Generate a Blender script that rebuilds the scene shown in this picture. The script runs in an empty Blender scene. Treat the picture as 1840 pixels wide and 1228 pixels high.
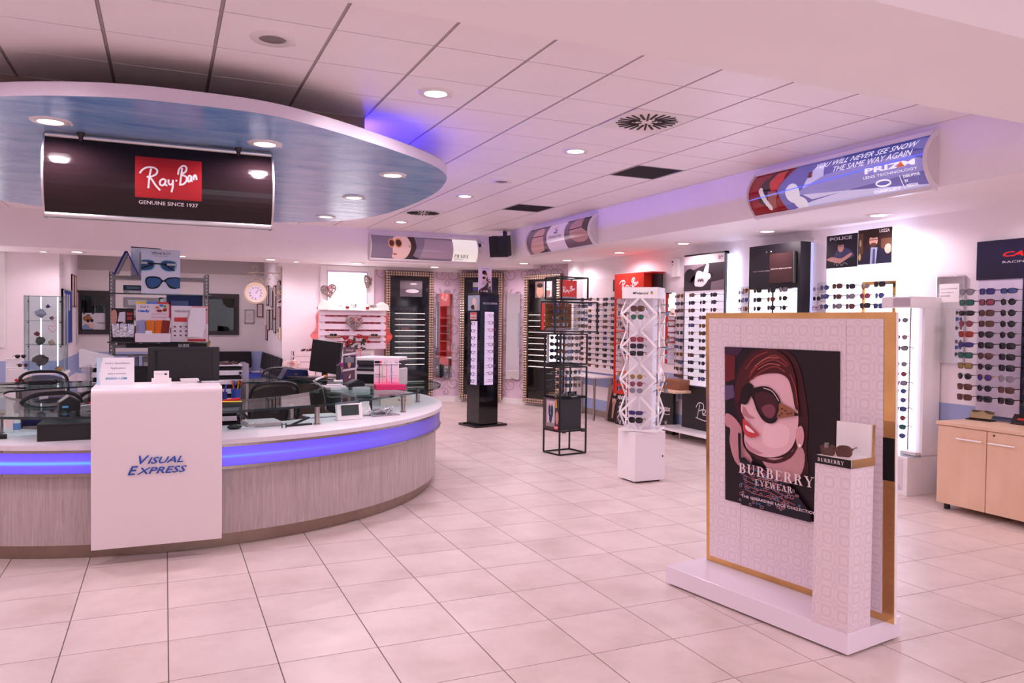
import bpy, bmesh, math, random
from math import sin, cos, pi, radians as R
from mathutils import Vector, Matrix
from mathutils.geometry import tessellate_polygon
random.seed(7)
sc = bpy.context.scene
COL = sc.collection
# ------------------------------------------------------------------ camera
F_PX, PITCH, ROLL, YAW, CAM_H = 1399.6, -.0245, .0121, .4197, 1.65
fw = Vector((sin(YAW)*cos(PITCH), cos(YAW)*cos(PITCH), sin(PITCH)))
rt = Vector((cos(YAW), -sin(YAW), 0)); up = rt.cross(fw)
ex = cos(ROLL)*rt + sin(ROLL)*up; ey = -sin(ROLL)*rt + cos(ROLL)*up
cd = bpy.data.cameras.new('camera'); cam = bpy.data.objects.new('camera', cd); COL.objects.link(cam)
m = Matrix((ex, ey, -fw)).transposed().to_4x4(); m.translation = (0, 0, CAM_H)
cam.matrix_world = m
cd.sensor_width = 36; cd.lens = F_PX/1840*36; cd.clip_start = .05; cd.clip_end = 100
sc.camera = cam
# ------------------------------------------------------------------ world, exposure
w = bpy.data.worlds.new('world'); sc.world = w; w.use_nodes = True
bg = w.node_tree.nodes['Background']; bg.inputs[0].default_value = (.84, .72, .84, 1); bg.inputs[1].default_value = 4.0
vs = sc.view_settings; vs.view_transform = 'Standard'; vs.look = 'None'; vs.gamma = 1; vs.use_curve_mapping = False
vs.exposure = -0.50
LAMP_W = 24.0           # watts per ceiling downlight
LAMP_C = (1, .80, .88)
sc.cycles.use_denoising = True; sc.cycles.use_adaptive_sampling = True; sc.cycles.adaptive_threshold = .12
sc.cycles.max_bounces = 8; sc.cycles.diffuse_bounces = 6; sc.cycles.glossy_bounces = 4; sc.cycles.transmission_bounces = 6
sc.cycles.transparent_max_bounces = 12; sc.cycles.sample_clamp_indirect = 4; sc.cycles.blur_glossy = 1
sc.cycles.caustics_reflective = False; sc.cycles.caustics_refractive = False
# ------------------------------------------------------------------ materials
MATS = {}
def srgb(c):
    return tuple(((x/255)/12.92 if x/255 <= .04045 else ((x/255+.055)/1.055)**2.4) for x in c)
def mat(name, col, rough=.5, metal=0., emit=0., ecol=None, spec=.5, alpha=1., var=0., vscale=6., trans=0., bump=0., bscale=40., coat=0., stretch=None, col2=None):
    """procedural principled material; var = noise colour variation, stretch = grain direction scale"""
    if name in MATS: return MATS[name]
    mt = bpy.data.materials.new(name); mt.use_nodes = True; nt = mt.node_tree; N = nt.nodes; L = nt.links
    b = N['Principled BSDF']; c = (*srgb(col), 1)
    b.inputs['Base Color'].default_value = c; b.inputs['Roughness'].default_value = rough
    b.inputs['Metallic'].default_value = metal; b.inputs['Specular IOR Level'].default_value = spec
    b.inputs['Alpha'].default_value = alpha; b.inputs['Transmission Weight'].default_value = trans
    b.inputs['Coat Weight'].default_value = coat
    if emit:
        b.inputs['Emission Color'].default_value = (*srgb(ecol or col), 1); b.inputs['Emission Strength'].default_value = emit
    if var or bump:
        tc = N.new('ShaderNodeTexCoord'); mp = N.new('ShaderNodeMapping'); L.new(tc.outputs['Object'], mp.inputs[0])
        if stretch: mp.inputs['Scale'].default_value = stretch
        nz = N.new('ShaderNodeTexNoise'); nz.inputs['Scale'].default_value = vscale; nz.inputs['Detail'].default_value = 6
        L.new(mp.outputs[0], nz.inputs['Vector'])
        if var:
            rp = N.new('ShaderNodeValToRGB'); rp.color_ramp.elements[0].position = .3; rp.color_ramp.elements[1].position = .7
            c2 = (*srgb(col2), 1) if col2 else tuple(min(1, x*(1+var)) for x in c[:3])+(1,)
            c1 = c if col2 else tuple(x*(1-var) for x in c[:3])+(1,)
            rp.color_ramp.elements[0].color = c1; rp.color_ramp.elements[1].color = c2
            L.new(nz.outputs['Fac'], rp.inputs[0]); L.new(rp.outputs[0], b.inputs['Base Color'])
        if bump:
            n2 = N.new('ShaderNodeTexNoise'); n2.inputs['Scale'].default_value = bscale; L.new(mp.outputs[0], n2.inputs['Vector'])
            bp = N.new('ShaderNodeBump'); bp.inputs['Strength'].default_value = bump; bp.inputs['Distance'].default_value = .01
            L.new(n2.outputs['Fac'], bp.inputs['Height']); L.new(bp.outputs[0], b.inputs['Normal'])
    MATS[name] = mt; return mt
def flat(col, rough=.45, spec=.3):
    return mat('print_%d_%d_%d' % tuple(col), col, rough, spec=spec)
WHITE = mat('white_lacquer', (240, 236, 236), .3, var=.02)
WALL = mat('white_wall_paint', (247, 239, 243), .7, var=.02, vscale=2)
PINKW = mat('warm_white_plaster', (247, 240, 241), .75, var=.02, vscale=1.5)
BLACK = mat('black_plastic', (18, 17, 20), .4, var=.15)
GLOSSBLK = mat('gloss_black_lacquer', (10, 9, 13), .08, coat=.3)
CHROME = mat('brushed_steel', (164, 154, 148), .25, 1, var=.06, vscale=30, stretch=(1, 1, 8))
ALU = mat('satin_aluminium', (205, 200, 202), .35, .85, var=.03)
DKMETAL = mat('dark_gunmetal', (60, 56, 58), .35, .8, var=.08)
BLKMETAL = mat('black_powder_coat', (20, 19, 21), .45, .3)
RED = mat('signal_red', (206, 44, 26), .35, var=.03)
def thin_glass(name, tint, rough=.02, extra=.04):
    if name in MATS: return MATS[name]
    mt = bpy.data.materials.new(name); mt.use_nodes = True; N, L = mt.node_tree.nodes, mt.node_tree.links
    N.remove(N['Principled BSDF']); tr = N.new('ShaderNodeBsdfTransparent'); gs = N.new('ShaderNodeBsdfGlossy'); mx = N.new('ShaderNodeMixShader'); fr = N.new('ShaderNodeFresnel'); ad = N.new('ShaderNodeMath')
    tr.inputs[0].default_value = (*srgb(tint), 1); gs.inputs['Roughness'].default_value = rough; fr.inputs[0].default_value = 1.5; ad.inputs[1].default_value = extra
    lw = N.new('ShaderNodeLayerWeight'); lw.inputs[0].default_value = .5; pw_ = N.new('ShaderNodeMath'); pw_.operation = 'POWER'; pw_.inputs[1].default_value = 5; L.new(lw.outputs['Facing'], pw_.inputs[0])
    ml = N.new('ShaderNodeMath'); ml.operation = 'MULTIPLY'; ml.inputs[1].default_value = .30; L.new(pw_.outputs[0], ml.inputs[0]); N.remove(fr); L.new(ml.outputs[0], ad.inputs[0])
    L.new(ad.outputs[0], mx.inputs[0]); L.new(tr.outputs[0], mx.inputs[1]); L.new(gs.outputs[0], mx.inputs[2]); L.new(mx.outputs[0], N['Material Output'].inputs[0])
    MATS[name] = mt; return mt
GLASSEDGE = thin_glass('clear_acrylic', (240, 244, 246), .04, .08)
# ------------------------------------------------------------------ mesh helpers
class MB:
    def __init__(s): s.v = []; s.f = []
    def quad(s, a, b, c, d): n = len(s.v); s.v += [tuple(a), tuple(b), tuple(c), tuple(d)]; s.f.append((n, n+1, n+2, n+3)); return s
    def box(s, c, d, rz=0., ry=0., rx=0.):
        hx, hy, hz = d[0]/2, d[1]/2, d[2]/2; n = len(s.v)
        M = Matrix.Rotation(rz, 3, 'Z') @ Matrix.Rotation(ry, 3, 'Y') @ Matrix.Rotation(rx, 3, 'X')
        for x in (-hx, hx):
            for y in (-hy, hy):
                for z in (-hz, hz): s.v.append(tuple(M @ Vector((x, y, z)) + Vector(c)))
        s.f += [tuple(n+i for i in q) for q in ((0, 1, 3, 2), (4, 6, 7, 5), (0, 4, 5, 1), (2, 3, 7, 6), (0, 2, 6, 4), (1, 5, 7, 3))]
        return s
    def bb(s, a, b): return s.box([(a[i]+b[i])/2 for i in range(3)], [abs(b[i]-a[i]) for i in range(3)])
    def prism(s, pts, z0, z1):
        """extrude xy polygon (ccw) between z0 and z1"""
        n = len(s.v); k = len(pts)
        s.v += [(x, y, z0) for x, y in pts] + [(x, y, z1) for x, y in pts]
        for i in range(k): s.f.append((n+i, n+(i+1) % k, n+k+(i+1) % k, n+k+i))
        for t in tessellate_polygon([[Vector((x, y, 0)) for x, y in pts]]):
            s.f.append((n+k+t[0], n+k+t[1], n+k+t[2])); s.f.append((n+t[2], n+t[1], n+t[0]))
        return s
    def tube(s, pts, r, seg=8, cap=True, closed=False):
        P = [Vector(p) for p in pts]; n0 = len(s.v); k = len(P); rr = r if hasattr(r, '__len__') else [r]*k
        prev = None
        for i, p in enumerate(P):
            if closed: d = P[(i+1) % k]-P[i-1]
            else: d = P[min(i+1, k-1)]-P[max(i-1, 0)]
            if d.length < 1e-9: d = Vector((0, 0, 1))
            d.normalize()
            if prev is None: a = d.orthogonal().normalized()
            else:
                a = prev - d*prev.dot(d); a = a.normalized() if a.length > 1e-6 else d.orthogonal().normalized()
            prev = a; b = d.cross(a)
            for j in range(seg):
                t = 2*pi*j/seg; s.v.append(tuple(p+rr[i]*(cos(t)*a+sin(t)*b)))
        for i in range(k if closed else k-1):
            for j in range(seg):
                i2 = (i+1) % k
                s.f.append((n0+i*seg+j, n0+i*seg+(j+1) % seg, n0+i2*seg+(j+1) % seg, n0+i2*seg+j))
        if cap and not closed:
            s.f.append(tuple(n0+j for j in reversed(range(seg)))); s.f.append(tuple(n0+(k-1)*seg+j for j in range(seg)))
        return s
    def cyl(s, c, r, z0, z1, seg=16): return s.lathe([(r, z0), (r, z1)], seg, c, True)
    def lathe(s, prof, seg=16, c=(0, 0), cap=False):
        n = len(s.v); k = len(prof)
        for (r, z) in prof:
            for j in range(seg): t = 2*pi*j/seg; s.v.append((c[0]+r*cos(t), c[1]+r*sin(t), z))
        for i in range(k-1):
            for j in range(seg): s.f.append((n+i*seg+j, n+i*seg+(j+1) % seg, n+(i+1)*seg+(j+1) % seg, n+(i+1)*seg+j))
        if cap:
            s.f.append(tuple(n+j for j in reversed(range(seg)))); s.f.append(tuple(n+(k-1)*seg+j for j in range(seg)))
        return s
    def ball(s, c, r, seg=10, rings=6):
        r = r if hasattr(r, '__len__') else (r, r, r); n = len(s.v)
        for i in range(rings+1):
            a = -pi/2+pi*i/rings
            for j in range(seg): t = 2*pi*j/seg; s.v.append((c[0]+r[0]*cos(a)*cos(t), c[1]+r[1]*cos(a)*sin(t), c[2]+r[2]*sin(a)))
        for i in range(rings):
            for j in range(seg): s.f.append((n+i*seg+j, n+i*seg+(j+1) % seg, n+(i+1)*seg+(j+1) % seg, n+(i+1)*seg+j))
        return s
    def mesh(s, name, smooth=False):
        me = bpy.data.meshes.new(name); me.from_pydata(s.v, [], s.f)
        bm = bmesh.new(); bm.from_mesh(me); bmesh.ops.remove_doubles(bm, verts=bm.verts, dist=1e-6)
        bmesh.ops.recalc_face_normals(bm, faces=bm.faces); bm.to_mesh(me); bm.free()
        if smooth:
            for p in me.polygons: p.use_smooth = True
            me.set_sharp_from_angle(angle=R(40))
        return me
def link(name, me, m=None, parent=None, bevel=0.):
    o = bpy.data.objects.new(name, me); COL.objects.link(o)
    if m is not None and not me.materials: me.materials.append(m)
    if parent: o.parent = parent
    if bevel:
        md = o.modifiers.new('bevel', 'BEVEL'); md.width = bevel; md.segments = 2; md.limit_method = 'ANGLE'
    return o
def obj(name, mb, m, parent=None, smooth=False, bevel=0., stuff=False):
    o = link(name, mb.mesh(name, smooth), m, parent, bevel)
    if stuff: o['kind'] = 'stuff'
    return o
def tag(o, label, cat, group=None, kind=None):
    if label: o['label'] = label
    if cat: o['category'] = cat
    if group: o['group'] = group
    if kind: o['kind'] = kind
    return o
def struct(name, mb, m, smooth=False, label=None, cat=None):
    o = obj(name, mb, m, None, smooth); o['kind'] = 'structure'
    if label: tag(o, label, cat)
    return o
def thing(name, label, cat, loc=(0, 0, 0), rz=0., group=None):
    o = bpy.data.objects.new(name, None); COL.objects.link(o); o.empty_display_size = .1
    o.location = loc; o.rotation_euler = (0, 0, rz); return tag(o, label, cat, group)
def dup(o, parent=None):
    c = o.copy(); COL.objects.link(c); c.parent = parent
    for ch in o.children: dup(ch, c)
    return c
def smoothc(pts, n=4, closed=True):
    """catmull-rom through 2d/3d points"""
    P = [Vector(p) for p in pts]; k = len(P); out = []
    for i in range(k if closed else k-1):
        p0, p1, p2, p3 = (P[(i-1) % k], P[i], P[(i+1) % k], P[(i+2) % k]) if closed else (P[max(i-1, 0)], P[i], P[i+1], P[min(i+2, k-1)])
        for j in range(n):
            t = j/n; out.append(.5*((2*p1)+(p2-p0)*t+(2*p0-5*p1+4*p2-p3)*t*t+(3*p1-p0-3*p2+p3)*t**3))
    if not closed: out.append(P[-1])
    return [tuple(p) for p in out]
# ------------------------------------------------------------------ flat print on boards and curved boxes
def bm2d(polys):
    bm = bmesh.new()
    for poly in polys:
        vs_ = [bm.verts.new((p[0], p[1], 0)) for p in poly]
        for t in tessellate_polygon([[Vector((p[0], p[1], 0)) for p in poly]]):
            try: bm.faces.new([vs_[i] for i in t])
            except ValueError: pass
    return bm
def text2d(s, u0, v0, w, h=None, shear=0., bold=0., align='L'):
    cu = bpy.data.curves.new('t', 'FONT'); cu.body = s; cu.size = 1; cu.shear = shear; cu.offset = bold; cu.resolution_u = 2
    o = bpy.data.objects.new('t', cu); COL.objects.link(o)
    dg = bpy.context.evaluated_depsgraph_get(); me = bpy.data.meshes.new_from_object(o.evaluated_get(dg))
    bpy.data.objects.remove(o); bpy.data.curves.remove(cu)
    bm = bmesh.new(); bm.from_mesh(me); bpy.data.meshes.remove(me)
    xs = [v.co.x for v in bm.verts]; ys = [v.co.y for v in bm.verts]
    x0, x1, y0, y1 = min(xs), max(xs), min(ys), max(ys); sx = w/(x1-x0); sy = h/(y1-y0) if h else sx
    for v in bm.verts: v.co = Vector((u0+(v.co.x-x0)*sx, v0+(v.co.y-y0)*sy, 0))
    return bm
def stroke2d(lines, t):
    """polylines with round-ish width t (float or per-line list)"""
    polys = []
    for li, L in enumerate(lines):
        tt = t[li] if hasattr(t, '__len__') else t
        P = [Vector((p[0], p[1])) for p in L]; a = []; b = []
        for i, p in enumerate(P):
            d = (P[min(i+1, len(P)-1)]-P[max(i-1, 0)]); d = d.normalized() if d.length else Vector((1, 0)); n = Vector((-d.y, d.x))*tt/2
            a.append(p+n); b.append(p-n)
        for i in range(len(P)-1): polys.append([a[i], a[i+1], b[i+1], b[i]])
    bm = bmesh.new()
    for q in polys:
        try: bm.faces.new([bm.verts.new((p.x, p.y, 0)) for p in q])
        except ValueError: pass
    return bm
def ell(cx, cy, rx, ry, n=20, a0=0, a1=2*pi, rot=0):
    out = []
    full = abs(a1-a0-2*pi) < 1e-6
    for i in range(n if full else n+1):
        t = a0+(a1-a0)*i/n; x, y = rx*cos(t), ry*sin(t); out.append((cx+x*cos(rot)-y*sin(rot), cy+x*sin(rot)+y*cos(rot)))
    return out
def rect(x0, y0, x1, y1): return [(x0, y0), (x1, y0), (x1, y1), (x0, y1)]
SERIF = {  # S stem, H hairline bar, A arc, D diagonal, T thin stem
 'B': (.74, [('S', .1), ('H', 0, .4, .975), ('H', 0, .4, .025), ('H', .2, .4, .51), ('A', .36, .745, .25, .255, -90, 90), ('A', .38, .27, .31, .27, -90, 90)]),
 'U': (.84, [('S', .1, .3, 1), ('T', .62, .3, 1), ('H', 0, .36, .975), ('H', .52, .78, .975), ('A', .385, .3, .285, .3, 180, 360)]),
 'R': (.82, [('S', .1), ('H', 0, .38, .025), ('H', 0, .4, .975), ('H', .2, .4, .49), ('A', .36, .735, .28, .265, -90, 90), ('D', .36, .5, .60, 0, .18), ('H', .52, .82, .025)]),
 'E': (.70, [('S', .1), ('H', 0, .62, .975), ('H', 0, .64, .025), ('H', .2, .45, .51), ('T', .58, .78, 1), ('T', .6, 0, .24), ('T', .42, .4, .62)]),
 'Y': (.84, [('D', .04, 1, .36, .45, .18), ('D', .72, 1, .46, .45, .05), ('S', .36, 0, .48), ('H', -.02, .34, .975), ('H', .58, .86, .975), ('H', .26, .62, .025)]),
 'W': (1.12, [('D', .04, 1, .28, 0, .17), ('D', .55, 1, .36, 0, .05), ('D', .46, 1, .70, 0, .17), ('D', .98, 1, .78, 0, .05), ('H', -.02, .3, .975), ('H', .42, .68, .975), ('H', .88, 1.1, .975)]),
 'A': (.86, [('D', .30, 1, .58, 0, .18), ('D', .36, 1, .1, 0, .05), ('H', .2, .58, .34), ('H', 0, .26, .025), ('H', .5, .88, .025)]),
 'P': (.68, [('S', .1), ('H', 0, .38, .025), ('H', 0, .4, .975), ('H', .2, .4, .45), ('A', .36, .715, .28, .285, -90, 90)]),
 'D': (.80, [('S', .1), ('H', 0, .36, .025), ('H', 0, .36, .975), ('A', .32, .5, .42, .5, -90, 90)]),
 ' ': (.4, [])}
def serif2d(s, u0, v0, w, h, gap=.12):
    tot = sum(SERIF[c][0]+gap for c in s)-gap; k = w/tot; x = 0; polys = []
    for c in s:
        W, el = SERIF[c]
        for e in el:
            if e[0] == 'S': y0, y1 = (e[2], e[3]) if len(e) > 2 else (0, 1); polys.append(rect(x+e[1], y0, x+e[1]+.17, y1))
            if e[0] == 'T': polys.append(rect(x+e[1], e[2], x+e[1]+.055, e[3]))
            if e[0] == 'H': polys.append(rect(x+e[1], e[3]-.028, x+e[2], e[3]+.028))
            if e[0] == 'D': polys.append([(x+e[1], e[2]), (x+e[3], e[4]), (x+e[3]+e[5], e[4]), (x+e[1]+e[5], e[2])])
            if e[0] == 'A':
                n = 12
                for i in range(n):
                    q = []
                    for j, r_ in ((i, 0), (i+1, 0), (i+1, 1), (i, 1)):
                        t = R(e[5]+(e[6]-e[5])*j/n); rx, ry = (e[3], e[4]) if not r_ else (e[3]-.17, e[4]-.055); q.append((x+e[1]+rx*cos(t), e[2]+ry*sin(t)))
                    polys.append(q)
        x += W+gap
    return bm2d([[(u0+p[0]*k, v0+p[1]*h) for p in q] for q in polys])
RB = [[(0, .60), (.05, .74), (.14, .84), (.25, .84), (.31, .74), (.28, .60), (.19, .51), (.13, .50), (.20, .44), (.28, .22), (.36, .06)],
      [(.20, .80), (.17, .50), (.15, .10)],
      [(.46, .42), (.41, .46), (.36, .38), (.36, .26), (.41, .24), (.45, .34), (.46, .44), (.45, .28), (.49, .24)],
      [(.51, .46), (.51, .34), (.54, .28), (.58, .34), (.59, .46)], [(.59, .46), (.585, .2), (.56, .02)],
      [(.635, .44), (.665, .44)],
      [(.755, .92), (.735, .60), (.715, .30)],
      [(.68, .66), (.70, .86), (.77, 1.0), (.83, .96), (.82, .80), (.74, .66), (.82, .62), (.835, .48), (.78, .34), (.70, .30)],
      [(.925, .62), (.885, .66), (.86, .54), (.868, .44), (.90, .47), (.925, .64), (.922, .48), (.945, .47)],
      [(.965, .68), (.962, .50)], [(.965, .60), (.99, .70), (1.01, .64), (1.02, .52)]]
def script2d(u0, v0, w, h, t):
    L = [[(u0+p[0]*w, v0+p[1]*h) for p in (smoothc(l, 4, False) if len(l) > 2 else l)] for l in RB]
    return stroke2d(L, t)
class Board:
    """a flat (or bulging) panel; local x right, z up, viewer on the -y side, origin bottom-left"""
    def __init__(s, name, label, cat, loc, rz, w, h, th=.01, m=None, group=None, bulge=0., parent=None, base='panel', lean=0.):
        if parent: s.o = bpy.data.objects.new(name, None); COL.objects.link(s.o); s.o.location = loc; s.o.rotation_euler = (0, 0, rz); s.o.parent = parent
        else: s.o = thing(name, label, cat, loc, rz, group)
        if lean: s.o.rotation_euler = (lean, 0, rz)
        s.w, s.h, s.th, s.bulge, s.k = w, h, th, bulge, 0
        if m is not None:
            if bulge: s.art_bm(base, bm2d([rect(0, 0, w, h)]), m, 0)
            else: obj(base, MB().bb((0, -th, 0), (w, 0, h)), m, s.o)
    def map(s, u, v, off):
        y = -s.th
        if s.bulge: y -= s.bulge*(1-(2*v/s.h-1)**2)
        return (u, y-off, v)
    def art_bm(s, name, bm, m, lift=None):
        if lift is None: s.k += 1; lift = .0008*s.k
        # clip to the panel
        for co, no in (((0, 0, 0), (-1, 0, 0)), ((s.w, 0, 0), (1, 0, 0)), ((0, 0, 0), (0, -1, 0)), ((0, s.h, 0), (0, 1, 0))):
            bmesh.ops.bisect_plane(bm, geom=bm.verts[:]+bm.edges[:]+bm.faces[:], plane_co=co, plane_no=no, clear_outer=True)
        if s.bulge:
            for i in range(1, 16):
                bmesh.ops.bisect_plane(bm, geom=bm.verts[:]+bm.edges[:]+bm.faces[:], plane_co=(0, s.h*i/16, 0), plane_no=(0, 1, 0))
        for v in bm.verts: v.co = Vector(s.map(v.co.x, v.co.y, lift))
        for f in bm.faces:
            f.normal_update()
            if f.normal.y > 0: f.normal_flip()
        me = bpy.data.meshes.new(name); bm.to_mesh(me); bm.free()
        return link(name, me, m, s.o)
    def poly(s, name, polys, col, norm=True, sm=0):
        """polys in 0..1 panel coordinates (norm) ; sm = spline smoothing"""
        if polys and not hasattr(polys[0][0], '__len__'): polys = [polys]
        ps = [smoothc(p, sm) if sm else p for p in polys]
        if norm: ps = [[(p[0]*s.w, p[1]*s.h) for p in q] for q in ps]
        o = s.art_bm(name, bm2d(ps), col if not isinstance(col, tuple) else flat(col))
        if len(ps) > 1: o['kind'] = 'stuff'
        return o
    def text(s, t, u, v, w, h=None, col=(255, 255, 255), shear=0., bold=0., name='lettering'):
        return s.art_bm(name, text2d(t, u*s.w, v*s.h, w*s.w, h*s.h if h else None, shear, bold), col if not isinstance(col, tuple) else flat(col))
    def serif(s, t, u, v, w, h, col=(255, 255, 255)):
        return s.art_bm('lettering', serif2d(t, u*s.w, v*s.h, w*s.w, h*s.h), col if not isinstance(col, tuple) else flat(col))
    def strokes(s, name, lines, t, col):
        o = s.art_bm(name, stroke2d([[(p[0]*s.w, p[1]*s.h) for p in l] for l in lines], t), col if not isinstance(col, tuple) else flat(col))
        if len(lines) > 1: o['kind'] = 'stuff'
        return o
    def script(s, u, v, w, h, t, col=(245, 240, 240)):
        return s.art_bm('script_lettering', script2d(u*s.w, v*s.h, w*s.w, h*s.h, t), flat(col))
ORD = ['first', 'second', 'third', 'fourth', 'fifth', 'sixth', 'seventh', 'eighth', 'ninth', 'tenth', 'eleventh', 'twelfth', 'thirteenth', 'fourteenth', 'fifteenth']
RW = -pi/2     # boards on the right wall face -x
# ================================================================== SETTING
CEIL, SOF_R, SOF_B, WX, BY = 3.295, 2.785, 2.715, 7.05, 15.2
def nodes(name, rough=.5, spec=.5):
    mt = mat(name, (200, 200, 200), rough, spec=spec); nt = mt.node_tree
    return mt, nt.nodes, nt.links, nt.nodes['Principled BSDF']
def ramp(N, L, src, stops):
    r = N.new('ShaderNodeValToRGB'); e = r.color_ramp.elements
    while len(e) < len(stops): e.new(.5)
    for i, (p, c) in enumerate(stops): e[i].position = p; e[i].color = (*srgb(c), 1)
    L.new(src, r.inputs[0]); return r.outputs[0]
def tile_mat():
    mt, N, L, b = nodes('porcelain_tile', .32)
    g = N.new('ShaderNodeNewGeometry'); oi = N.new('ShaderNodeObjectInfo'); n = N.new('ShaderNodeTexNoise'); n.inputs['Scale'].default_value = 2.2; n.inputs['Detail'].default_value = 7; n.inputs['Roughness'].default_value = .6
    add = N.new('ShaderNodeVectorMath'); add.operation = 'ADD'; mul = N.new('ShaderNodeVectorMath'); mul.operation = 'SCALE'
    cmb = N.new('ShaderNodeCombineXYZ'); L.new(oi.outputs['Random'], cmb.inputs[0]); L.new(oi.outputs['Random'], cmb.inputs[1]); L.new(cmb.outputs[0], mul.inputs[0]); mul.inputs['Scale'].default_value = 40
    L.new(g.outputs['Position'], add.inputs[0]); L.new(mul.outputs[0], add.inputs[1]); L.new(add.outputs[0], n.inputs['Vector'])
    c = ramp(N, L, n.outputs['Fac'], [(.3, (205, 188, 179)), (.5, (221, 205, 198)), (.72, (231, 216, 210))])
    L.new(c, b.inputs['Base Color'])
    n2 = N.new('ShaderNodeTexNoise'); n2.inputs['Scale'].default_value = 9; L.new(add.outputs[0], n2.inputs['Vector'])
    mr = N.new('ShaderNodeMapRange'); mr.inputs[3].default_value = .22; mr.inputs[4].default_value = .5; L.new(n2.outputs['Fac'], mr.inputs[0]); L.new(mr.outputs[0], b.inputs['Roughness'])
    return mt
TILE_M = tile_mat()
def stripe_wall(name, base, bands):
    mt, N, L, b = nodes(name, .7); g = N.new('ShaderNodeNewGeometry'); s = N.new('ShaderNodeSeparateXYZ'); L.new(g.outputs['Position'], s.inputs[0])
    r = N.new('ShaderNodeValToRGB'); r.color_ramp.interpolation = 'CONSTANT'; e = r.color_ramp.elements
    while len(e) < len(bands): e.new(.5)
    for i, (z, c) in enumerate(bands): e[i].position = z/4; e[i].color = (*srgb(c), 1)
    d = N.new('ShaderNodeMath'); d.operation = 'DIVIDE'; d.inputs[1].default_value = 4; L.new(s.outputs['Z'], d.inputs[0]); L.new(d.outputs[0], r.inputs[0]); L.new(r.outputs[0], b.inputs['Base Color'])
    return mt
WH = (244, 236, 240); BL = (158, 174, 214)
STRIPED = stripe_wall('white_wall_with_blue_bands', WH, [(0, (150, 135, 125)), (.1, BL), (.29, WH), (.53, BL), (.9, WH)])
GREYBAND = stripe_wall('grey_alcove_wall', WH, [(0, (150, 135, 125)), (.1, WH), (.5, BL), (.93, (222, 216, 216)), (2.62, (186, 178, 178))])
def damask():
    mt, N, L, b = nodes('lilac_damask_wallpaper', .5)
    g = N.new('ShaderNodeNewGeometry'); mp = N.new('ShaderNodeMapping'); L.new(g.outputs['Position'], mp.inputs[0]); mp.inputs['Scale'].default_value = (1, 1, 1)
    n = N.new('ShaderNodeTexNoise'); n.inputs['Scale'].default_value = 5; L.new(mp.outputs[0], n.inputs['Vector'])
    c = ramp(N, L, n.outputs['Fac'], [(.3, (218, 192, 212)), (.7, (226, 202, 218))])
    L.new(c, b.inputs['Base Color']); return mt
DAMASK = damask()
# floor: each of the nearest tiles is its own piece, the far ones are joined
T = .48375; GX, GY = .0388*T, 10.909*T
fl = struct('floor', MB().bb((-4.4, -3.6, -.06), (7.2, 18.4, -.004)), mat('grey_grout', (120, 108, 100), .8))
tm_ = MB().box((0, 0, -.004), (T-.006, T-.006, .008)).mesh('tile'); tm_.materials.append(TILE_M)
cells = []
for i in range(-10, 16):
    for j in range(-19, 28):
        x, y = GX+(i+.5)*T, GY+(j+.5)*T
        if x < -4.4 or x > WX+.1 or y < -3.4 or y > 18.4: continue
        d = Vector((x, y, -CAM_H)); zc = d.dot(fw)
        vis = zc > .5 and abs(d.dot(ex)/zc) < .70 and abs(d.dot(ey)/zc) < .47
        cells.append(((0 if vis else 100)+d.length, x, y))
cells.sort(); far = MB()
for k, (d, x, y) in enumerate(cells):
    if k < 300: t = link('tile', tm_, None, fl); t.location = (x, y, 0)
    else: far.box((x, y, -.004), (T-.006, T-.006, .008))
obj('far_tiles', far, TILE_M, fl, stuff=True)
# ceiling: metal panels in a grid
CPAN = mat('satin_white_ceiling_panel', (249, 242, 245), .42, spec=.4, var=.012, vscale=3)
ce = struct('ceiling', MB().bb((-4.4, 3.3, CEIL+.035), (5.72, 14, CEIL+.1)), mat('grey_ceiling_track', (120, 108, 106), .6))
cp = MB().box((0, 0, .008), (.579, .589, .016)).mesh('panel'); cp.materials.append(CPAN)
CX = lambda i: (i+.5-.5392)*.6
CY = lambda k: (k+.5+7.469)*.6
holes = {(6, 1), (6, 11), (8, 4), (8, 9)}
for i in range(-6, 10):
    for k in range(-2, 16):
        x, y = CX(i), CY(k)
        if (i, k) in holes: continue
        if x > 5.5 or y > 13.95 or y < 3.2: continue
        p = link('panel', cp, None, ce); p.location = (x, y, CEIL)
obj('edge_strip', MB().bb((5.68, 3.3, CEIL), (5.72, 14, CEIL+.016)).bb((-4.4, 13.73, CEIL+.001), (5.7, 13.95, CEIL+.015)), CPAN, ce)
trk = MB()
for i in range(-7, 10): trk.bb((CX(i)+.292, 3.3, CEIL+.004), (CX(i)+.308, 14, CEIL+.03))
obj('track', trk, mat('light_grey_track', (176, 164, 164), .5, .3), ce)
# beam in front of the grid, ceiling nearer than the beam
struct('trim_1', MB().bb((-4.4, 2.4, 3.015), (7.2, 3.38, 3.5)), PINKW, label='wide plain white ceiling beam across the top right corner', cat='beam')
struct('ceiling_front', MB().bb((-4.4, -3.6, CEIL), (7.2, 2.4, CEIL+.1)), PINKW)
# soffits
struct('wall_right_soffit', MB().bb((5.70, -3.6, SOF_R), (7.2, 13.9, CEIL+.1)), WALL)
struct('wall_back_soffit', MB().bb((-4.4, 13.9, SOF_B), (7.2, 15.2, CEIL+.1)), WALL)
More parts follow.
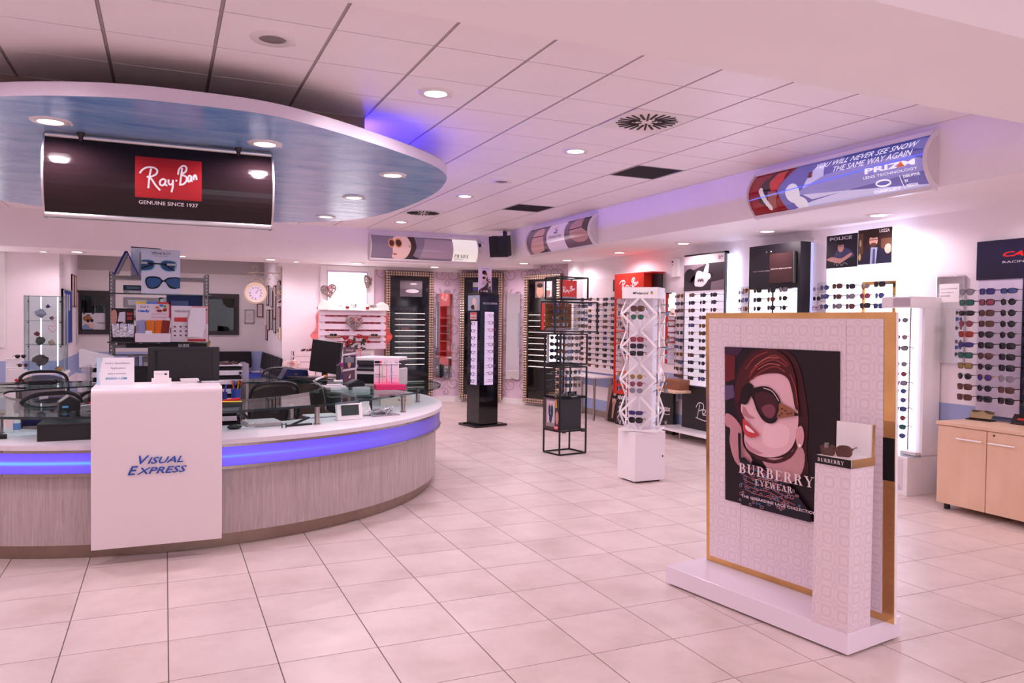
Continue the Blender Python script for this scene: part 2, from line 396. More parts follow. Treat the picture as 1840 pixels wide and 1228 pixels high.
# walls
struct('wall_right', MB().bb((WX, -3.6, 0), (7.25, 12.9, SOF_R+.02)), STRIPED)
struct('wall_left', MB().bb((-4.6, -3.6, 0), (-4.4, 15.4, 3.4)), WALL)
struct('wall_back_left', MB().bb((-4.4, BY, 0), (-1.75, BY+.12, 3.0)), STRIPED)
struct('wall_back_middle', MB().bb((2.03, BY, 0), (3.75, BY+.15, 3.0)), WALL)
cv = smoothc([(3.75, BY), (4.6, BY), (5.45, BY), (5.85, 15.06), (6.2, 14.76), (6.5, 14.4), (6.8, 13.9), (6.98, 13.3), (7.06, 12.8)], 6, False)
cw = MB(); bb_ = MB()
for (a, b) in zip(cv, cv[1:]):
    cw.quad((*a[:2], .1), (*b[:2], .1), (*b[:2], 2.8), (*a[:2], 2.8))
    n = Vector((b[1]-a[1], -(b[0]-a[0]))).normalized()*-.02 if False else Vector((-(a[1]-b[1]), a[0]-b[0])).normalized()*.02
    bb_.quad((a[0]+n.x, a[1]+n.y, 0), (b[0]+n.x, b[1]+n.y, 0), (b[0]+n.x, b[1]+n.y, .11), (a[0]+n.x, a[1]+n.y, .11))
    bb_.quad((a[0]+n.x, a[1]+n.y, .11), (b[0]+n.x, b[1]+n.y, .11), (b[0], b[1], .11), (a[0], a[1], .11))
struct('wall_back_curved', cw, DAMASK, True); struct('baseboard_back', bb_, WHITE, True)
struct('trim_2', MB().bb((1.95, BY-.03, SOF_B-.05), (7.0, BY, SOF_B)), WHITE, label='thin white cornice above the patterned wallpaper', cat='cornice')
# scroll print of the wallpaper, laid on the wall surface
ln = [0.]
for p, q in zip(cv, cv[1:]): ln.append(ln[-1]+math.dist(p[:2], q[:2]))
def on_wall(s_, z):
    s_ = max(.01, min(ln[-1]-.01, s_)); k = max(i for i in range(len(cv)-1) if ln[i] <= s_); f = (s_-ln[k])/(ln[k+1]-ln[k]); p, q = Vector(cv[k][:2]), Vector(cv[k+1][:2])
    n = (q-p).normalized(); n = Vector((n.y, -n.x)); r = p.lerp(q, f)+n*.003; return (r.x, r.y, z)
wp = MB(); rw = random.Random(21)
def wstroke(pts, t):
    for i in range(len(pts)-1):
        a_, b_ = Vector(pts[i]), Vector(pts[i+1]); d = (b_-a_); n = Vector((-d.y, d.x)).normalized(); k = len(pts)
        t0 = t*(.35+.65*sin(pi*(i+.5)/k)); wp.quad(on_wall(*(a_+n*t0)), on_wall(*(b_+n*t0)), on_wall(*(b_-n*t0)), on_wall(*(a_-n*t0)))
for gx in range(8):
    for gz in range(5):
        for mir in (1, -1):
            cx, cz = .32+gx*.62+(.31 if gz % 2 else 0)+mir*.15, .38+gz*.56; sg = mir
            for (ox, oz, r0, a0, turns, t) in ((0, 0, .15, 1.2, 1.6, .012), (.16, .17, .10, 4.0, 1.4, .010), (-.12, -.18, .09, .2, 1.3, .009)):
                wstroke([(cx+sg*(ox+r0*(1-.8*k/26)*cos(a0+turns*2*pi*k/26)), cz+oz+r0*(1-.8*k/26)*sin(a0+turns*2*pi*k/26)) for k in range(27)], t)
            for k in range(4):
                a = .6+k*.7; wstroke([(cx+sg*(.15*cos(a)+u*.12*cos(a+.8)), cz+.15*sin(a)+u*.12*sin(a+.8)+.04*sin(u*3)) for u in (0, .2, .4, .6, .8, 1)], .02)
so = obj('scroll_print', wp, mat('taupe_scroll_print', (190, 164, 172), .5), bpy.data.objects['wall_back_curved'], stuff=True)
# alcove
struct('wall_alcove_left', MB().bb((-1.75, BY, 0), (-1.63, 18.3, 3.0)), STRIPED)
struct('wall_alcove_right', MB().bb((2.03, BY+.15, 0), (2.15, 18.3, 3.0)), WALL)
struct('ceiling_alcove', MB().bb((-1.75, BY, 2.98), (2.15, 18.4, 3.05)), PINKW)
for n_, (a, b) in {'wall_alcove_back': ((-1.7, 0), (2.1, 1.30)), 'wall_alcove_back_top': ((-1.7, 2.2), (2.1, 3.0)), 'wall_alcove_back_pier': ((-1.02, 1.30), (.78, 2.2)), 'wall_alcove_back_end': ((1.5, 1.30), (2.1, 2.2))}.items():
    struct(n_, MB().bb((a[0], 18.2, a[1]), (b[0], 18.35, b[1])), GREYBAND)
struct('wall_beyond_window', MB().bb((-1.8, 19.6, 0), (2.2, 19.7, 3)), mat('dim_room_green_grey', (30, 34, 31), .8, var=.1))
PANE = thin_glass('dark_window_glass', (170, 180, 176))
for n_, x0, x1 in (('window_1', -1.63, -1.02), ('window_2', .78, 1.5)):
    o = bpy.data.objects.new(n_, None); COL.objects.link(o); o['kind'] = 'structure'
    f = MB()
    for a, b in (((x0, 1.30), (x1, 1.38)), ((x0, 2.1), (x1, 2.2)), ((x0, 1.38), (x0+.06, 2.1)), ((x1-.1, 1.38), (x1, 2.1))): f.bb((a[0], 18.16, a[1]), (b[0], 18.3, b[1]))
    obj('window_frame', f, mat('dark_window_frame', (44, 38, 40), .5), o); obj('pane', MB().bb((x0+.05, 18.24, 1.37), (x1-.08, 18.25, 2.12)), PANE, o)
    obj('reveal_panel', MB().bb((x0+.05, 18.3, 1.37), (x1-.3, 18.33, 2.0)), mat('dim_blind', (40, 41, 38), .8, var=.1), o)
# shop front behind the photographer
sf = MB().bb((-4.4, -3.7, 0), (-.5, -3.5, 3.4)).bb((5.5, -3.7, 0), (7.2, -3.5, 3.4)).bb((-.5, -3.7, 2.6), (5.5, -3.5, 3.4))
struct('wall_front', sf, WALL)
struct('window_3', MB().bb((-.5, -3.62, 0), (5.5, -3.6, 2.6)), thin_glass('shopfront_glass', (246, 250, 250)))
# ================================================================== ROUND CANOPY over the counter
DISC = (-.32, 8.58, 3.15)
def blue_disc():
    mt, N, L, b = nodes('sky_blue_glazed_plaster', .22, .6)
    tc = N.new('ShaderNodeTexCoord'); mp = N.new('ShaderNodeMapping'); mp.inputs['Scale'].default_value = (.8, 2.2, 1); L.new(tc.outputs['Object'], mp.inputs[0])
    n = N.new('ShaderNodeTexNoise'); n.inputs['Scale'].default_value = 2.2; n.inputs['Detail'].default_value = 8; n.inputs['Roughness'].default_value = .65; n.inputs['Distortion'].default_value = .6; L.new(mp.outputs[0], n.inputs['Vector'])
    L.new(ramp(N, L, n.outputs['Fac'], [(.3, (84, 138, 202)), (.5, (126, 170, 220)), (.7, (158, 186, 228))]), b.inputs['Base Color'])
    bp = N.new('ShaderNodeBump'); bp.inputs['Strength'].default_value = .35; bp.inputs['Distance'].default_value = .02; L.new(n.outputs['Fac'], bp.inputs['Height']); L.new(bp.outputs[0], b.inputs['Normal'])
    return mt
cn = thing('ceiling_canopy', 'large round sky blue canopy hanging below the ceiling over the counter', 'canopy', (DISC[0], DISC[1], 3.0))
co_ = smoothc([(x-DISC[0], y-DISC[1]) for x, y in ((.17, 5.36), (.69, 5.42), (1.3, 5.78), (1.99, 6.34), (2.31, 6.74), (2.47, 7.14), (2.60, 7.88), (2.61, 8.75), (2.53, 9.69), (2.33, 10.35), (2.04, 10.78), (1.44, 11.25), (.7, 11.48), (-.4, 11.48), (-1.12, 11.25), (-1.72, 10.78), (-2.05, 10.35), (-2.25, 9.69), (-2.32, 8.75), (-2.30, 7.88), (-2.17, 7.14), (-2.0, 6.74), (-1.66, 6.34), (-.96, 5.72), (-.35, 5.42))], 5)
b0, b1, b2 = MB(), MB(), MB(); b0.prism(co_, 0, .002); b2.prism(co_, .088, .09)
for p, q in zip(co_, co_[1:]+co_[:1]): b1.quad((p[0], p[1], 0), (q[0], q[1], 0), (q[0], q[1], .09), (p[0], p[1], .09))
obj('underside', b0, blue_disc(), cn); obj('rim', b1, mat('lilac_white_rim', (214, 204, 222), .4), cn, True); obj('upper_face', b2, mat('brown_raw_board', (120, 98, 92), .6, var=.1), cn)
obj('core', MB().bb((-1.9, -2.28, .09), (1.8, 2.4, .295)), mat('brown_core_board', (150, 126, 120), .6, var=.08), cn)
LEDB = mat('blue_led_strip', (70, 60, 255), .5, emit=230, ecol=(70, 50, 255))
obj('led_strip', MB().bb((1.801, -2.2, .10), (1.83, 2.3, .125)), LEDB, cn)
# ================================================================== DOWNLIGHTS
RING = mat('white_lamp_trim', (232, 224, 226), .35); LENS = mat('lit_lamp_diffuser', (255, 250, 250), .5, emit=14, ecol=(255, 244, 248)); OFF = mat('unlit_lamp_lens', (128, 116, 118), .25, var=.1)
ringm = MB().lathe([(.075, .0), (.082, -.012), (.115, -.012), (.128, -.003), (.13, 0)], 28).mesh('trim_ring', True); ringm.materials.append(RING)
clip = MB()
for a in (0,): clip.box((.128*cos(a), .128*sin(a), -.006), (.02, .022, .012))
clipm = clip.mesh('clip'); clipm.materials.append(RING)
lensm = MB().lathe([(.001, -.007), (.078, -.007)], 24).mesh('diffuser'); lensm.materials.append(LENS)
offm = MB().lathe([(.001, -.016), (.04, -.014), (.078, -.004)], 24).mesh('lens', True); offm.materials.append(OFF)
def lamp(x, y, z, label, on=True, k=1., group='recessed downlights', rz=.3, cone=168, s=1.):
    t = thing('ceiling_lamp', label, 'lamp', (x, y, z), rz, group); t.scale = (s, s, 1)
    link('trim_ring', ringm, None, t); link('clip', clipm, None, t)
    if not on: link('lens', offm, None, t); return
    link('diffuser', lensm, None, t)
    ld = bpy.data.lights.new('downlight', 'SPOT'); ld.energy = LAMP_W*k*4; ld.color = LAMP_C; ld.shadow_soft_size = .07; ld.spot_size = R(cone); ld.spot_blend = .5
    lo = bpy.data.objects.new('downlight', ld); COL.objects.link(lo); lo.parent = t; lo.location = (0, 0, -.03)
for x, y, lb, on in ((CX(1), CY(0), 'unlit grey glass ceiling lamp near the top centre', False), (CX(-2), CY(0), 'lit round ceiling lamp in the top left corner', True),
        (CX(3), CY(1), 'lit ceiling lamp right of the blue canopy, nearest the slotted diffuser', True), (CX(6), CY(3), 'lit ceiling lamp beside the nearer black ceiling vent', True),
        (CX(4), CY(6), 'lit ceiling lamp at the right tip of the blue canopy', True), (CX(6), CY(8), 'lit ceiling lamp beside the farther black ceiling vent', True),
        (CX(4), CY(12), 'lit ceiling lamp beyond the canopy by the far slotted diffuser', True), (CX(6), CY(13), 'farthest lit ceiling lamp above the back wall lightbox', True),
        (CX(6), CY(6), 'small unlit dark ceiling lamp between two lit ones', False)):
    lamp(x, y, CEIL, lb, on)
for x, y, lb in ((-.72, 6.23, 'canopy lamp left above the hanging black sign'), (.70, 6.26, 'canopy lamp at the right end of the hanging black sign'), (1.92, 7.05, 'canopy lamp nearest the front right rim'),
        (1.89, 8.53, 'canopy lamp in the bright patch at mid right'), (1.91, 10.28, 'canopy lamp nearest the far rim'), (-1.9, 8.4, 'canopy lamp on the left half'), (-.3, 10.6, 'canopy lamp above the shelf unit')):
    lamp(x, y, 3.0, lb, k=.8, group='lamps in the canopy')
for i, y in enumerate((4.0, 5.72, 7.32, 8.97, 10.64, 12.41)):
    lamp(6.6, y, SOF_R, 'soffit lamp above the right wall displays, %s from the camera' % ORD[i], k=.5, group='lamps in the right soffit')
for i, (x, y, s) in enumerate(((-1.8, 14.7, .6), (-1.3, 14.45, 1), (.25, 14.43, 1), (1.71, 14.35, 1), (2.19, 14.6, .6), (3.25, 14.35, 1), (4.8, 14.5, 1), (6.25, 13.5, 1))):
    if y < 13.9: lamp(x, y, SOF_R, 'soffit lamp in the far right corner above the ornate frame', k=.8, group='lamps in the back soffit')
    else: lamp(x, y, SOF_B, 'back soffit lamp, %s from the left' % ORD[i], k=.48 if s == 1 else .1, group='lamps in the back soffit', s=s)
for x, y in ((-.6, .9), (2.4, .9), (5.0, .9), (-.6, -1.5), (2.4, -1.5), (5.0, -1.5)):  # lamps out of view, added to light the front of the room
    lamp(x, y, CEIL, 'added unseen ceiling lamp in front of the beam behind the viewer, %s' % ('near left', 'near middle', 'near right', 'far left', 'far middle', 'far right')[[-.6, 2.4, 5.0].index(x)+(3 if y < 0 else 0)], k=.7, group='added lamps in front of the beam')
for x, y in ((-3.0, 5.0), (-3.4, 8.5), (-3, 12.0)): lamp(x, y, CEIL, 'ceiling lamp left of the canopy, %s' % ('nearest', 'middle', 'farthest')[[5.0, 8.5, 12.0].index(y)], group='lamps left of the canopy')
for x in (-.6, 1.2):
    lamp(x, 16.8, 2.98, 'ceiling lamp inside the waiting alcove, %s' % ('left' if x < 0 else 'right'), k=.45, group='lamps in the alcove')
# smoke detector
t = thing('smoke_detector', 'small white round smoke detector on the ceiling past the canopy tip', 'detector', (CX(5), CY(7), CEIL))
obj('body', MB().lathe([(.001, -.045), (.03, -.045), (.05, -.03), (.055, 0)], 20), WHITE, t, True); obj('base_ring', MB().lathe([(.055, -.012), (.065, -.01), (.065, 0)], 20), WHITE, t, True)
# slotted swirl diffusers and black vents
for i, k, lb in ((6, 1, 'white square ceiling diffuser with radial black slots, nearest'), (6, 11, 'far white square ceiling diffuser with radial black slots')):
    t = thing('air_diffuser', lb, 'vent', (CX(i), CY(k), CEIL), 0, 'slotted ceiling diffusers')
    obj('plate', MB().bb((-.289, -.297, -.004), (.289, .297, .004)), WHITE, t)
    sl = MB(); fins = MB()
    for n in range(24):
        a = 2*pi*n/24; long = n % 2 == 0
        r0, r1 = (.05, .25) if n % 4 == 0 else ((.12, .25) if long else (.09, .24)); rm = (r0+r1)/2
        s_ = link('slot', MB().box((rm*cos(a), rm*sin(a), -.006), (r1-r0, .016 if long else .02, .006), a).mesh('slot'), flat((12, 10, 12)), t)
for i, k, lb in ((8, 4, 'dark square ceiling vent nearer the camera'), (8, 9, 'dark square ceiling vent farther back')):
    t = thing('return_vent', lb, 'vent', (CX(i), CY(k), CEIL), 0, 'black ceiling vents')
    obj('tray', MB().bb((-.29, -.297, .02), (.29, .297, .03)), flat((40, 34, 36)), t)
    for a, b in (((-.29, -.297), (.29, -.285)), ((-.29, .285), (.29, .297)), ((-.29, -.285), (-.278, .285)), ((.278, -.285), (.29, .285))): obj('frame_edge', MB().bb((a[0], a[1], -.002), (b[0], b[1], .02)), ALU, t)
    g = MB()
    for n in range(22): g.box((0, -.27+n*.0257, .01), (.556, .004, .016), 0, 0, .6)
    obj('louvres', g, flat((46, 38, 40)), t, stuff=True)
# ================================================================== COUNTER
CC = (.079, 8.568)
def wood_white():
    mt, N, L, b = nodes('whitewashed_oak_laminate', .42)
    tc = N.new('ShaderNodeTexCoord'); mp = N.new('ShaderNodeMapping'); mp.inputs['Scale'].default_value = (9, 9, .55); L.new(tc.outputs['Object'], mp.inputs[0])
    n = N.new('ShaderNodeTexNoise'); n.inputs['Scale'].default_value = 4; n.inputs['Detail'].default_value = 9; n.inputs['Roughness'].default_value = .7; n.inputs['Distortion'].default_value = 1.2; L.new(mp.outputs[0], n.inputs['Vector'])
    L.new(ramp(N, L, n.outputs['Fac'], [(.32, (164, 148, 146)), (.5, (182, 166, 164)), (.7, (200, 186, 184))]), b.inputs['Base Color']); return mt
OAKW = wood_white()
LAMI = mat('pale_grey_desk_laminate', (222, 216, 222), .35, var=.04, vscale=25, stretch=(1, 6, 1))
ct = thing('reception_counter', 'curved reception counter with whitewashed wood front and glowing blue band', 'counter', (CC[0], CC[1], 0))
A0, A1 = R(-205), R(38)      # angles of the ring, front is -90 degrees
def arc_ring(mb, r0, r1, z0, z1, a0=A0, a1=A1, n=96):
    for i in range(n):
        a, b = a0+(a1-a0)*i/n, a0+(a1-a0)*(i+1)/n
        pa = [(r0*cos(a), r0*sin(a)), (r1*cos(a), r1*sin(a))]; pb = [(r0*cos(b), r0*sin(b)), (r1*cos(b), r1*sin(b))]
        (i0, o0), (i1, o1) = pa, pb
        mb.quad((*o0, z0), (*o1, z0), (*o1, z1), (*o0, z1)); mb.quad((*i1, z0), (*i0, z0), (*i0, z1), (*i1, z1))
        mb.quad((*i0, z1), (*o0, z1), (*o1, z1), (*i1, z1)); mb.quad((*i1, z0), (*o1, z0), (*o0, z0), (*i0, z0))
        if i == 0: mb.quad((*i0, z0), (*o0, z0), (*o0, z1), (*i0, z1))
        if i == n-1: mb.quad((*o1, z0), (*i1, z0), (*i1, z1), (*o1, z1))
    return mb
obj('plinth', arc_ring(MB(), 2.1, 2.60, 0, .10), mat('bronze_steel_plinth', (150, 130, 116), .38, .75, var=.08, vscale=12), ct, True)
obj('front_panel', arc_ring(MB(), 2.08, 2.645, .10, .575), OAKW, ct, True)
BAND = mat('blue_lit_acrylic_band', (112, 98, 176), .3, emit=1.15, ecol=(88, 72, 255), var=0)
def band_mat():
    mt = BAND; nt = mt.node_tree; N, L, b = nt.nodes, nt.links, nt.nodes['Principled BSDF']
    g = N.new('ShaderNodeTexCoord'); s = N.new('ShaderNodeSeparateXYZ'); L.new(g.outputs['Object'], s.inputs[0])
    # a lit tube inside: brightest at mid height and towards the left of the counter
    mr = N.new('ShaderNodeMapRange'); mr.inputs[1].default_value = .64; mr.inputs[2].default_value = .69; L.new(s.outputs['Z'], mr.inputs[0])
    pp = N.new('ShaderNodeMath'); pp.operation = 'PINGPONG'; pp.inputs[1].default_value = .5; L.new(mr.outputs[0], pp.inputs[0])
    x = N.new('ShaderNodeMapRange'); x.inputs[1].default_value = -2.6; x.inputs[2].default_value = 2.55; x.inputs[3].default_value = 1; x.inputs[4].default_value = 0; L.new(s.outputs['X'], x.inputs[0])
    m1 = N.new('ShaderNodeMath'); m1.operation = 'MULTIPLY'; L.new(pp.outputs[0], m1.inputs[0]); L.new(x.outputs[0], m1.inputs[1])
    c = ramp(N, L, m1.outputs[0], [(0, (84, 68, 255)), (.12, (88, 90, 255)), (.3, (70, 190, 255))]); L.new(c, b.inputs['Emission Color'])
    xs = N.new('ShaderNodeMapRange'); xs.inputs[1].default_value = .9; xs.inputs[2].default_value = 2.5; xs.inputs[3].default_value = 1.3; xs.inputs[4].default_value = .06; L.new(s.outputs['X'], xs.inputs[0]); L.new(xs.outputs[0], b.inputs['Emission Strength'])
band_mat()
obj('light_band', arc_ring(MB(), 2.3, 2.685, .597, .735), BAND, ct, True)
obj('lower_rail', arc_ring(MB(), 2.3, 2.694, .575, .597), CHROME, ct, True)
obj('upper_rail', arc_ring(MB(), 2.3, 2.694, .735, .757), CHROME, ct, True)
for i in range(16):
    a = R(-195+i*13.6)
    for z in (.586, .746): obj('screw', MB().ball((2.695*cos(a), 2.695*sin(a), z), .007, 8, 4), CHROME, ct)
obj('desk_top', arc_ring(MB(), 1.95, 2.71, .757, .79), LAMI, ct, True)
obj('inner_panel', arc_ring(MB(), 2.0, 2.02, .02, .757), mat('taupe_laminate', (150, 130, 124), .5, var=.08, vscale=9, stretch=(6, 6, .5)), ct, True)
# raised glass top: front arc that widens towards the right end
GL = thin_glass('green_edged_float_glass', (224, 240, 236), .015, .10)
GLE = mat('dark_green_glass_edge', (14, 40, 42), .1, spec=.7)
outer = smoothc([(-2.55, 9.2), (-2.35, 7.9), (-1.75, 6.85), (-1.05, 6.38), (-.45, 6.2), (.40, 6.26), (.92, 6.42), (1.32, 6.61), (1.94, 7.10), (2.38, 7.50), (2.64, 7.86), (2.83, 8.30), (2.86, 8.7), (2.75, 9.1)], 5, False)
inner = [(.08+1.42*cos(R(a)), 8.45+1.42*sin(R(a))) for a in range(24, -206, -5)]
def slab(parent, pts, z0, z1, loc=(0, 0)):
    P = [(p[0]-loc[0], p[1]-loc[1]) for p in pts]; k = len(P)
    b = MB(); b.prism(P, z0, z1); me = b.mesh('glass_top'); me.materials.append(GL); me.materials.append(GLE)
    for p in me.polygons: p.material_index = 1 if abs(p.normal.z) < .5 else 0
    return link('glass_top', me, None, parent)
slab(ct, outer+inner, .933, .952, CC)
for x, y in ((1.149, 6.50), (2.06, 7.12), (2.46, 7.955), (1.0, 6.9), (-.2, 6.45), (-1.1, 6.72), (-1.6, 7.4), (2.2, 8.9)):
    p = obj('post', MB().lathe([(.03, .79), (.03, .797), (.021, .80), (.021, .93), (.03, .932), (.03, .937)], 14, (x-CC[0], y-CC[1])), CHROME, ct, True)
# white logo panel folded over the counter
pn = thing('logo_panel', 'tall white folded panel with blue two-line logo hung over the counter', 'panel', (-.037, 5.78, 0))
pts = [(0, .11), (0, 1.13)]+[(.05-.05*cos(t), 1.13+.05*sin(t)) for t in [R(a) for a in (15, 30, 45, 60, 75, 90)]]+[(.52, 1.18), (.52, .95), (.50, .95), (.50, 1.16)]+[(.05-.03*cos(t), 1.13+.03*sin(t)) for t in [R(a) for a in (90, 60, 30)]]+[(.02, 1.13), (.02, .11)]
b = MB(); n0 = len(pts); wv = .405
cr = .03
b.v = [(-wv, y, z) for y, z in pts]+[(wv, y, z) for y, z in pts]
for i in range(n0): b.f.append((i, (i+1) % n0, n0+(i+1) % n0, n0+i))
for t3 in tessellate_polygon([[Vector((y, z, 0)) for y, z in pts]]): b.f.append(tuple(t3)); b.f.append(tuple(n0+i for i in reversed(t3)))
obj('folded_sheet', b, mat('white_solid_surface', (230, 218, 222), .3), pn, True, bevel=.006)
lb_ = Board('logo', None, None, (-wv, -.001, .11), 0, 2*wv, 1.02, .0, None, parent=pn)
BLU = mat('royal_blue_letter', (20, 76, 178), .3)
for s, x0, y0, w_, h_ in (('V', .285, .555, .066, .058), ('ISUAL', .338, .555, .222, .045), ('E', .218, .487, .064, .058), ('XPRESS', .272, .487, .312, .045)):
    bm = text2d(s, x0*.81/.81, y0, w_, h_, .35, .012)
    mm = lb_.art_bm('lettering', bm, BLU, .004)
    sd = mm.modifiers.new('depth', 'SOLIDIFY'); sd.thickness = .004; sd.offset = 1
# things on top of the panel
def card(name, label, cat, loc, rz, w_, h_, th=.004, m=None, lean=.18, group=None):
    return Board(name, label, cat, loc, rz, w_, h_, th, m or WHITE, group, lean=lean)
c = card('desk_sign', 'white counter sign card with turquoise bottom line on the logo panel', 'sign', (-.43, 6.1, 1.18), .03, .235, .19, .005, mat('white_card', (240, 240, 246), .4), -.05)
for s, u, v, w_ in (('Centro Specializzato', .22, .74, .66), ('Applicazioni', .36, .56, .40), ('lenti a contatto', .30, .38, .48)): c.text(s, u, v, w_, None, (120, 116, 140))
c.text('BAUSCH + LOMB', .24, .19, .56, .08, (0, 140, 180), 0, .02); c.poly('corner_print', [[(0, 0), (.09, 0), (.05, .4), (.11, .8), (.16, 1), (0, 1)]], (186, 214, 232))
t = thing('card_holder', 'clear card holder with upright white business card on the panel', 'card holder', (-.02, 6.16, 1.18))
obj('tray', MB().bb((-.065, -.02, 0), (.065, .03, .035)), WHITE, t); cc_ = Board('business_card', None, None, (-.05, .0, .03), 0, .1, .06, .003, WHITE, parent=t)
cc_.text('Visual Express', .08, .55, .55, .12, (90, 100, 160)); cc_.poly('eye_print', [ell(.78, .6, .1, .1)], (40, 40, 60))
t = thing('card_stack', 'low stack of white cards right of the card holder', 'cards', (.17, 6.15, 1.18), .1)
for i in range(5): obj('card', MB().box((random.uniform(-.004, .004), 0, .004+.006*i), (.12, .08, .005), random.uniform(-.1, .1)), WHITE, t)
t = thing('leaflet', 'grey printed leaflet lying at the right end of the logo panel', 'leaflet', (.31, 6.17, 1.18), .15); obj('sheet', MB().box((0, 0, .004), (.19, .1, .006)), mat('grey_print_sheet', (186, 180, 186), .5, var=.3, vscale=60), t); obj('dark_edge', MB().box((-.085, -.02, .009), (.03, .07, .004)), BLACK, t)
# monitor behind the panel
t = thing('monitor', 'large black computer monitor seen from behind above the logo panel', 'monitor', (.15, 7.05, .952))
b = MB(); b.bb((-.275, -.02, .16), (.275, .02, .46)); obj('screen_housing', b, mat('black_abs', (24, 21, 24), .45), t, bevel=.008)
obj('rear_bulge', MB().prism([(-.24, .0), (.24, .0), (.2, .045), (-.2, .045)], .19, .43), mat('black_abs2', (20, 18, 21), .5), t).rotation_euler = (0, 0, pi)
mb_ = Board('maker_mark', None, None, (-.06, -.0205, .418), 0, .12, .03, 0, None, parent=t); mb_.text('acer', 0, .05, 1, .8, (44, 40, 46))
obj('neck', MB().bb((-.03, -.0, .02), (.03, .03, .2)), BLACK, t); obj('foot', MB().lathe([(.12, 0), (.12, .012), (.03, .025)], 20, (0, 0), True), BLACK, t)
for x in (-.03, .05): obj('screw', MB().ball((x, -.046, .3), .005, 6, 4), CHROME, t)
# things on the laminate desk and under the glass
def box_thing(name, label, cat, loc, d, m, rz=0, bevel=.004, part='body', group=None):
    t = thing(name, label, cat, loc, rz, group); obj(part, MB().bb((-d[0]/2, -d[1]/2, 0), (d[0]/2, d[1]/2, d[2])), m, t, bevel=bevel); return t
t = box_thing('cash_drawer', 'flat black cash drawer under the glass left of the logo panel', 'cash drawer', (-.58, 6.36, .79), (.44, .34, .12), BLACK); obj('drawer_front', MB().bb((-.21, -.175, .015), (.21, -.17, .105)), mat('black_satin', (12, 11, 14), .35), t); obj('foot', MB().bb((-.2, -.15, -.0), (.2, .15, .01)), BLACK, t)
t = thing('receipt_printer', 'small black receipt printer on the glass left of the panel', 'printer', (-.66, 6.72, .952), .2)
obj('body', MB().prism([(-.07, 0), (.07, 0), (.07, .07), (.0, .11), (-.07, .06)], -.07, .07), BLACK, t, bevel=.006).rotation_euler = (pi/2, 0, 0); obj('label', MB().bb((-.05, -.073, .02), (-.01, -.0715, .035)), flat((90, 170, 220)), t)
obj('cable', MB().tube(smoothc([(.07, 0, .02), (.15, -.03, .03), (.22, -.12, .01), (.25, -.2, .005)], 5, False), .004, 6), WHITE, t, True)
t = thing('office_tray', 'black tray with red and white binders on glass beside the printer', 'office tray', (-.40, 6.75, .952)); obj('tray', MB().bb((-.1, -.1, 0), (.1, .1, .02)), BLACK, t); obj('binder', MB().box((0, 0, .035), (.18, .16, .02), .2), WHITE, t); obj('red_strip', MB().box((-.03, -.02, .055), (.2, .02, .012), .3, -.1), RED, t)
t = thing('spray_bottle', 'small white plastic bottle with blue label under the left glass', 'bottle', (-1.0, 6.75, .79)); obj('bottle_body', MB().lathe([(.001, 0), (.024, 0), (.024, .09), (.01, .11), (.01, .12)], 14), WHITE, t, True); obj('cap', MB().cyl((0, 0), .012, .12, .14), WHITE, t); obj('label', MB().lathe([(.0245, .02), (.0245, .07)], 14), flat((110, 150, 210)), t, True)
t = thing('cosmetic_bottle', 'second white bottle with blue label at the left picture edge', 'bottle', (-1.12, 6.74, .79)); obj('bottle_body', MB().lathe([(.001, 0), (.024, 0), (.024, .08), (.01, .1), (.01, .11)], 14), WHITE, t, True); obj('label', MB().lathe([(.0245, .02), (.0245, .06)], 14), flat((120, 160, 215)), t, True)
t = thing('desk_stapler', 'black stapler lying under glass at the left edge', 'stapler', (-1.1, 6.42, .79), .1); obj('base', MB().bb((-.09, -.02, 0), (.09, .02, .012)), BLACK, t, bevel=.005); obj('arm', MB().box((0, 0, .028), (.18, .03, .02), 0, .08), BLACK, t, bevel=.006)
t = thing('paper_form', 'printed paper sheets under the glass left of the cash drawer', 'papers', (-.92, 6.62, .79), .1); obj('sheet', MB().box((0, 0, .003), (.3, .2, .005)), mat('printed_sheet', (232, 228, 238), .5, var=.12, vscale=80), t)
t = thing('lens_tray', 'low grey tray of clear lens blanks on the desk right of the panel', 'tray', (.72, 6.6, .79), .12)
obj('tray', MB().bb((-.14, -.12, 0), (.14, .12, .025)), mat('grey_tray', (168, 158, 156), .4), t, bevel=.006); obj('sleeve', MB().box((0, 0, .032), (.26, .22, .012), .03), mat('frosted_sleeve', (214, 208, 214), .25, var=.2, vscale=40), t)
t = thing('black_clip', 'tiny black binder clip standing in front of the lens tray', 'clip', (.86, 6.36, .79)); obj('jaw', MB().bb((-.012, -.01, 0), (-.006, .01, .04)).bb((.018, -.01, 0), (.024, .01, .04)), BLACK, t, stuff=True); obj('bar', MB().bb((-.01, -.004, .028), (.022, .004, .034)), BLACK, t)
t = thing('desk_stapler', 'flat black stapler angled on the desk below the glass', 'stapler', (1.0, 6.47, .79), .35); obj('base', MB().bb((-.11, -.022, 0), (.11, .022, .014)), BLACK, t, bevel=.005); obj('lever', MB().box((.01, 0, .035), (.17, .028, .014), 0, -.3), BLACK, t, bevel=.004)
t = thing('computer_mouse', 'small black mouse on white paper at the panel edge', 'mouse', (.5, 6.42, .79), .3); obj('shell', MB().ball((0, 0, .018), (.06, .032, .02), 12, 8), BLACK, t, True); obj('wheel', MB().ball((-.03, 0, .036), (.008, .004, .005), 8, 4), DKMETAL, t)
t = thing('paper_sheet', 'white curled paper under the black mouse', 'paper', (.53, 6.5, .785), .2); obj('sheet', MB().box((0, 0, .006), (.22, .15, .003), 0, -.04), flat((238, 236, 246)), t)
t = thing('display_tablet', 'white framed monitor tablet with grey green screen under the glass', 'tablet', (1.46, 6.72, .79), .25)
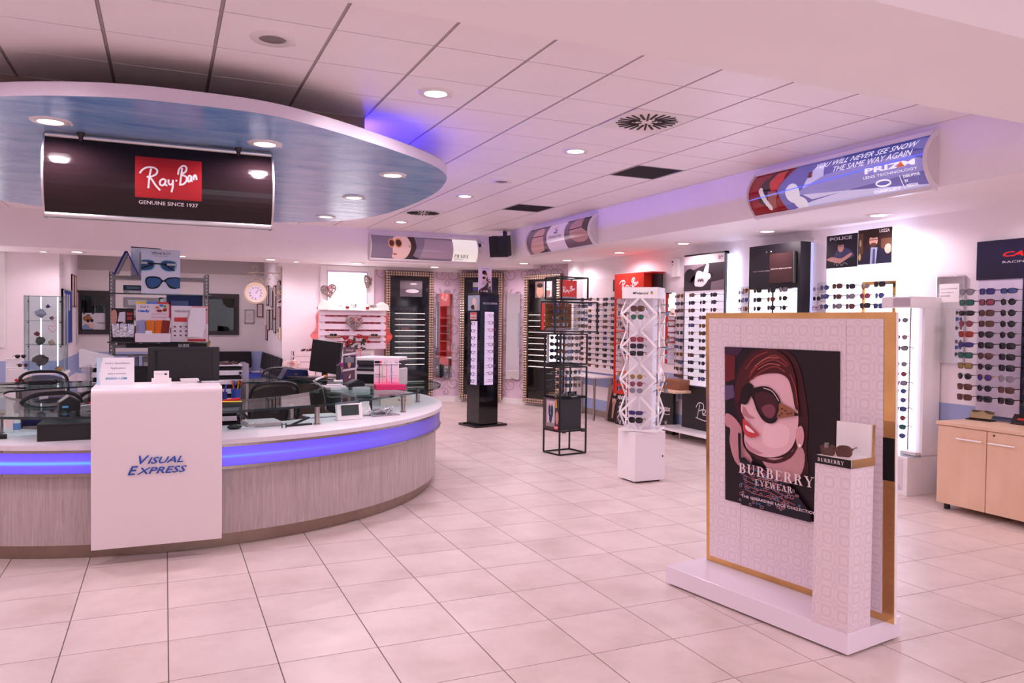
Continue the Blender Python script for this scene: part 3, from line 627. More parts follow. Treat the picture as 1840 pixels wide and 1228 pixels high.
obj('housing', MB().box((0, 0, .075), (.24, .04, .13), 0, 0, -.16), WHITE, t, bevel=.008); obj('screen', MB().box((0, -.0215, .085), (.165, .003, .09), 0, 0, -.16), mat('grey_green_lcd', (52, 66, 62), .15), t); obj('foot', MB().bb((-.12, -.03, 0), (.12, .05, .018)), WHITE, t, bevel=.006)
t = thing('cable_bundle', 'tangle of silver cables on a grey pad beside the tablet', 'cables', (1.82, 6.95, .79))
obj('pad', MB().box((0, 0, .005), (.26, .17, .01), .2), mat('mottled_pad', (150, 144, 150), .5, var=.3, vscale=50), t)
rr = random.Random(3)
for j in range(4): obj('cable', MB().tube(smoothc([(rr.uniform(-.1, .1), rr.uniform(-.06, .06), rr.uniform(.012, .07)) for _ in range(10)], 5), .005, 6, closed=True), mat('silver_cable', (190, 190, 196), .3, .3), t, True)
t = thing('crumpled_tissue', 'crumpled white tissue next to the tablet stand', 'tissue', (1.66, 6.95, .79)); b = MB().ball((0, 0, .045), (.05, .04, .045), 12, 8)
b.v = [(v[0]*(1+.35*rr.uniform(-1, 1)), v[1]*(1+.35*rr.uniform(-1, 1)), max(0, v[2]*(1+.3*rr.uniform(-1, 1)))) for v in b.v]; obj('paper', b, WHITE, t)
t = thing('notepad', 'white notepad with blue cover behind the glass post', 'notepad', (1.28, 7.03, .79), .2); obj('pages', MB().box((0, 0, .008), (.28, .19, .014)), WHITE, t); obj('cover', MB().box((0, 0, .002), (.29, .2, .004)), flat((70, 70, 130)), t)
t = thing('box_file', 'dark upright box under the glass behind the tablet', 'box', (1.62, 7.45, .79)); obj('carton', MB().bb((-.2, -.1, 0), (.2, .1, .13)), BLACK, t); obj('label', MB().bb((.08, -.103, .03), (.17, -.101, .09)), WHITE, t)
t = thing('lettered_box', 'cream box with small dark print under the glass tip', 'box', (2.16, 7.75, .79), -.1); obj('carton', MB().bb((-.16, -.05, 0), (.16, .05, .1)), flat((220, 208, 196)), t)
gb = Board('print', None, None, (-.15, -.0505, .02), 0, .3, .08, 0, None, parent=t); gb.strokes('printed_marks', [[(.55, .35), (.58, .6), (.62, .35), (.6, .3)], [(.66, .32), (.7, .62)], [(.76, .34), (.8, .6), (.83, .34)]], .008, (70, 62, 62))
# on the glass, right half
t = thing('pen_cup', 'blue pen cup with scissors and pens right of the logo panel', 'pen cup', (.56, 7.05, .952)); obj('cup', MB().lathe([(.035, 0), (.042, .1), (.038, .1), (.032, .004), (.001, .004)], 16), mat('blue_plastic', (40, 66, 150), .3), t, True)
for i, (c_, dx, dy) in enumerate(((RED, -.02, .0), (flat((230, 200, 40)), .015, .01), (BLACK, .02, -.01), (flat((40, 40, 120)), -.01, .02))): obj('pen', MB().tube([(dx*.3, dy*.3, .01), (dx*1.6, dy*1.6, .17)], .005, 6), c_, t)
obj('scissors', MB().tube([(.03+.018*cos(a), 0, .15+.02*sin(a)) for a in [i*pi/6 for i in range(12)]], .004, 6, closed=True), flat((180, 40, 50)), t)
t = thing('pen_cup', 'red and blue marker cup half hidden behind the panel edge', 'pen cup', (.45, 6.95, .952)); obj('cup', MB().lathe([(.03, 0), (.034, .085), (.03, .085), (.026, .004), (.001, .004)], 16), mat('navy_plastic', (30, 40, 110), .3), t, True)
for dx, c_ in ((-.01, RED), (.012, flat((60, 60, 160)))): obj('marker', MB().tube([(0, 0, .01), (dx*2, 0, .15)], .007, 6), c_, t)
t = thing('stapler_tray', 'black tray with red pens on the glass beside the panel', 'tray', (.47, 6.55, .952), .1); obj('tray', MB().bb((-.09, -.06, 0), (.09, .06, .035)), BLACK, t, bevel=.004); obj('red_stapler', MB().box((0, 0, .05), (.17, .03, .025), .2, -.08), flat((190, 30, 40)), t, bevel=.005); obj('yellow_pen', MB().tube([(-.08, -.03, .045), (.09, -.02, .04)], .006, 6), flat((220, 210, 60)), t)
# printer
t = thing('office_printer', 'white and grey multifunction printer on the glass behind the pink display', 'printer', (2.15, 8.28, .952), -.62)
PRG = mat('light_grey_printer', (214, 208, 206), .4); PRD = mat('dark_grey_printer', (44, 42, 46), .4)
obj('lower_body', MB().bb((-.23, -.2, 0), (.23, .2, .19)), PRG, t, bevel=.015); obj('paper_slot', MB().bb((-.2, -.203, .03), (.12, -.19, .13)), flat((16, 14, 18)), t)
obj('scanner', MB().bb((-.215, -.17, .22), (.215, .19, .27)), PRD, t, bevel=.008); obj('scanner_lid', MB().bb((-.225, -.18, .27), (.225, .2, .31)), WHITE, t, bevel=.012); obj('control_panel', MB().box((0, -.17, .2), (.4, .1, .025), 0, 0, .5), PRD, t); obj('neck', MB().bb((-.2, -.05, .19), (.2, .18, .225)), PRD, t)
# chain display
t = thing('chain_display', 'pink and white boxed display with printed face and hanging glasses chains', 'counter display', (2.08, 7.78, .952), -.05)
b = Board('back_card', None, None, (-.13, .04, 0), 0, .26, .32, .004, mat('pink_white_card', (236, 214, 226), .4), parent=t)
b.poly('pink_fade', [rect(0, 0, 1, .22)], (244, 150, 190)); b.poly('pink_mid', [rect(0, .22, 1, .34)], (240, 186, 210)); b.poly('logo_block', [rect(.02, .76, .22, .9)], (20, 18, 22)); b.poly('logo_pink', [rect(.22, .76, .3, .9)], (226, 30, 100))
GREY = (176, 160, 176)
b.strokes('face_lines', [smoothc([(.38, .84), (.46, .9), (.56, .88)], 4, False), smoothc([(.8, .88), (.9, .92), (1, .88)], 4, False), smoothc([(.66, .9), (.7, .7), (.64, .55), (.72, .52), (.8, .56)], 4, False), smoothc([(.58, .4), (.7, .44), (.78, .42), (.88, .44), (.96, .4)], 4, False), smoothc([(.6, .4), (.74, .34), (.92, .38)], 4, False), smoothc([(.56, .26), (.7, .18), (.9, .22)], 4, False)], .003, GREY)
b.poly('eyes', [ell(.46, .82, .08, .025), ell(.9, .84, .08, .025)], GREY); b.text('CHAIN', .02, .44, .26, None, (70, 60, 70)); b.text('COLLECTION', .02, .37, .44, None, (70, 60, 70))
for i, (x, c_) in enumerate(((-.075, (30, 30, 36)), (-.045, (140, 200, 60)), (0, (230, 60, 50)), (.05, (60, 110, 200)))):
    obj('chain', MB().tube([(x, .03, .255), (x+.003, .03, .15), (x, .03, .06)], .0025, 5), flat(c_), t)
obj('pink_tray', MB().bb((-.13, -.1, 0), (.17, .045, .05)), mat('hot_pink_card', (224, 30, 104), .4), t); obj('rear_rail', MB().bb((-.13, .025, .255), (.15, .032, .262)), WHITE, t)
# leaflet stand, phone, pens, purple box, laptop and upright monitor
t = thing('leaflet_stand', 'tall narrow purple leaflet stand leaning between phone and printer', 'leaflet stand', (1.9, 8.75, .952), -.25)
b = Board('leaflet', None, None, (-.07, 0, 0), 0, .14, .4, .006, mat('plum_print', (96, 54, 74), .4), parent=t, lean=-.16); b.poly('white_band', [[(0, .8), (1, .86), (1, .80), (0, .74)]], (220, 210, 216)); b.poly('photo', [rect(.08, .4, .95, .76)], (60, 44, 70)); b.poly('figure', [ell(.5, .56, .14, .16), ell(.5, .70, .1, .05)], (206, 150, 130)); b.poly('lower_band', [[(0, .36), (1, .42), (1, .36), (0, .30)]], (214, 200, 210)); b.poly('sail', [[(.45, .12), (.6, .24), (.6, .12)]], (240, 230, 236)); b.text('visual', .2, .88, .6, None, (220, 200, 210))
obj('strut', MB().box((0, .06, .14), (.1, .006, .3), 0, 0, .35), mat('grey_acrylic', (170, 180, 186), .2, alpha=.6), t)
t = thing('cordless_phone', 'black cordless phone standing in a white charger', 'phone', (1.78, 8.76, .952), -.2); obj('charger', MB().bb((-.05, -.05, 0), (.05, .05, .03)), WHITE, t, bevel=.01); obj('handset', MB().box((0, 0, .11), (.05, .03, .18), 0, 0, -.1), BLACK, t, bevel=.01); obj('keypad', MB().box((0, -.018, .09), (.034, .004, .08), 0, 0, -.1), DKMETAL, t)
t = thing('pen_pot', 'violet glass pen pot crammed with pens by the phone', 'pen cup', (1.87, 8.93, .952)); obj('pot', MB().lathe([(.032, 0), (.038, .1), (.034, .1), (.028, .004), (.001, .004)], 14), mat('violet_plastic', (110, 110, 190), .2), t, True)
for i in range(6): a = i*1.1; obj('pen', MB().tube([(0, 0, .01), (.035*cos(a), .03*sin(a), .16)], .005, 6), flat(((230, 230, 235), (60, 60, 150), (240, 240, 240), (90, 90, 100), (220, 190, 60), (200, 60, 90))[i]), t)
t = thing('purple_box', 'magenta carton behind the pen pot', 'box', (1.95, 9.15, .952), -.2); obj('carton', MB().bb((-.09, -.04, 0), (.09, .04, .2)), flat((170, 60, 140)), t); obj('stripe', MB().bb((-.091, -.041, .02), (.091, -.0395, .08)), flat((220, 200, 220)), t)
t = thing('upright_monitor', 'black monitor turned sideways at the rear desk, seen from the back', 'monitor', (1.72, 9.25, .952), -.5); obj('screen_housing', MB().box((0, 0, .27), (.33, .05, .38), 0, .12, 0), BLACK, t, bevel=.012); obj('side_edge', MB().box((.17, .02, .27), (.03, .09, .34), 0, .12, 0), mat('black_satin2', (14, 13, 15), .3), t, bevel=.008); obj('neck', MB().bb((-.03, -.02, .01), (.03, .02, .12)), BLACK, t); obj('foot', MB().lathe([(.1, 0), (.1, .012), (.03, .02)], 18, (0, 0), True), BLACK, t)
t = thing('laptop', 'flat dark laptop with papers on the rear glass desk', 'laptop', (1.5, 9.33, .952), -.1); obj('base', MB().bb((-.2, -.14, 0), (.2, .14, .022)), BLACK, t, bevel=.006); obj('lid', MB().box((0, 0, .03), (.4, .28, .012), 0, .03), mat('laptop_lid', (30, 28, 34), .25), t, bevel=.005)
t = thing('navy_case', 'dark blue open case on the rear desk behind the laptop', 'case', (1.4, 9.52, .952), .2); obj('shell', MB().prism([(-.17, 0), (.17, 0), (.15, .1), (-.1, .12)], -.08, .08), mat('navy_case', (22, 26, 80), .4), t, bevel=.008).rotation_euler = (pi/2, 0, 0); obj('clasp', MB().bb((-.02, -.085, .05), (.02, -.08, .06)), CHROME, t)
t = thing('barcode_scanner', 'white and orange barcode scanner on the rear desk', 'scanner', (1.62, 9.0, .952), .6); obj('grip', MB().tube(smoothc([(-.07, 0, .015), (0, 0, .035), (.07, 0, .05)], 4, False), [.014]*9, 8), WHITE, t, True); obj('head', MB().ball((.08, 0, .05), (.03, .022, .02), 10, 6), flat((226, 140, 60)), t, True); obj('cord', MB().tube(smoothc([(-.07, 0, .015), (-.14, -.04, .01), (-.16, -.2, -.05), (-.14, -.24, -.3)], 5, False), .004, 6), WHITE, t, True)
t = thing('card_terminal', 'dark card terminal on the glass in front of the printer', 'card terminal', (1.83, 8.2, .952), .3); obj('body', MB().prism([(-.1, 0), (.1, 0), (.1, .05), (.02, .075), (-.1, .03)], -.06, .06), mat('teal_black', (30, 38, 42), .3), t, bevel=.006).rotation_euler = (pi/2, 0, 0); obj('keypad', MB().box((-.03, 0, .055), (.09, .08, .006), 0, -.35), DKMETAL, t)
t = thing('calculator', 'pale calculator lying on papers near the card terminal', 'calculator', (1.62, 8.2, .952), -.2); obj('papers', MB().box((0, 0, .006), (.22, .15, .012), .3), WHITE, t); obj('case', MB().box((0, 0, .02), (.15, .1, .015)), mat('pale_plastic', (208, 202, 206), .4), t, bevel=.004)
# rear glass desks
for lb, pts, legs in (('rear glass desk to the right inside the counter', [(.70, 9.08), (1.35, 9.05), (1.75, 8.8), (2.45, 9.2), (2.2, 9.75), (.70, 9.75)], ((.8, 9.15), (.8, 9.68), (2.1, 9.6), (1.36, 9.15))),
                      ('rear glass desk to the left inside the counter', [(-2.4, 8.0), (-1.5, 8.35), (-1.1, 8.8), (-.58, 9.05), (-.58, 9.7), (-2.4, 9.7)], ((-.7, 9.15), (-.7, 9.6), (-2.2, 9.5), (-1.3, 8.9)))):
    t = thing('glass_desk', lb, 'desk', (0, 0, 0), 0, 'rear glass desks'); slab(t, pts, .937, .950)
    for x, y in legs: obj('leg', MB().lathe([(.05, 0), (.05, .012), (.028, .014), (.028, .93), (.05, .932), (.05, .937)], 14, (x, y)), CHROME, t, True)
    x0 = max(p[0] for p in pts) if pts[0][0] > 0 else min(p[0] for p in pts)
    obj('side_panel', MB().bb((1.72, 9.1, .02), (1.76, 9.72, .93)) if pts[0][0] > 0 else MB().bb((-2.3, 8.3, .02), (-2.26, 9.6, .93)), mat('taupe_panel', (128, 108, 100), .45, var=.1, vscale=8, stretch=(5, 5, .5)), t)
    if pts[0][0] > 0: obj('modesty_panel', MB().bb((.9, 9.70, .3), (1.72, 9.72, .93)), MATS['taupe_panel'], t)
# ================================================================== hanging black sign
hs = Board('hanging_sign', 'black curved hanging sign with red square and white script below the canopy', 'sign', (-.79, 6.56, 2.385), 0, 1.57, .59, .02, mat('glossy_black_sign', (34, 22, 26), .1, spec=.3), bulge=.10)
obj('back_case', MB().bb((0, -.02, 0), (1.57, .09, .59)), mat('sign_back', (60, 50, 52), .5), hs.o)
for z in (0, .575): obj('rail', MB().tube([(0, -.02, z+.008), (1.57, -.02, z+.008)], .024, 10), ALU, hs.o, True)
for x in (-.012, 1.57): 
    e_ = [(-.03, -.01)]+[(-.02-.12*(1-(2*i/12-1)**2), .6*i/12-.005) for i in range(13)]+[(.1, .595), (.1, -.01)]
    b = MB(); b.prism(e_, 0, .014); b.v = [(x+v[2], v[0], v[1]) for v in b.v]; obj('end_cap', b, ALU, hs.o)
hs.poly('red_square', [rect(.375, .28, .668, .80)], (172, 34, 40)); hs.script(.395, .36, .245, .36, .013); hs.text('GENUINE SINCE 1937', .39, .20, .262, .045, (226, 214, 220), 0, .01)
for x in (.23, 1.32):
    obj('wire', MB().tube(smoothc([(x, .0, .6), (x+.008, -.02, .612), (x, -.04, .615)], 3, False), .003, 5), CHROME, hs.o); obj('ceiling_cone', MB().lathe([(.028, .615), (.024, .6), (.008, .55)], 12, (x, -.04)), DKMETAL, hs.o, True)
# ================================================================== EYEWEAR
FR = {'black': BLACK, 'tortoise': mat('tortoiseshell', (92, 52, 30), .25, var=.5, vscale=60), 'brown': mat('brown_acetate', (74, 44, 34), .3), 'navy': mat('navy_acetate', (30, 36, 80), .3),
      'gold': mat('gold_wire', (206, 160, 90), .3, .9), 'silver': mat('silver_wire', (190, 190, 196), .25, .9), 'grey': mat('grey_acetate', (92, 88, 94), .3), 'red': mat('red_acetate', (150, 40, 46), .3), 'violet': mat('violet_acetate', (90, 70, 170), .3), 'amber': mat('amber_acetate', (206, 120, 50), .3)}
LE = {'smoke': mat('smoke_lens', (28, 25, 30), .08, coat=.3), 'brown': mat('brown_lens', (84, 52, 42), .08, coat=.3), 'blue': mat('blue_lens', (58, 72, 128), .08, coat=.3), 'green': mat('green_mirror_lens', (46, 104, 94), .1, .3), 'fire': mat('orange_mirror_lens', (146, 62, 46), .1, .3),
      'rose': mat('rose_lens', (134, 56, 76), .1, coat=.3), 'violet': mat('violet_lens', (66, 58, 122), .1, .3), 'gold': mat('gold_lens', (150, 126, 74), .1, .3), 'grey': mat('grey_lens', (128, 122, 134), .1, coat=.3), 'clear': thin_glass('clear_lens', (238, 240, 244))}
SHP = {'square': (.0275, .021, 3.4, .0030), 'round': (.0235, .0225, 2.0, .0018), 'pilot': (.0285, .024, 2.4, .0014), 'cat': (.029, .022, 2.8, .0032), 'sport': (.031, .018, 3.0, .0022), 'wide': (.030, .025, 2.6, .0034)}
GC = {}
def gmesh(shape, which):
    key = (shape, which)
    if key in GC: return GC[key]
    rx, rz, p, t = SHP[shape]; n = 18; b = MB()
    def loop(cx, s, kx):
        out = []
        for i in range(n):
            a = 2*pi*i/n; c_, s_ = cos(a), sin(a); x = abs(c_)**(2/p)*(1 if c_ > 0 else -1); z = abs(s_)**(2/p)*(1 if s_ > 0 else -1)
            if shape == 'pilot' and z < 0: x = x*(1+.25*z)
            if shape == 'cat' and z > 0: z = z*(1+.18*x*kx)
            out.append((cx+x*(rx+s), z*(rz+s)))
        return out
    wrap = lambda x: 3.2*x*x
    if which == 'frame':
        for kx in (-1, 1):
            cx = kx*.034; o_, i_ = loop(cx, t, kx), loop(cx, -t*.3, kx)
            for j in range(n):
                k = (j+1) % n
                for (A, B, ya, yb) in ((o_, i_, -.002, -.002), (i_, o_, .002, .002)):
                    b.quad(*[(q[0], wrap(q[0])+y, q[1]) for q, y in ((A[j], ya), (A[k], ya), (B[k], yb), (B[j], yb))])
                b.quad((o_[j][0], wrap(o_[j][0])+.002, o_[j][1]), (o_[k][0], wrap(o_[k][0])+.002, o_[k][1]), (o_[k][0], wrap(o_[k][0])-.002, o_[k][1]), (o_[j][0], wrap(o_[j][0])-.002, o_[j][1]))
            b.box((kx*(.034+rx+.003), wrap(.066)+.002, rz*.45), (.008, .008, .008))
        b.tube([(-.012, .001, .006), (0, -.001, .009), (.012, .001, .006)], max(t*.8, .0016), 6)
        if shape == 'pilot': b.tube([(-.014, .001, .017), (.014, .001, .017)], .0014, 6)
    elif which[:4] == 'lens':
        kx = -1 if which == 'lens0' else 1; L_ = loop(kx*.034, 0, kx); c0 = (kx*.034, wrap(.034)-.001, 0)
        for j in range(n):
            k = (j+1) % n; m0 = [(c0[0]+(q[0]-c0[0])*.55, c0[2]+(q[1])*.55) for q in (L_[j], L_[k])]
            b.quad((L_[j][0], wrap(L_[j][0]), L_[j][1]), (L_[k][0], wrap(L_[k][0]), L_[k][1]), (m0[1][0], wrap(m0[1][0])-.001, m0[1][1]), (m0[0][0], wrap(m0[0][0])-.001, m0[0][1]))
            n0 = len(b.v); b.v += [c0, (m0[0][0], wrap(m0[0][0])-.001, m0[0][1]), (m0[1][0], wrap(m0[1][0])-.001, m0[1][1])]; b.f.append((n0, n0+1, n0+2))
    else:
        kx = -1 if which == 'temple0' else 1; x = kx*(.037+rx); h = .0035 if t > .0025 else .002
        P = [(x, .012, rz*.45), (x, .05, rz*.45+.001), (x*.98, .095, rz*.4), (x*.95, .118, rz*.4-.012), (x*.94, .132, rz*.4-.026)]
        b.tube(P, [h, h*.9, h*.9, h, h*.7], 6)
    me = b.mesh('g_'+shape+'_'+which, True); GC[key] = me; return me
GM = {}
def gobj(name, shape, which, m, parent):
    key = (shape, which, m.name)
    if key not in GM: me = gmesh(shape, which).copy(); me.materials.clear(); me.materials.append(m); GM[key] = me
    return link(name, GM[key], None, parent)
def joined(shape, fm, lm):
    key = (shape, fm, lm)
    if key not in GM:
        bm = bmesh.new()
        for wh, mi in (('frame', 0), ('temple0', 0), ('temple1', 0), ('lens0', 1), ('lens1', 1)):
            k = len(bm.faces); bm.from_mesh(gmesh(shape, wh)); bm.faces.ensure_lookup_table()
            for f in bm.faces[k:]: f.material_index = mi
        me = bpy.data.meshes.new('eyewear'); bm.to_mesh(me); bm.free(); me.materials.append(FR[fm]); me.materials.append(LE[lm]); GM[key] = me
    return GM[key]
NG = [0]
def glasses(label, loc, rz, shape='square', fm='black', lm='smoke', group=None, full=True, tilt=0., s=1., kind='sunglasses'):
    NG[0] += 1
    cat_ = 'sunglasses' if lm != 'clear' else 'eyeglasses'
    if full:
        t = thing(cat_, label, cat_, loc, rz, group)
        gobj('frame', shape, 'frame', FR[fm], t)
        for i in (0, 1): gobj('lens', shape, 'lens%d' % i, LE[lm], t); gobj('temple', shape, 'temple%d' % i, FR[fm], t)
    else:
        t = link(cat_, joined(shape, fm, lm)); t.location = loc; tag(t, label, cat_, group)
    t.rotation_euler = (tilt, 0, rz); t.scale = (s, s, s); return t
CN = {'black': 'black', 'tortoise': 'tortoiseshell', 'brown': 'brown', 'navy': 'navy', 'gold': 'gold-rimmed', 'silver': 'silver-rimmed', 'grey': 'grey', 'red': 'dark red', 'violet': 'violet', 'amber': 'amber'}
LN = {'smoke': 'dark', 'brown': 'brown', 'blue': 'blue', 'green': 'green mirrored', 'fire': 'orange mirrored', 'rose': 'rose', 'violet': 'violet', 'gold': 'yellow', 'grey': 'grey', 'clear': 'clear'}
rg = random.Random(11)
DARK = [('square', 'black', 'smoke'), ('square', 'tortoise', 'brown'), ('round', 'black', 'smoke'), ('pilot', 'gold', 'brown'), ('cat', 'brown', 'brown'), ('square', 'navy', 'smoke'), ('wide', 'black', 'smoke'), ('round', 'tortoise', 'brown'), ('square', 'black', 'blue'), ('pilot', 'silver', 'smoke')]
LIGHT = [('square', 'navy', 'blue'), ('round', 'gold', 'grey'), ('pilot', 'silver', 'blue'), ('cat', 'grey', 'grey'), ('square', 'black', 'smoke'), ('round', 'red', 'rose'), ('square', 'tortoise', 'brown'), ('round', 'black', 'blue')]
def grid(where, group, org, rz, cols, rows, pool, full=True, jit=.0, skip=(), turn=0.):
    """cols: distances along the board's right axis, rows: heights; org on the board face"""
    ax = Vector((cos(rz), sin(rz))); nrm = Vector((sin(rz), -cos(rz)))
    for r, z in enumerate(rows):
        for c, u in enumerate(cols):
            if (r, c) in skip: continue
            sh, fm, lm = pool[rg.randrange(len(pool))]
            p = Vector(org[:2])+ax*(u+rg.uniform(-jit, jit))+nrm*.145
            glasses('%s %s-lens %s, %s row down, %s from left, %s' % (CN[fm], LN[lm], 'glasses' if lm == 'clear' else 'sunglasses', ORD[r], ORD[c], where), (p.x, p.y, z+rg.uniform(-.006, .006)), rz+turn+rg.uniform(-.12, .12), sh, fm, lm, group, full, s=1.16)
def pegs(parent, cols, rows, th=.0, L=.14):
    b = MB()
    for z in rows:
        for u in cols: b.box((u, -L/2-th, z+.004), (.006, L, .004))
    return obj('display_pegs', b, GLASSEDGE, parent, stuff=True)
# ================================================================== FRAMED FLOOR DISPLAY (right foreground)
BA = math.atan2(-.987896, .15512)      # local x runs along the long side towards the camera
def emboss():
    mt, N, L, b = nodes('embossed_pink_paper', .55)
    tc = N.new('ShaderNodeTexCoord'); mp = N.new('ShaderNodeMapping'); mp.inputs['Scale'].default_value = (1, 1, 1); L.new(tc.outputs['Object'], mp.inputs[0])
    sp = N.new('ShaderNodeSeparateXYZ'); L.new(mp.outputs[0], sp.inputs[0])
    ad = N.new('ShaderNodeMath'); ad.operation = 'ADD'; L.new(sp.outputs['X'], ad.inputs[0]); L.new(sp.outputs['Y'], ad.inputs[1])
    cb = N.new('ShaderNodeCombineXYZ'); L.new(ad.outputs[0], cb.inputs[0]); L.new(sp.outputs['Z'], cb.inputs[1])
    mats = []
    for sc_, off in ((10.5, 0), (10.5, .45)):
        v = N.new('ShaderNodeTexVoronoi'); v.feature = 'F1'; v.distance = 'CHEBYCHEV' if off else 'EUCLIDEAN'; v.inputs['Scale'].default_value = sc_; v.inputs['Randomness'].default_value = .12; L.new(cb.outputs[0], v.inputs['Vector'])
        m_ = N.new('ShaderNodeMath'); m_.operation = 'MULTIPLY'; m_.inputs[1].default_value = 3.6; L.new(v.outputs['Distance'], m_.inputs[0])
        p_ = N.new('ShaderNodeMath'); p_.operation = 'PINGPONG'; p_.inputs[1].default_value = .5; L.new(m_.outputs[0], p_.inputs[0]); mats.append(p_.outputs[0])
    mx = N.new('ShaderNodeMath'); mx.operation = 'MULTIPLY'; L.new(mats[0], mx.inputs[0]); L.new(mats[1], mx.inputs[1])
    L.new(ramp(N, L, mx.outputs[0], [(0, (222, 205, 212)), (.06, (228, 212, 218)), (.12, (233, 218, 224)), (1, (228, 212, 218))]), b.inputs['Base Color']); return mt
EMB = emboss()
bd = thing('floor_display', 'brass-edged floor display board with woman-in-sunglasses poster on a white plinth', 'display', (2.908, 4.077, 0), BA)
# local frame: x along, y = -(across) ; across grows to the room's right -> local +y is left of x, so across = +y ... flip below
AC = 1 if (Vector((cos(BA+pi/2), sin(BA+pi/2))).dot(Vector((.9879, .1551))) > 0) else -1
def Y_(a): return AC*a
b = MB(); b.bb((0, Y_(0), .012), (1.277, Y_(.467), .118)); obj('plinth', b, mat('white_gloss_laminate', (238, 228, 238), .12), bd, bevel=.003); obj('recessed_foot', MB().bb((.03, Y_(.03), 0), (1.25, Y_(.44), .012)), BLACK, bd)
LN_ = -.03
BR = mat('polished_brass', (222, 176, 112), .16, 1, var=.12, vscale=5)
sl = lambda a, z: Y_(a+LN_*(z-.118))
def slabz(x0, x1, z0, z1, a0, a1):
    q = MB(); v = [(x, sl(a, z), z) for x in (x0, x1) for a in (a0, a1) for z in (z0, z1)]; q.v = v
    q.f = [(0, 1, 3, 2), (4, 6, 7, 5), (0, 4, 5, 1), (2, 3, 7, 6), (0, 2, 6, 4), (1, 5, 7, 3)]; return q
obj('white_core', slabz(.046, 1.323, .118, 1.726, .322, .345), WHITE, bd)
for nm, q in (('brass_edge', (.046, .078, .118, 1.726)), ('brass_edge', (1.26, 1.323, .118, 1.726)), ('brass_edge', (.078, 1.26, 1.692, 1.726)), ('brass_edge', (.078, 1.26, .118, .158))): obj(nm, slabz(*q, .317, .3225), BR, bd)
obj('paper_panel', slabz(.078, .33, .158, 1.692, .312, .3215), EMB, bd); obj('paper_panel', slabz(.332, 1.05, .158, 1.692, .312, .3215), EMB, bd); obj('paper_panel', slabz(1.052, 1.26, .158, 1.692, .312, .3215), EMB, bd)
obj('black_tab', slabz(1.262, 1.322, .86, 1.08, .313, .318), flat((16, 14, 16)), bd)
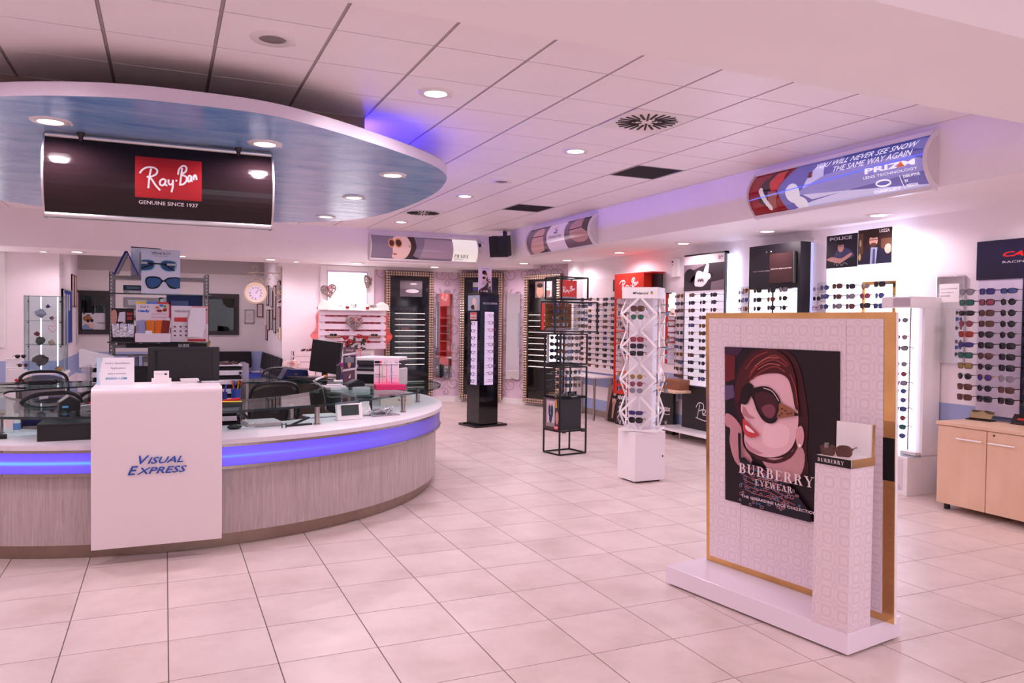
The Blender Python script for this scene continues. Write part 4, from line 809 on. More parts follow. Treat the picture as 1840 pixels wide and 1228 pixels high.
# pedestal
obj('pedestal', MB().bb((1.068, Y_(.0), .118), (1.272, Y_(.192), .95)), EMB, bd); obj('pedestal_top', MB().bb((1.066, Y_(-.003), .95), (1.274, Y_(.194), .985)), mat('white_lacquer_top', (244, 238, 240), .25), bd)
obj('pedestal_brass', MB().bb((1.274, Y_(.0), .945), (1.277, Y_(.196), .988)), BR, bd); obj('pedestal_back', MB().bb((1.068, Y_(.175), .985), (1.272, Y_(.19), 1.15)), WHITE, bd); obj('back_brass', MB().bb((1.272, Y_(.172), .985), (1.276, Y_(.192), 1.152)), BR, bd)
pbk = Board('name_strip', None, None, (1.066, Y_(-.004), .945) if AC > 0 else (1.066, Y_(-.004), .945), 0, .208, .042, .002, flat((22, 19, 22)), parent=bd)
pbk.serif('BURBERRY', .1, .28, .72, .44, (232, 216, 220))
def poster_woman(p):
    """print of a red-haired woman with big dark sunglasses; zoom pixels to panel coordinates"""
    def q(L): 
        out = []
        for x, y in L:
            u = (x-430)/697; v = 1-(y-(285+25*u))/(928+70*u); out.append((u, v))
        return out
    C = lambda *L: q(L)
    p.poly('red_blur', [C((430, 330), (500, 340), (500, 480), (430, 500))], (104, 28, 34)); p.poly('purple_blur', [C((430, 520), (490, 515), (500, 590), (430, 610))], (96, 74, 110)); p.poly('dark_blur', [C((430, 285), (560, 285), (520, 340), (430, 330))], (64, 34, 60))
    p.poly('hair_back', [C((500, 620), (505, 500), (545, 390), (610, 315), (720, 288), (830, 305), (900, 380), (935, 520), (960, 700), (950, 880), (960, 1010), (880, 1060), (830, 1000), (700, 960), (560, 900), (540, 760))], (58, 16, 22), sm=4)
    p.poly('shoulder', [C((438, 690), (490, 705), (545, 770), (560, 880), (620, 960), (560, 1010), (500, 970), (465, 860), (470, 780), (438, 760))], (196, 138, 146), sm=3)
    p.poly('neck', [C((690, 950), (830, 925), (900, 850), (940, 900), (925, 1010), (850, 1080), (760, 1060), (715, 1000))], (196, 146, 150), sm=3)
    p.poly('shadow_under_chin', [C((640, 925), (760, 950), (870, 890), (900, 800), (905, 850), (860, 930), (760, 970), (650, 950))], (70, 26, 32), sm=3)
    p.poly('face', [C((600, 490), (650, 452), (740, 430), (820, 445), (862, 490), (888, 570), (905, 680), (898, 770), (876, 850), (835, 900), (770, 930), (700, 936), (640, 922), (590, 896), (566, 845), (572, 780), (572, 722), (556, 690), (545, 662), (550, 610), (572, 560))], (228, 184, 190), sm=4)
    p.poly('cheek_light', [C((700, 740), (780, 730), (850, 760), (840, 850), (760, 880), (690, 850))], (238, 200, 205), sm=3); p.poly('cheek_shade', [C((575, 845), (610, 880), (690, 915), (640, 918), (592, 894))], (196, 140, 148), sm=2)
    p.poly('ear', [C((895, 760), (925, 740), (940, 790), (930, 850), (905, 865), (893, 820))], (214, 160, 164), sm=3); p.poly('earring', [C((905, 850), (915, 843), (924, 853), (913, 864))], (246, 232, 226), sm=2)
    p.poly('nose_shade', [C((560, 640), (580, 660), (600, 690), (640, 705), (610, 712), (580, 700), (560, 690))], (188, 128, 136), sm=2)
    p.poly('hair_front', [C((505, 560), (530, 450), (580, 370), (660, 310), (760, 300), (850, 360), (890, 460), (900, 560), (912, 640), (890, 640), (870, 540), (845, 470), (790, 440), (700, 445), (630, 470), (600, 500), (585, 560), (560, 600), (520, 620))], (74, 20, 24), sm=4)
    p.strokes('hair_highlight', [smoothc(q(l), 5, False) for l in ([(600, 470), (660, 400), (760, 360), (840, 400)], [(610, 440), (680, 370), (770, 335), (850, 390)], [(620, 480), (690, 425), (770, 400), (830, 430)], [(580, 420), (640, 350), (720, 315)], [(860, 440), (890, 520), (905, 620)])], .008, (136, 52, 46))
    p.strokes('hair_gleam', [smoothc(q(l), 5, False) for l in ([(640, 400), (720, 352), (790, 350)], [(660, 420), (730, 385), (800, 392)])], .005, (184, 104, 92))
    p.poly('lens_far', [C((543, 610), (556, 535), (598, 498), (634, 520), (618, 570), (592, 622), (562, 628))], (30, 10, 16), sm=3)
    p.poly('frame_near', [C((606, 555), (622, 535), (690, 516), (750, 530), (800, 592), (800, 660), (775, 722), (730, 734), (690, 712), (655, 660), (632, 600))], (24, 8, 12), sm=3)
    p.poly('lens_near', [C((640, 570), (690, 548), (745, 560), (785, 606), (782, 655), (762, 700), (730, 708), (695, 685), (664, 640))], (66, 24, 34), sm=3); p.poly('lens_glow', [C((690, 640), (745, 620), (775, 650), (758, 695), (728, 700), (702, 680))], (120, 62, 78), sm=3)
    p.strokes('frame_gleam', [smoothc(q([(700, 527), (755, 545), (795, 600)]), 4, False)], .005, (226, 196, 200))
    p.poly('temple', [C((798, 612), (840, 625), (915, 672), (850, 690), (784, 700), (796, 655))], (150, 96, 70), sm=2); p.poly('temple_texture', [q(ell(x, y, 9, 6, 8)) for x, y in ((815, 645), (835, 655), (815, 672), (850, 672), (870, 668), (800, 685))], (96, 52, 38)); p.poly('temple_tip', [C((890, 660), (925, 678), (890, 682))], (20, 8, 10))
    p.poly('lips', [C((570, 712), (600, 735), (625, 762), (672, 802), (640, 822), (600, 820), (574, 792), (568, 750))], (196, 66, 72), sm=3); p.poly('teeth', [C((584, 750), (612, 764), (648, 794), (615, 790), (590, 776))], (242, 226, 228), sm=2)
    p.strokes('strap', [smoothc(q([(545, 800), (548, 900), (560, 970), (640, 1010), (760, 1060), (860, 1090)]), 4, False)], .02, (20, 12, 20))
    rr = random.Random(5); pinks, blues, dark = [], [], []
    for i in range(120):
        x = rr.uniform(550, 930); y = rr.uniform(975, 1235)
        if x > 560+(y-960)*2.2: continue
        (pinks if i % 3 else blues).append(ell(x, y, rr.uniform(6, 12), rr.uniform(5, 10), 8))
    p.poly('dress', [C((550, 950), (620, 975), (700, 1000), (780, 1060), (870, 1100), (940, 1180), (990, 1290), (720, 1290), (560, 1240))], (26, 20, 34), sm=2)
    rings = [stroke_ring(e) for e in pinks]; p.art_bm('lace_loops', stroke2d([[(a[0]*p.w, a[1]*p.h) for a in q(r2)] for r2 in rings], .0035), flat((176, 128, 140)))['kind'] = 'stuff'
    p.poly('lace_beads', [q(e) for e in blues], (62, 104, 140))
    p.strokes('lace_chain', [smoothc(q([(560+i*5, 985+i*30), (620+i*10, 1010+i*30), (690+i*10, 1000+i*34), (760+i*15, 1050+i*30), (840+i*15, 1070+i*32)]), 4, False) for i in range(6)], .006, (150, 86, 90))
    p.serif('BURBERRY', .165, .205, .66, .062, (238, 222, 226)); p.serif('EYEWEAR', .32, .148, .33, .036, (238, 222, 226)); p.text('THE GERARDINE LACE COLLECTION', .19, .052, .66, .017, (238, 222, 226), 0, .01)
def stroke_ring(e): return e+[e[0]]
pw = Board('poster', None, None, (.215, sl(.311, .55), .55), 0, .80, .965, .006, flat((30, 16, 24)), parent=bd, base='poster_sheet', lean=.03)
poster_woman(pw)
fr_ = Vector((2.908, 4.077)); dx_ = Vector((.15512, -.987896)); ac_ = Vector((.987896, .15512)); pp_ = fr_+dx_*1.15+ac_*.05
g = glasses('brown tortoiseshell sunglasses with clear tag on the white pedestal', (pp_.x, pp_.y, 1.012), BA+.35, 'wide', 'tortoise', 'brown', None, True, s=1.15)
obj('security_tag', MB().bb((-.045, -.012, .012), (-.03, .004, .034)), mat('clear_grey_tag', (150, 146, 150), .2, alpha=.6), g)
# ================================================================== WHITE LATTICE TOWER
pt = thing('display_tower', 'white rotating sunglasses tower with diamond lattice and rainbow logo', 'display', (4.61, 6.94, 0), .02)
obj('cabinet', MB().bb((-.19, -.16, .02), (.19, .16, .53)), WHITE, pt, bevel=.003); obj('cabinet_door', MB().bb((-.185, -.168, .025), (.185, -.16, .525)), mat('white_door', (236, 230, 236), .25), pt, bevel=.002); obj('door_knob', MB().ball((.15, -.174, .27), .009, 8, 6), DKMETAL, pt); obj('foot', MB().bb((-.15, -.12, 0), (.15, .12, .02)), BLACK, pt)
TR = -.84
def turn(o): o.rotation_euler = (0, 0, TR); return o
turn(obj('turntable', MB().bb((-.20, -.19, .535), (.20, .19, .555)), WHITE, pt))
TW = .10
turn(obj('column', MB().bb((-.125, -TW, .555), (.125, TW, 1.93)), mat('white_perforated', (228, 222, 230), .35), pt))
turn(obj('header', MB().bb((-.19, -.16, 1.915), (.19, .16, 2.03)), WHITE, pt))
hv = Matrix.Rotation(TR, 3, 'Z') @ Vector((-.19, -.161, 1.915))
hb = Board('logo', None, None, hv, TR, .38, .115, .0, None, parent=pt)
hb.text('Polaroid', .36, .36, .36, .22, (24, 24, 28), 0, .02); hb.poly('burst', [[(.33, .36), (.37, .47), (.33, .58), (.29, .47)]], (24, 24, 28))
for i, c_ in enumerate(((40, 110, 180), (70, 160, 80), (240, 190, 40), (220, 70, 40))): hb.poly('stripe', [rect(.79, .56-.055*i, .85, .615-.055*i)], c_)
def lattice(rz, wid, off, full):
    t0 = MB(); zs = [.56, .90, 1.24, 1.58, 1.92]
    Mz = Matrix.Rotation(rz, 3, 'Z')
    P = lambda u, z: tuple(Mz @ Vector((u, -off-.045*(1-abs(2*((z-.56) % .34)/.34-1)) if False else -off, z)))
    for i, z in enumerate(zs[:-1]):
        zm = (z+zs[i+1])/2; h = zs[i+1]
        segs = [((-.012, z), (-wid, zm)), ((wid, zm), (.012, z)), ((-wid, zm), (-.012, h)), ((wid, zm), (.012, h))]
        for (a, c_) in segs:
            d = Vector((c_[0]-a[0], 0, c_[1]-a[1])); n = Vector((-d.z, 0, d.x)).normalized()*.011
            for yo in (0,):
                A = [Vector((a[0], -off, a[1])), Vector((c_[0], -off-.03, c_[1]))] if abs(c_[0]) > abs(a[0]) else [Vector((a[0], -off-.03, a[1])), Vector((c_[0], -off, c_[1]))]
                q = []
                for k, pnt in enumerate(A):
                    for sgn in (-1, 1):
                        for dy in (-.006, .006): q.append(tuple(Mz @ (pnt+n*sgn+Vector((0, dy, 0)))))
                n0 = len(t0.v); t0.v += q
                t0.f += [tuple(n0+j for j in f) for f in ((0, 1, 3, 2), (4, 6, 7, 5), (0, 4, 5, 1), (2, 3, 7, 6), (0, 2, 6, 4), (1, 5, 7, 3))]
    return t0
for nm, rz_, wd, of in (('lattice_panel', 0, .185, .15), ('lattice_panel', pi/2, .14, .175), ('lattice_panel', -pi/2, .14, .175), ('lattice_panel', pi, .185, .15)): turn(obj(nm, lattice(rz_, wd, of, True), WHITE, pt))
def TP(x, y, z): v = Matrix.Rotation(TR+.02, 3, 'Z') @ Vector((x, y, 0)); return (4.61+v.x, 6.94+v.y, z)
def tower_row(px_y):  # height on the tower front for a row, from its spacing in the photo
    return 1.721+(569-px_y)*(1.721-.652)/(755-569)
for i, (sh, fm, lm, py) in enumerate((('wide', 'brown', 'brown', 554), ('pilot', 'gold', 'green', 569), ('square', 'red', 'rose', 609), ('square', 'navy', 'smoke', 621), ('square', 'black', 'smoke', 634), ('round', 'gold', 'gold', 676), ('round', 'brown', 'rose', 689), ('pilot', 'silver', 'grey', 701), ('sport', 'brown', 'violet', 741), ('wide', 'black', 'smoke', 754))):
    glasses('%s %s-lens sunglasses on the front of the white lattice tower, %s from top' % (CN[fm], LN[lm], ORD[i]), TP(-.01, -.235, tower_row(py)), TR, sh, fm, lm, 'sunglasses on the lattice tower front', s=1.1)
for i, py in enumerate((548, 562, 582, 612, 625, 640, 676, 689, 702, 760)):
    sh, fm, lm = DARK[rg.randrange(10)]
    glasses('%s sunglasses on the right side of the white lattice tower, %s from top' % (CN[fm], ORD[i]), TP(.265, 0, tower_row(py)), TR+pi/2, sh, fm, lm, 'sunglasses on the lattice tower side')
    glasses('%s sunglasses on the left side of the white lattice tower, %s from top' % (CN[fm], ORD[i]), TP(-.265, 0, tower_row(py)), TR-pi/2, sh, fm, lm, 'sunglasses on the lattice tower left side', False)
turn(obj('price_card', MB().bb((.2, -.13, 1.08), (.21, -.02, 1.2)), WHITE, pt)); turn(obj('spine', MB().bb((-.012, -.108, .57), (.012, -.1, 1.9)), mat('white_spine', (240, 236, 242), .3), pt))
# ================================================================== BLACK WIRE TOWER
WA = math.atan2(.069, .41)
wt = thing('wire_rack', 'tall black wire cube rack of sunglasses in the middle of the floor', 'display rack', (4.47, 8.537, 0), WA)
def cube(x0, x1, y0, y1, z0, z1, r=.0085):
    for x in (x0, x1):
        for y in (y0, y1): obj('upright', MB().bb((x-r, y-r, z0), (x+r, y+r, z1)), BLKMETAL, wt)
    for z in (z0, z1):
        for y in (y0, y1): obj('rail', MB().bb((x0, y-r, z-r), (x1, y+r, z+r)), BLKMETAL, wt)
        for x in (x0, x1): obj('rail', MB().bb((x-r, y0, z-r), (x+r, y1, z+r)), BLKMETAL, wt)
WW, WD = .415, .335
cube(0, WW, 0, WD, .012, .30); cube(0, WW, 0, WD, .30, .715); cube(0, WW, 0, WD, .715, 1.10); cube(0, WW, 0, WD, 1.13, 1.51); cube(-.06, .62, .05, WD, 1.54, 1.915); cube(0, WW, 0, WD, 1.95, 2.22)
obj('black_case', MB().bb((.03, .02, .315), (.35, .30, .70)), mat('matte_black_case', (28, 25, 28), .6), wt)
for z in (.31, .73, 1.0, .92, .84, 1.12): obj('shelf', MB().bb((.01, .01, z), (WW-.01, WD-.01, z+.006)), GLASSEDGE if z not in (.31, .73) else BLKMETAL, wt)
obj('centre_post', MB().bb((.20, .2, .74), (.215, .215, 1.5)), BLKMETAL, wt)
obj('mirror_panel', MB().bb((.03, .28, 1.14), (.24, .285, 1.5)), mat('silver_mirror', (232, 234, 236), .03, 1), wt)
sp = Board('side_poster', None, None, (-.012, WD, .31), RW, WD, .40, .004, flat((70, 52, 56)), parent=wt)
sp.poly('grey_field', [rect(.2, .1, .75, .95)], (150, 132, 138)); sp.poly('white_card', [rect(.28, .22, .75, .9)], (206, 190, 196)); sp.poly('figures', [ell(.42, .62, .07, .2), ell(.58, .6, .08, .22), ell(.5, .35, .09, .14)], (46, 52, 84)); sp.poly('skin', [ell(.42, .8, .05, .05), ell(.6, .8, .05, .05), ell(.9, .4, .1, .2)], (196, 140, 124)); sp.poly('yellow', [[(.8, .7), (.9, .72), (.86, .98), (.78, .96)]], (220, 160, 50)); sp.poly('red_block', [rect(.74, .04, .99, .15)], (206, 30, 34)); sp.script(.76, .055, .2, .08, .004)
rs = Board('red_sign', None, None, (.01, .06, 1.95), 0, .27, .235, .006, RED, parent=wt); rs.script(.1, .3, .75, .4, .008); rs.poly('grey_base', [rect(0, 0, 1, .12)], (160, 156, 170))
wb = Board('wood_shelf_back', None, None, (-.03, .30, 1.56), 0, .42, .34, .006, mat('orange_wood_panel', (176, 112, 56), .45, var=.15, vscale=8, stretch=(1, 1, 6)), parent=wt)
for i in range(4): obj('wood_shelf', MB().bb((-.03, .14, 1.60+.083*i), (.39, .29, 1.604+.083*i)), DKMETAL, wt); wb.poly('white_tag', [rect(.62, .2+.24*i, .75, .27+.24*i)], (226, 214, 206))
obj('red_side', MB().bb((-.065, .27, 1.56), (-.06, .33, 1.9)), RED, wt); obj('acrylic_drawer', MB().bb((-.03, .14, 1.555), (.39, .29, 1.59)), mat('smoky_acrylic', (150, 140, 150), .1, alpha=.4), wt); obj('white_back', MB().bb((.43, .3, 1.56), (.60, .305, 1.9)), WHITE, wt); obj('white_back', MB().bb((.02, .32, 1.14), (.41, .325, 1.5)), WHITE, wt)
wM = Matrix.Translation((4.47, 8.537, 0)) @ Matrix.Rotation(WA, 4, 'Z')
def wg(lb, u, v, z, shape, fm, lm, turn=0, full=False): p = wM @ Vector((u, v, z)); glasses(lb, p, WA+turn, shape, fm, lm, 'sunglasses in the wire rack', full)
for r in range(4):
    z = 1.46-.085*r
    for c, u in enumerate((.09, .24, .36)):
        sh, fm, lm = DARK[rg.randrange(10)]; wg('%s sunglasses below the wood shelves in the wire rack, %s row, %s from left' % (CN[fm], ORD[r], ORD[c]), u, .1, z, sh, fm, lm, .25 if c else -.9)
for r in range(3):
    z = 1.03-.083*r
    for c, u in enumerate((.08, .22, .35)):
        sh, fm, lm = DARK[rg.randrange(10)]; wg('%s sunglasses above the black case in the wire rack, %s shelf, %s from left' % (CN[fm], ORD[r], ORD[c]), u, .1, z, sh, fm, lm, .1)
for c in range(3):
    sh, fm, lm = DARK[rg.randrange(10)]; wg('%s sunglasses lying on the black case in the wire rack, %s from left' % (CN[fm], ORD[c]), .08+.12*c, .12, .76, sh, fm, lm, .3)
for r in range(4):
    z = 1.63+.083*r
    for c, (u, fm, lm) in enumerate(((.06, ('silver', 'silver', 'navy', 'red')[r], ('grey', 'brown', 'violet', 'blue')[r]), (.2, ('grey', 'brown', 'navy', 'amber')[r], ('grey', 'smoke', 'brown', 'brown')[r]))):
        wg('%s %s-lens sunglasses on orange wood shelves, %s shelf up, %s from left' % (CN[fm], LN[lm], ORD[r], ORD[c]), u, .17, z, 'round' if r < 2 else 'pilot', fm, lm, .1)
for r in range(4):
    for c, u in enumerate((.47, .55)):
        sh, fm, lm = DARK[rg.randrange(10)]; wg('%s sunglasses on white back right of wood shelves, %s row, %s from left' % (CN[fm], ORD[r], ORD[c]), u, .2, 1.87-.085*r, sh, fm, lm, .35)
for x in (.06, .36): obj('black_badge', MB().bb((x-.03, -.016, .28), (x+.03, -.009, .312)), BLACK, wt)
# ================================================================== BLACK EYEWEAR TOWER
DA = math.atan2(.142, .59)
dt = thing('eyewear_tower', 'gloss black square tower of spectacles before the damask wall', 'display tower', (4.414, 11.229, 0), DA)
obj('base_plate', MB().bb((0, 0, 0), (.607, .49, .035)), GLOSSBLK, dt, bevel=.004); obj('column', MB().bb((.105, .07, .035), (.47, .41, 2.10)), GLOSSBLK, dt, bevel=.004)
NAVY = mat('dark_navy_gloss', (22, 24, 44), .12)
obj('front_panel', MB().bb((.11, .062, .66), (.465, .07, 2.09)), NAVY, dt); LITE = mat('lilac_backlit_panel', (226, 206, 236), .4, emit=.55, ecol=(232, 206, 244))
obj('front_lightbox', MB().bb((.19, .055, .66), (.36, .062, 1.81)), LITE, dt); obj('side_lightbox', MB().bb((.097, .14, .66), (.105, .30, 1.66)), LITE, dt)
fw_ = Board('front_window', None, None, (.14, .062, 1.83), 0, .3, .22, .003, mat('dark_glass_print', (30, 36, 60), .1), parent=dt); fw_.text('DOLCE & GABBANA', .04, .45, .92, .14, (206, 206, 220)); fw_.poly('printed_frames', [rect(.05, .62, .4, .7), rect(.05, .2, .4, .28), rect(.05, .04, .4, .1)], (14, 14, 24))
sw_ = Board('side_picture', None, None, (.105, .40, 1.83), RW, .32, .24, .004, flat((150, 160, 180)), parent=dt); sw_.poly('figure', [ell(.55, .6, .18, .25)], (220, 190, 180)); sw_.poly('bag', [ell(.45, .22, .2, .15)], (40, 26, 30)); sw_.poly('jeans', [ell(.7, .25, .14, .2)], (196, 170, 160))
rl_ = Board('red_label', None, None, (.105, .33, 1.69), RW, .17, .11, .004, flat((190, 170, 176)), parent=dt); rl_.poly('red_bars', [rect(.1, .7, .95, .95), rect(.1, .2, .95, .35)], (214, 60, 70))
tp = Board('top_poster', None, None, (.155, .2, 2.10), 0, .255, .42, .006, flat((224, 206, 240)), parent=dt)
tp.text('DOLCE & GABBANA', .24, .93, .54, .03, (60, 50, 70)); tp.poly('dress', [[(.0, .0), (.1, .16), (.5, .30), (.58, .56), (.72, .64), (.88, .5), (.96, .1), (1, 0)]], (60, 50, 56), sm=3); tp.poly('dress_white', [ell(.65+.1*i % .3, .1+.12*i, .06, .04) for i in range(5)]+[ell(.8, .2+.1*i, .05, .03) for i in range(4)]+[ell(.2+.1*i, .1, .04, .03) for i in range(4)], (232, 222, 232)); tp.poly('dress_red', [ell(.7, .48, .06, .05), ell(.88, .45, .04, .06), ell(.75, .2, .06, .05), ell(.3, .12, .06, .05)], (120, 24, 40))
tp.poly('head', [ell(.55, .74, .14, .11), ell(.42, .54, .12, .09)], (224, 182, 170)); tp.poly('hair', [ell(.42, .80, .17, .08), ell(.4, .60, .13, .05)], (48, 28, 26)); tp.poly('baby', [ell(.42, .4, .18, .09)], (196, 176, 206)); tp.poly('spectacles', [ell(.44, .745, .05, .03, 10), ell(.58, .73, .05, .03, 10)], (36, 30, 36))
for i in range(10):
    z = 1.755-.113*i
    obj('shelf', MB().bb((.15, -.01, z-.028), (.42, .06, z-.022)), GLASSEDGE, dt); obj('shelf', MB().bb((.02, .10, z-.16), (.1, .34, z-.154)), GLASSEDGE, dt) if i < 9 else None
    M_ = Matrix.Translation((4.414, 11.229, 0)) @ Matrix.Rotation(DA, 4, 'Z')
    fm = ('black', 'brown', 'red', 'tortoise', 'black', 'black', 'black', 'grey', 'black', 'brown')[i]
    p = M_ @ Vector((.28, -.03, z)); glasses('%s spectacles on the front of the gloss black tower, %s from top' % (CN[fm], ORD[i]), p, DA, ('round', 'cat', 'square')[i % 3], fm, 'clear', 'spectacles on the black tower')
    if i < 9:
        p = M_ @ Vector((.05, .22, z-.13)); glasses('%s spectacles on the left side of the gloss black tower, %s from top' % (CN['black'], ORD[i]), p, DA-pi/2, 'square', 'black', 'clear', 'spectacles on the black tower side', False)
# ================================================================== RIGHT WALL
BACKLIT = mat('white_backlit_acrylic', (246, 244, 252), .4, emit=1.9, ecol=(236, 234, 255))
SOFTLIT = mat('soft_backlit_panel', (240, 236, 246), .4, emit=.55, ecol=(240, 232, 250))
LEDW = mat('cool_white_led_edge', (240, 244, 255), .4, emit=7, ecol=(214, 222, 255))
MAPLE = mat('pale_maple', (222, 184, 152), .42, var=.08, vscale=5, stretch=(1.2, 1.2, .35), col2=(232, 198, 168))
MIRROR = mat('silver_mirror', (232, 234, 236), .03, 1)
# maple cabinet
mc = thing('maple_cabinet', 'pale maple two-door cabinet on castors at the right edge', 'cabinet', (6.45, 4.89, 0), RW)
obj('carcass', MB().bb((0, .02, .07), (1.86, .5, .765)), MAPLE, mc); obj('top_slab', MB().bb((-.012, -.012, .768), (1.87, .52, .80)), MAPLE, mc, bevel=.003)
for x0, hx in ((0, .2), (.467, .02), (.934, .2), (1.40, .02)):
    d_ = obj('door', MB().bb((x0+.003, 0, .06), (x0+.462, .019, .762)), MAPLE, mc, bevel=.002)
    obj('handle', MB().tube([(x0+hx, -.022, .665), (x0+hx+.235, -.022, .665)], .0065, 8).bb((x0+hx+.02, -.022, .661), (x0+hx+.028, 0, .669)).bb((x0+hx+.207, -.022, .661), (x0+hx+.215, 0, .669)), WHITE, d_, stuff=True)
obj('lock', MB().ball((.53, -.002, .735), .009, 8, 6), DKMETAL, mc)
for x in (.06, .93, 1.8):
    for y in (.07, .43): obj('castor', MB().cyl((x, y), .026, 0, .05, 12).bb((x-.02, y-.02, .045), (x+.02, y+.02, .07)), BLACK, mc, stuff=True)
t = thing('mirror_box', 'small black box with gold mirrored lid on the maple cabinet', 'box', (6.86, 4.77, .80), RW+.1); obj('base', MB().bb((-.11, -.05, 0), (.11, .05, .012)), BLACK, t); obj('gold_lid', MB().box((0, .02, .05), (.2, .012, .09), 0, 0, -.7), mat('gold_mirror', (170, 150, 110), .12, .9), t)
t = thing('dark_sign', 'dark slanted sign card with red print at the cabinet right end', 'sign', (6.9, 4.47, .80), RW); obj('card', MB().box((.05, .0, .045), (.16, .012, .1), 0, 0, -.6), flat((40, 28, 30)), t); obj('red_print', MB().box((.05, -.008, .05), (.06, .004, .02), 0, 0, -.6), RED, t)
# sunglasses board with black and red sign
cb_ = thing('sunglasses_board', 'white and navy sunglasses wall board under the black and red sign', 'display board', (WX-.04, 4.92, .84), RW)
obj('light_panel', MB().bb((0, -.012, 0), (.42, .03, 1.26)), mat('lilac_streaked_panel', (216, 206, 228), .4, var=.06, vscale=5, stretch=(1, 1, .3)), cb_); obj('navy_panel', MB().bb((.42, -.02, 0), (.95, .03, 1.26)), mat('navy_panel', (26, 32, 62), .35), cb_); obj('cap_screw', MB().ball((.05, -.014, .02), .009, 8, 5), DKMETAL, cb_); obj('cap_screw', MB().ball((.05, -.014, .56), .009, 8, 5), DKMETAL, cb_)
pegs(cb_, [.0, .195, .395, .58], [1.985-.0985*i-.84 for i in range(11)], 0, .19)
cs = Board('brand_sign', 'black wall sign with red racing-style lettering at the right edge', 'sign', (WX-.02, 4.94, 2.10), RW, 1.02, .36, .04, mat('blue_black_sign', (22, 16, 36), .3))
cs.text('CARRERA', .245, .56, .62, .13, (222, 40, 26), .3, .03); cs.text('RACING SINCE 1956', .245, .40, .60, .055, (228, 222, 226))
CAR = [('pilot', 'grey', 'grey'), ('square', 'navy', 'violet'), ('sport', 'black', 'blue'), ('square', 'black', 'green'), ('square', 'black', 'rose'), ('round', 'black', 'smoke'), ('sport', 'black', 'smoke'), ('square', 'brown', 'brown'), ('round', 'black', 'smoke'), ('round', 'brown', 'rose'), ('square', 'brown', 'brown'), ('round', 'black', 'smoke'),
       ('square', 'red', 'fire'), ('pilot', 'black', 'smoke'), ('round', 'black', 'smoke'), ('sport', 'navy', 'violet'), ('square', 'black', 'smoke'), ('square', 'black', 'smoke'), ('square', 'black', 'green'), ('pilot', 'brown', 'brown'), ('square', 'black', 'smoke'), ('square', 'brown', 'gold'), ('round', 'black', 'smoke'), ('square', 'black', 'smoke'),
       ('round', 'black', 'smoke'), ('pilot', 'gold', 'violet'), ('pilot', 'silver', 'grey'), ('square', 'tortoise', 'brown'), ('round', 'black', 'smoke'), ('square', 'brown', 'brown'), ('square', 'brown', 'brown'), ('square', 'black', 'smoke'), ('square', 'black', 'smoke')]
for k, (sh, fm, lm) in enumerate(CAR):
    r, c = divmod(k, 3)
    glasses('%s %s-lens sunglasses, %s row down, %s from left, board under black red sign' % (CN[fm], LN[lm], ORD[r], ORD[c]), (WX-.20, 4.94-(.0, .195, .395)[c], 1.985-.0985*r), RW-.12, sh, fm, lm, 'sunglasses on the navy and white board', s=1.24)
for r in range(11): glasses('black sunglasses, %s row down, rightmost column, board under black red sign' % ORD[r], (WX-.20, 4.34, 1.985-.0985*r), RW-.12, 'square', 'black', 'smoke', 'sunglasses on the navy and white board', False, s=1.24)
# wall mirror with a note
t = thing('wall_mirror', 'narrow rounded wall mirror with paper note left of the navy board', 'mirror', (WX-.02, 5.38, 1.30), RW); obj('glass', MB().bb((0, -.012, 0), (.30, .02, .86)), MIRROR, t, bevel=.01); nt_ = Board('note', None, None, (.04, -.012, .60), 0, .21, .18, .002, WHITE, parent=t)
for i, s in enumerate(('per provare gli occhiali', 'da sole rivolgersi al', 'personale')): nt_.text(s, .1, .68-.2*i, .8-.18*(i > 0)-.16*(i > 1), None, (110, 100, 110))
# white column unit with spectacles
cu_ = thing('column_display', 'white column display with lit back and one stack of glasses', 'display', (6.60, 5.66, 0), RW)
obj('base_box', MB().bb((0, 0, 0), (.34, .43, .38)), WHITE, cu_, bevel=.004); obj('hood', MB().bb((0, .0, 1.84), (.34, .43, 1.95)), WHITE, cu_, bevel=.004); obj('side_panel', MB().bb((.31, .2, .38), (.34, .43, 1.84)), WHITE, cu_); obj('back_panel', MB().bb((0, .40, .38), (.31, .43, 1.84)), WHITE, cu_); obj('light_strip', MB().bb((.02, .33, .39), (.11, .40, 1.83)), BACKLIT, cu_); obj('hood_grille', MB().bb((.14, -.006, 1.855), (.33, 0, 1.935)), mat('grey_mesh', (190, 176, 186), .6), cu_); obj('glass_shelf', MB().bb((.08, .03, .38), (.37, .38, .388)), GLASSEDGE, cu_); obj('rail', MB().tube([(.13, .26, .39), (.13, .26, 1.84)], .006, 8), CHROME, cu_)
ap = Board('face_print', None, None, (.05, -.002, .05), 0, .24, .30, .002, flat((224, 214, 220)), parent=cu_); ap.poly('shirt', [[(.05, 0), (.2, .3), (.6, .35), (.95, .1), (.95, 0)]], (206, 200, 210)); ap.poly('face', [ell(.42, .6, .24, .26)], (66, 52, 56)); ap.poly('hair', [ell(.46, .82, .22, .1)], (24, 20, 24)); ap.poly('glasses', [rect(.2, .62, .7, .7)], (16, 14, 16)); ap.poly('hand', [ell(.4, .3, .16, .18)], (70, 56, 58))
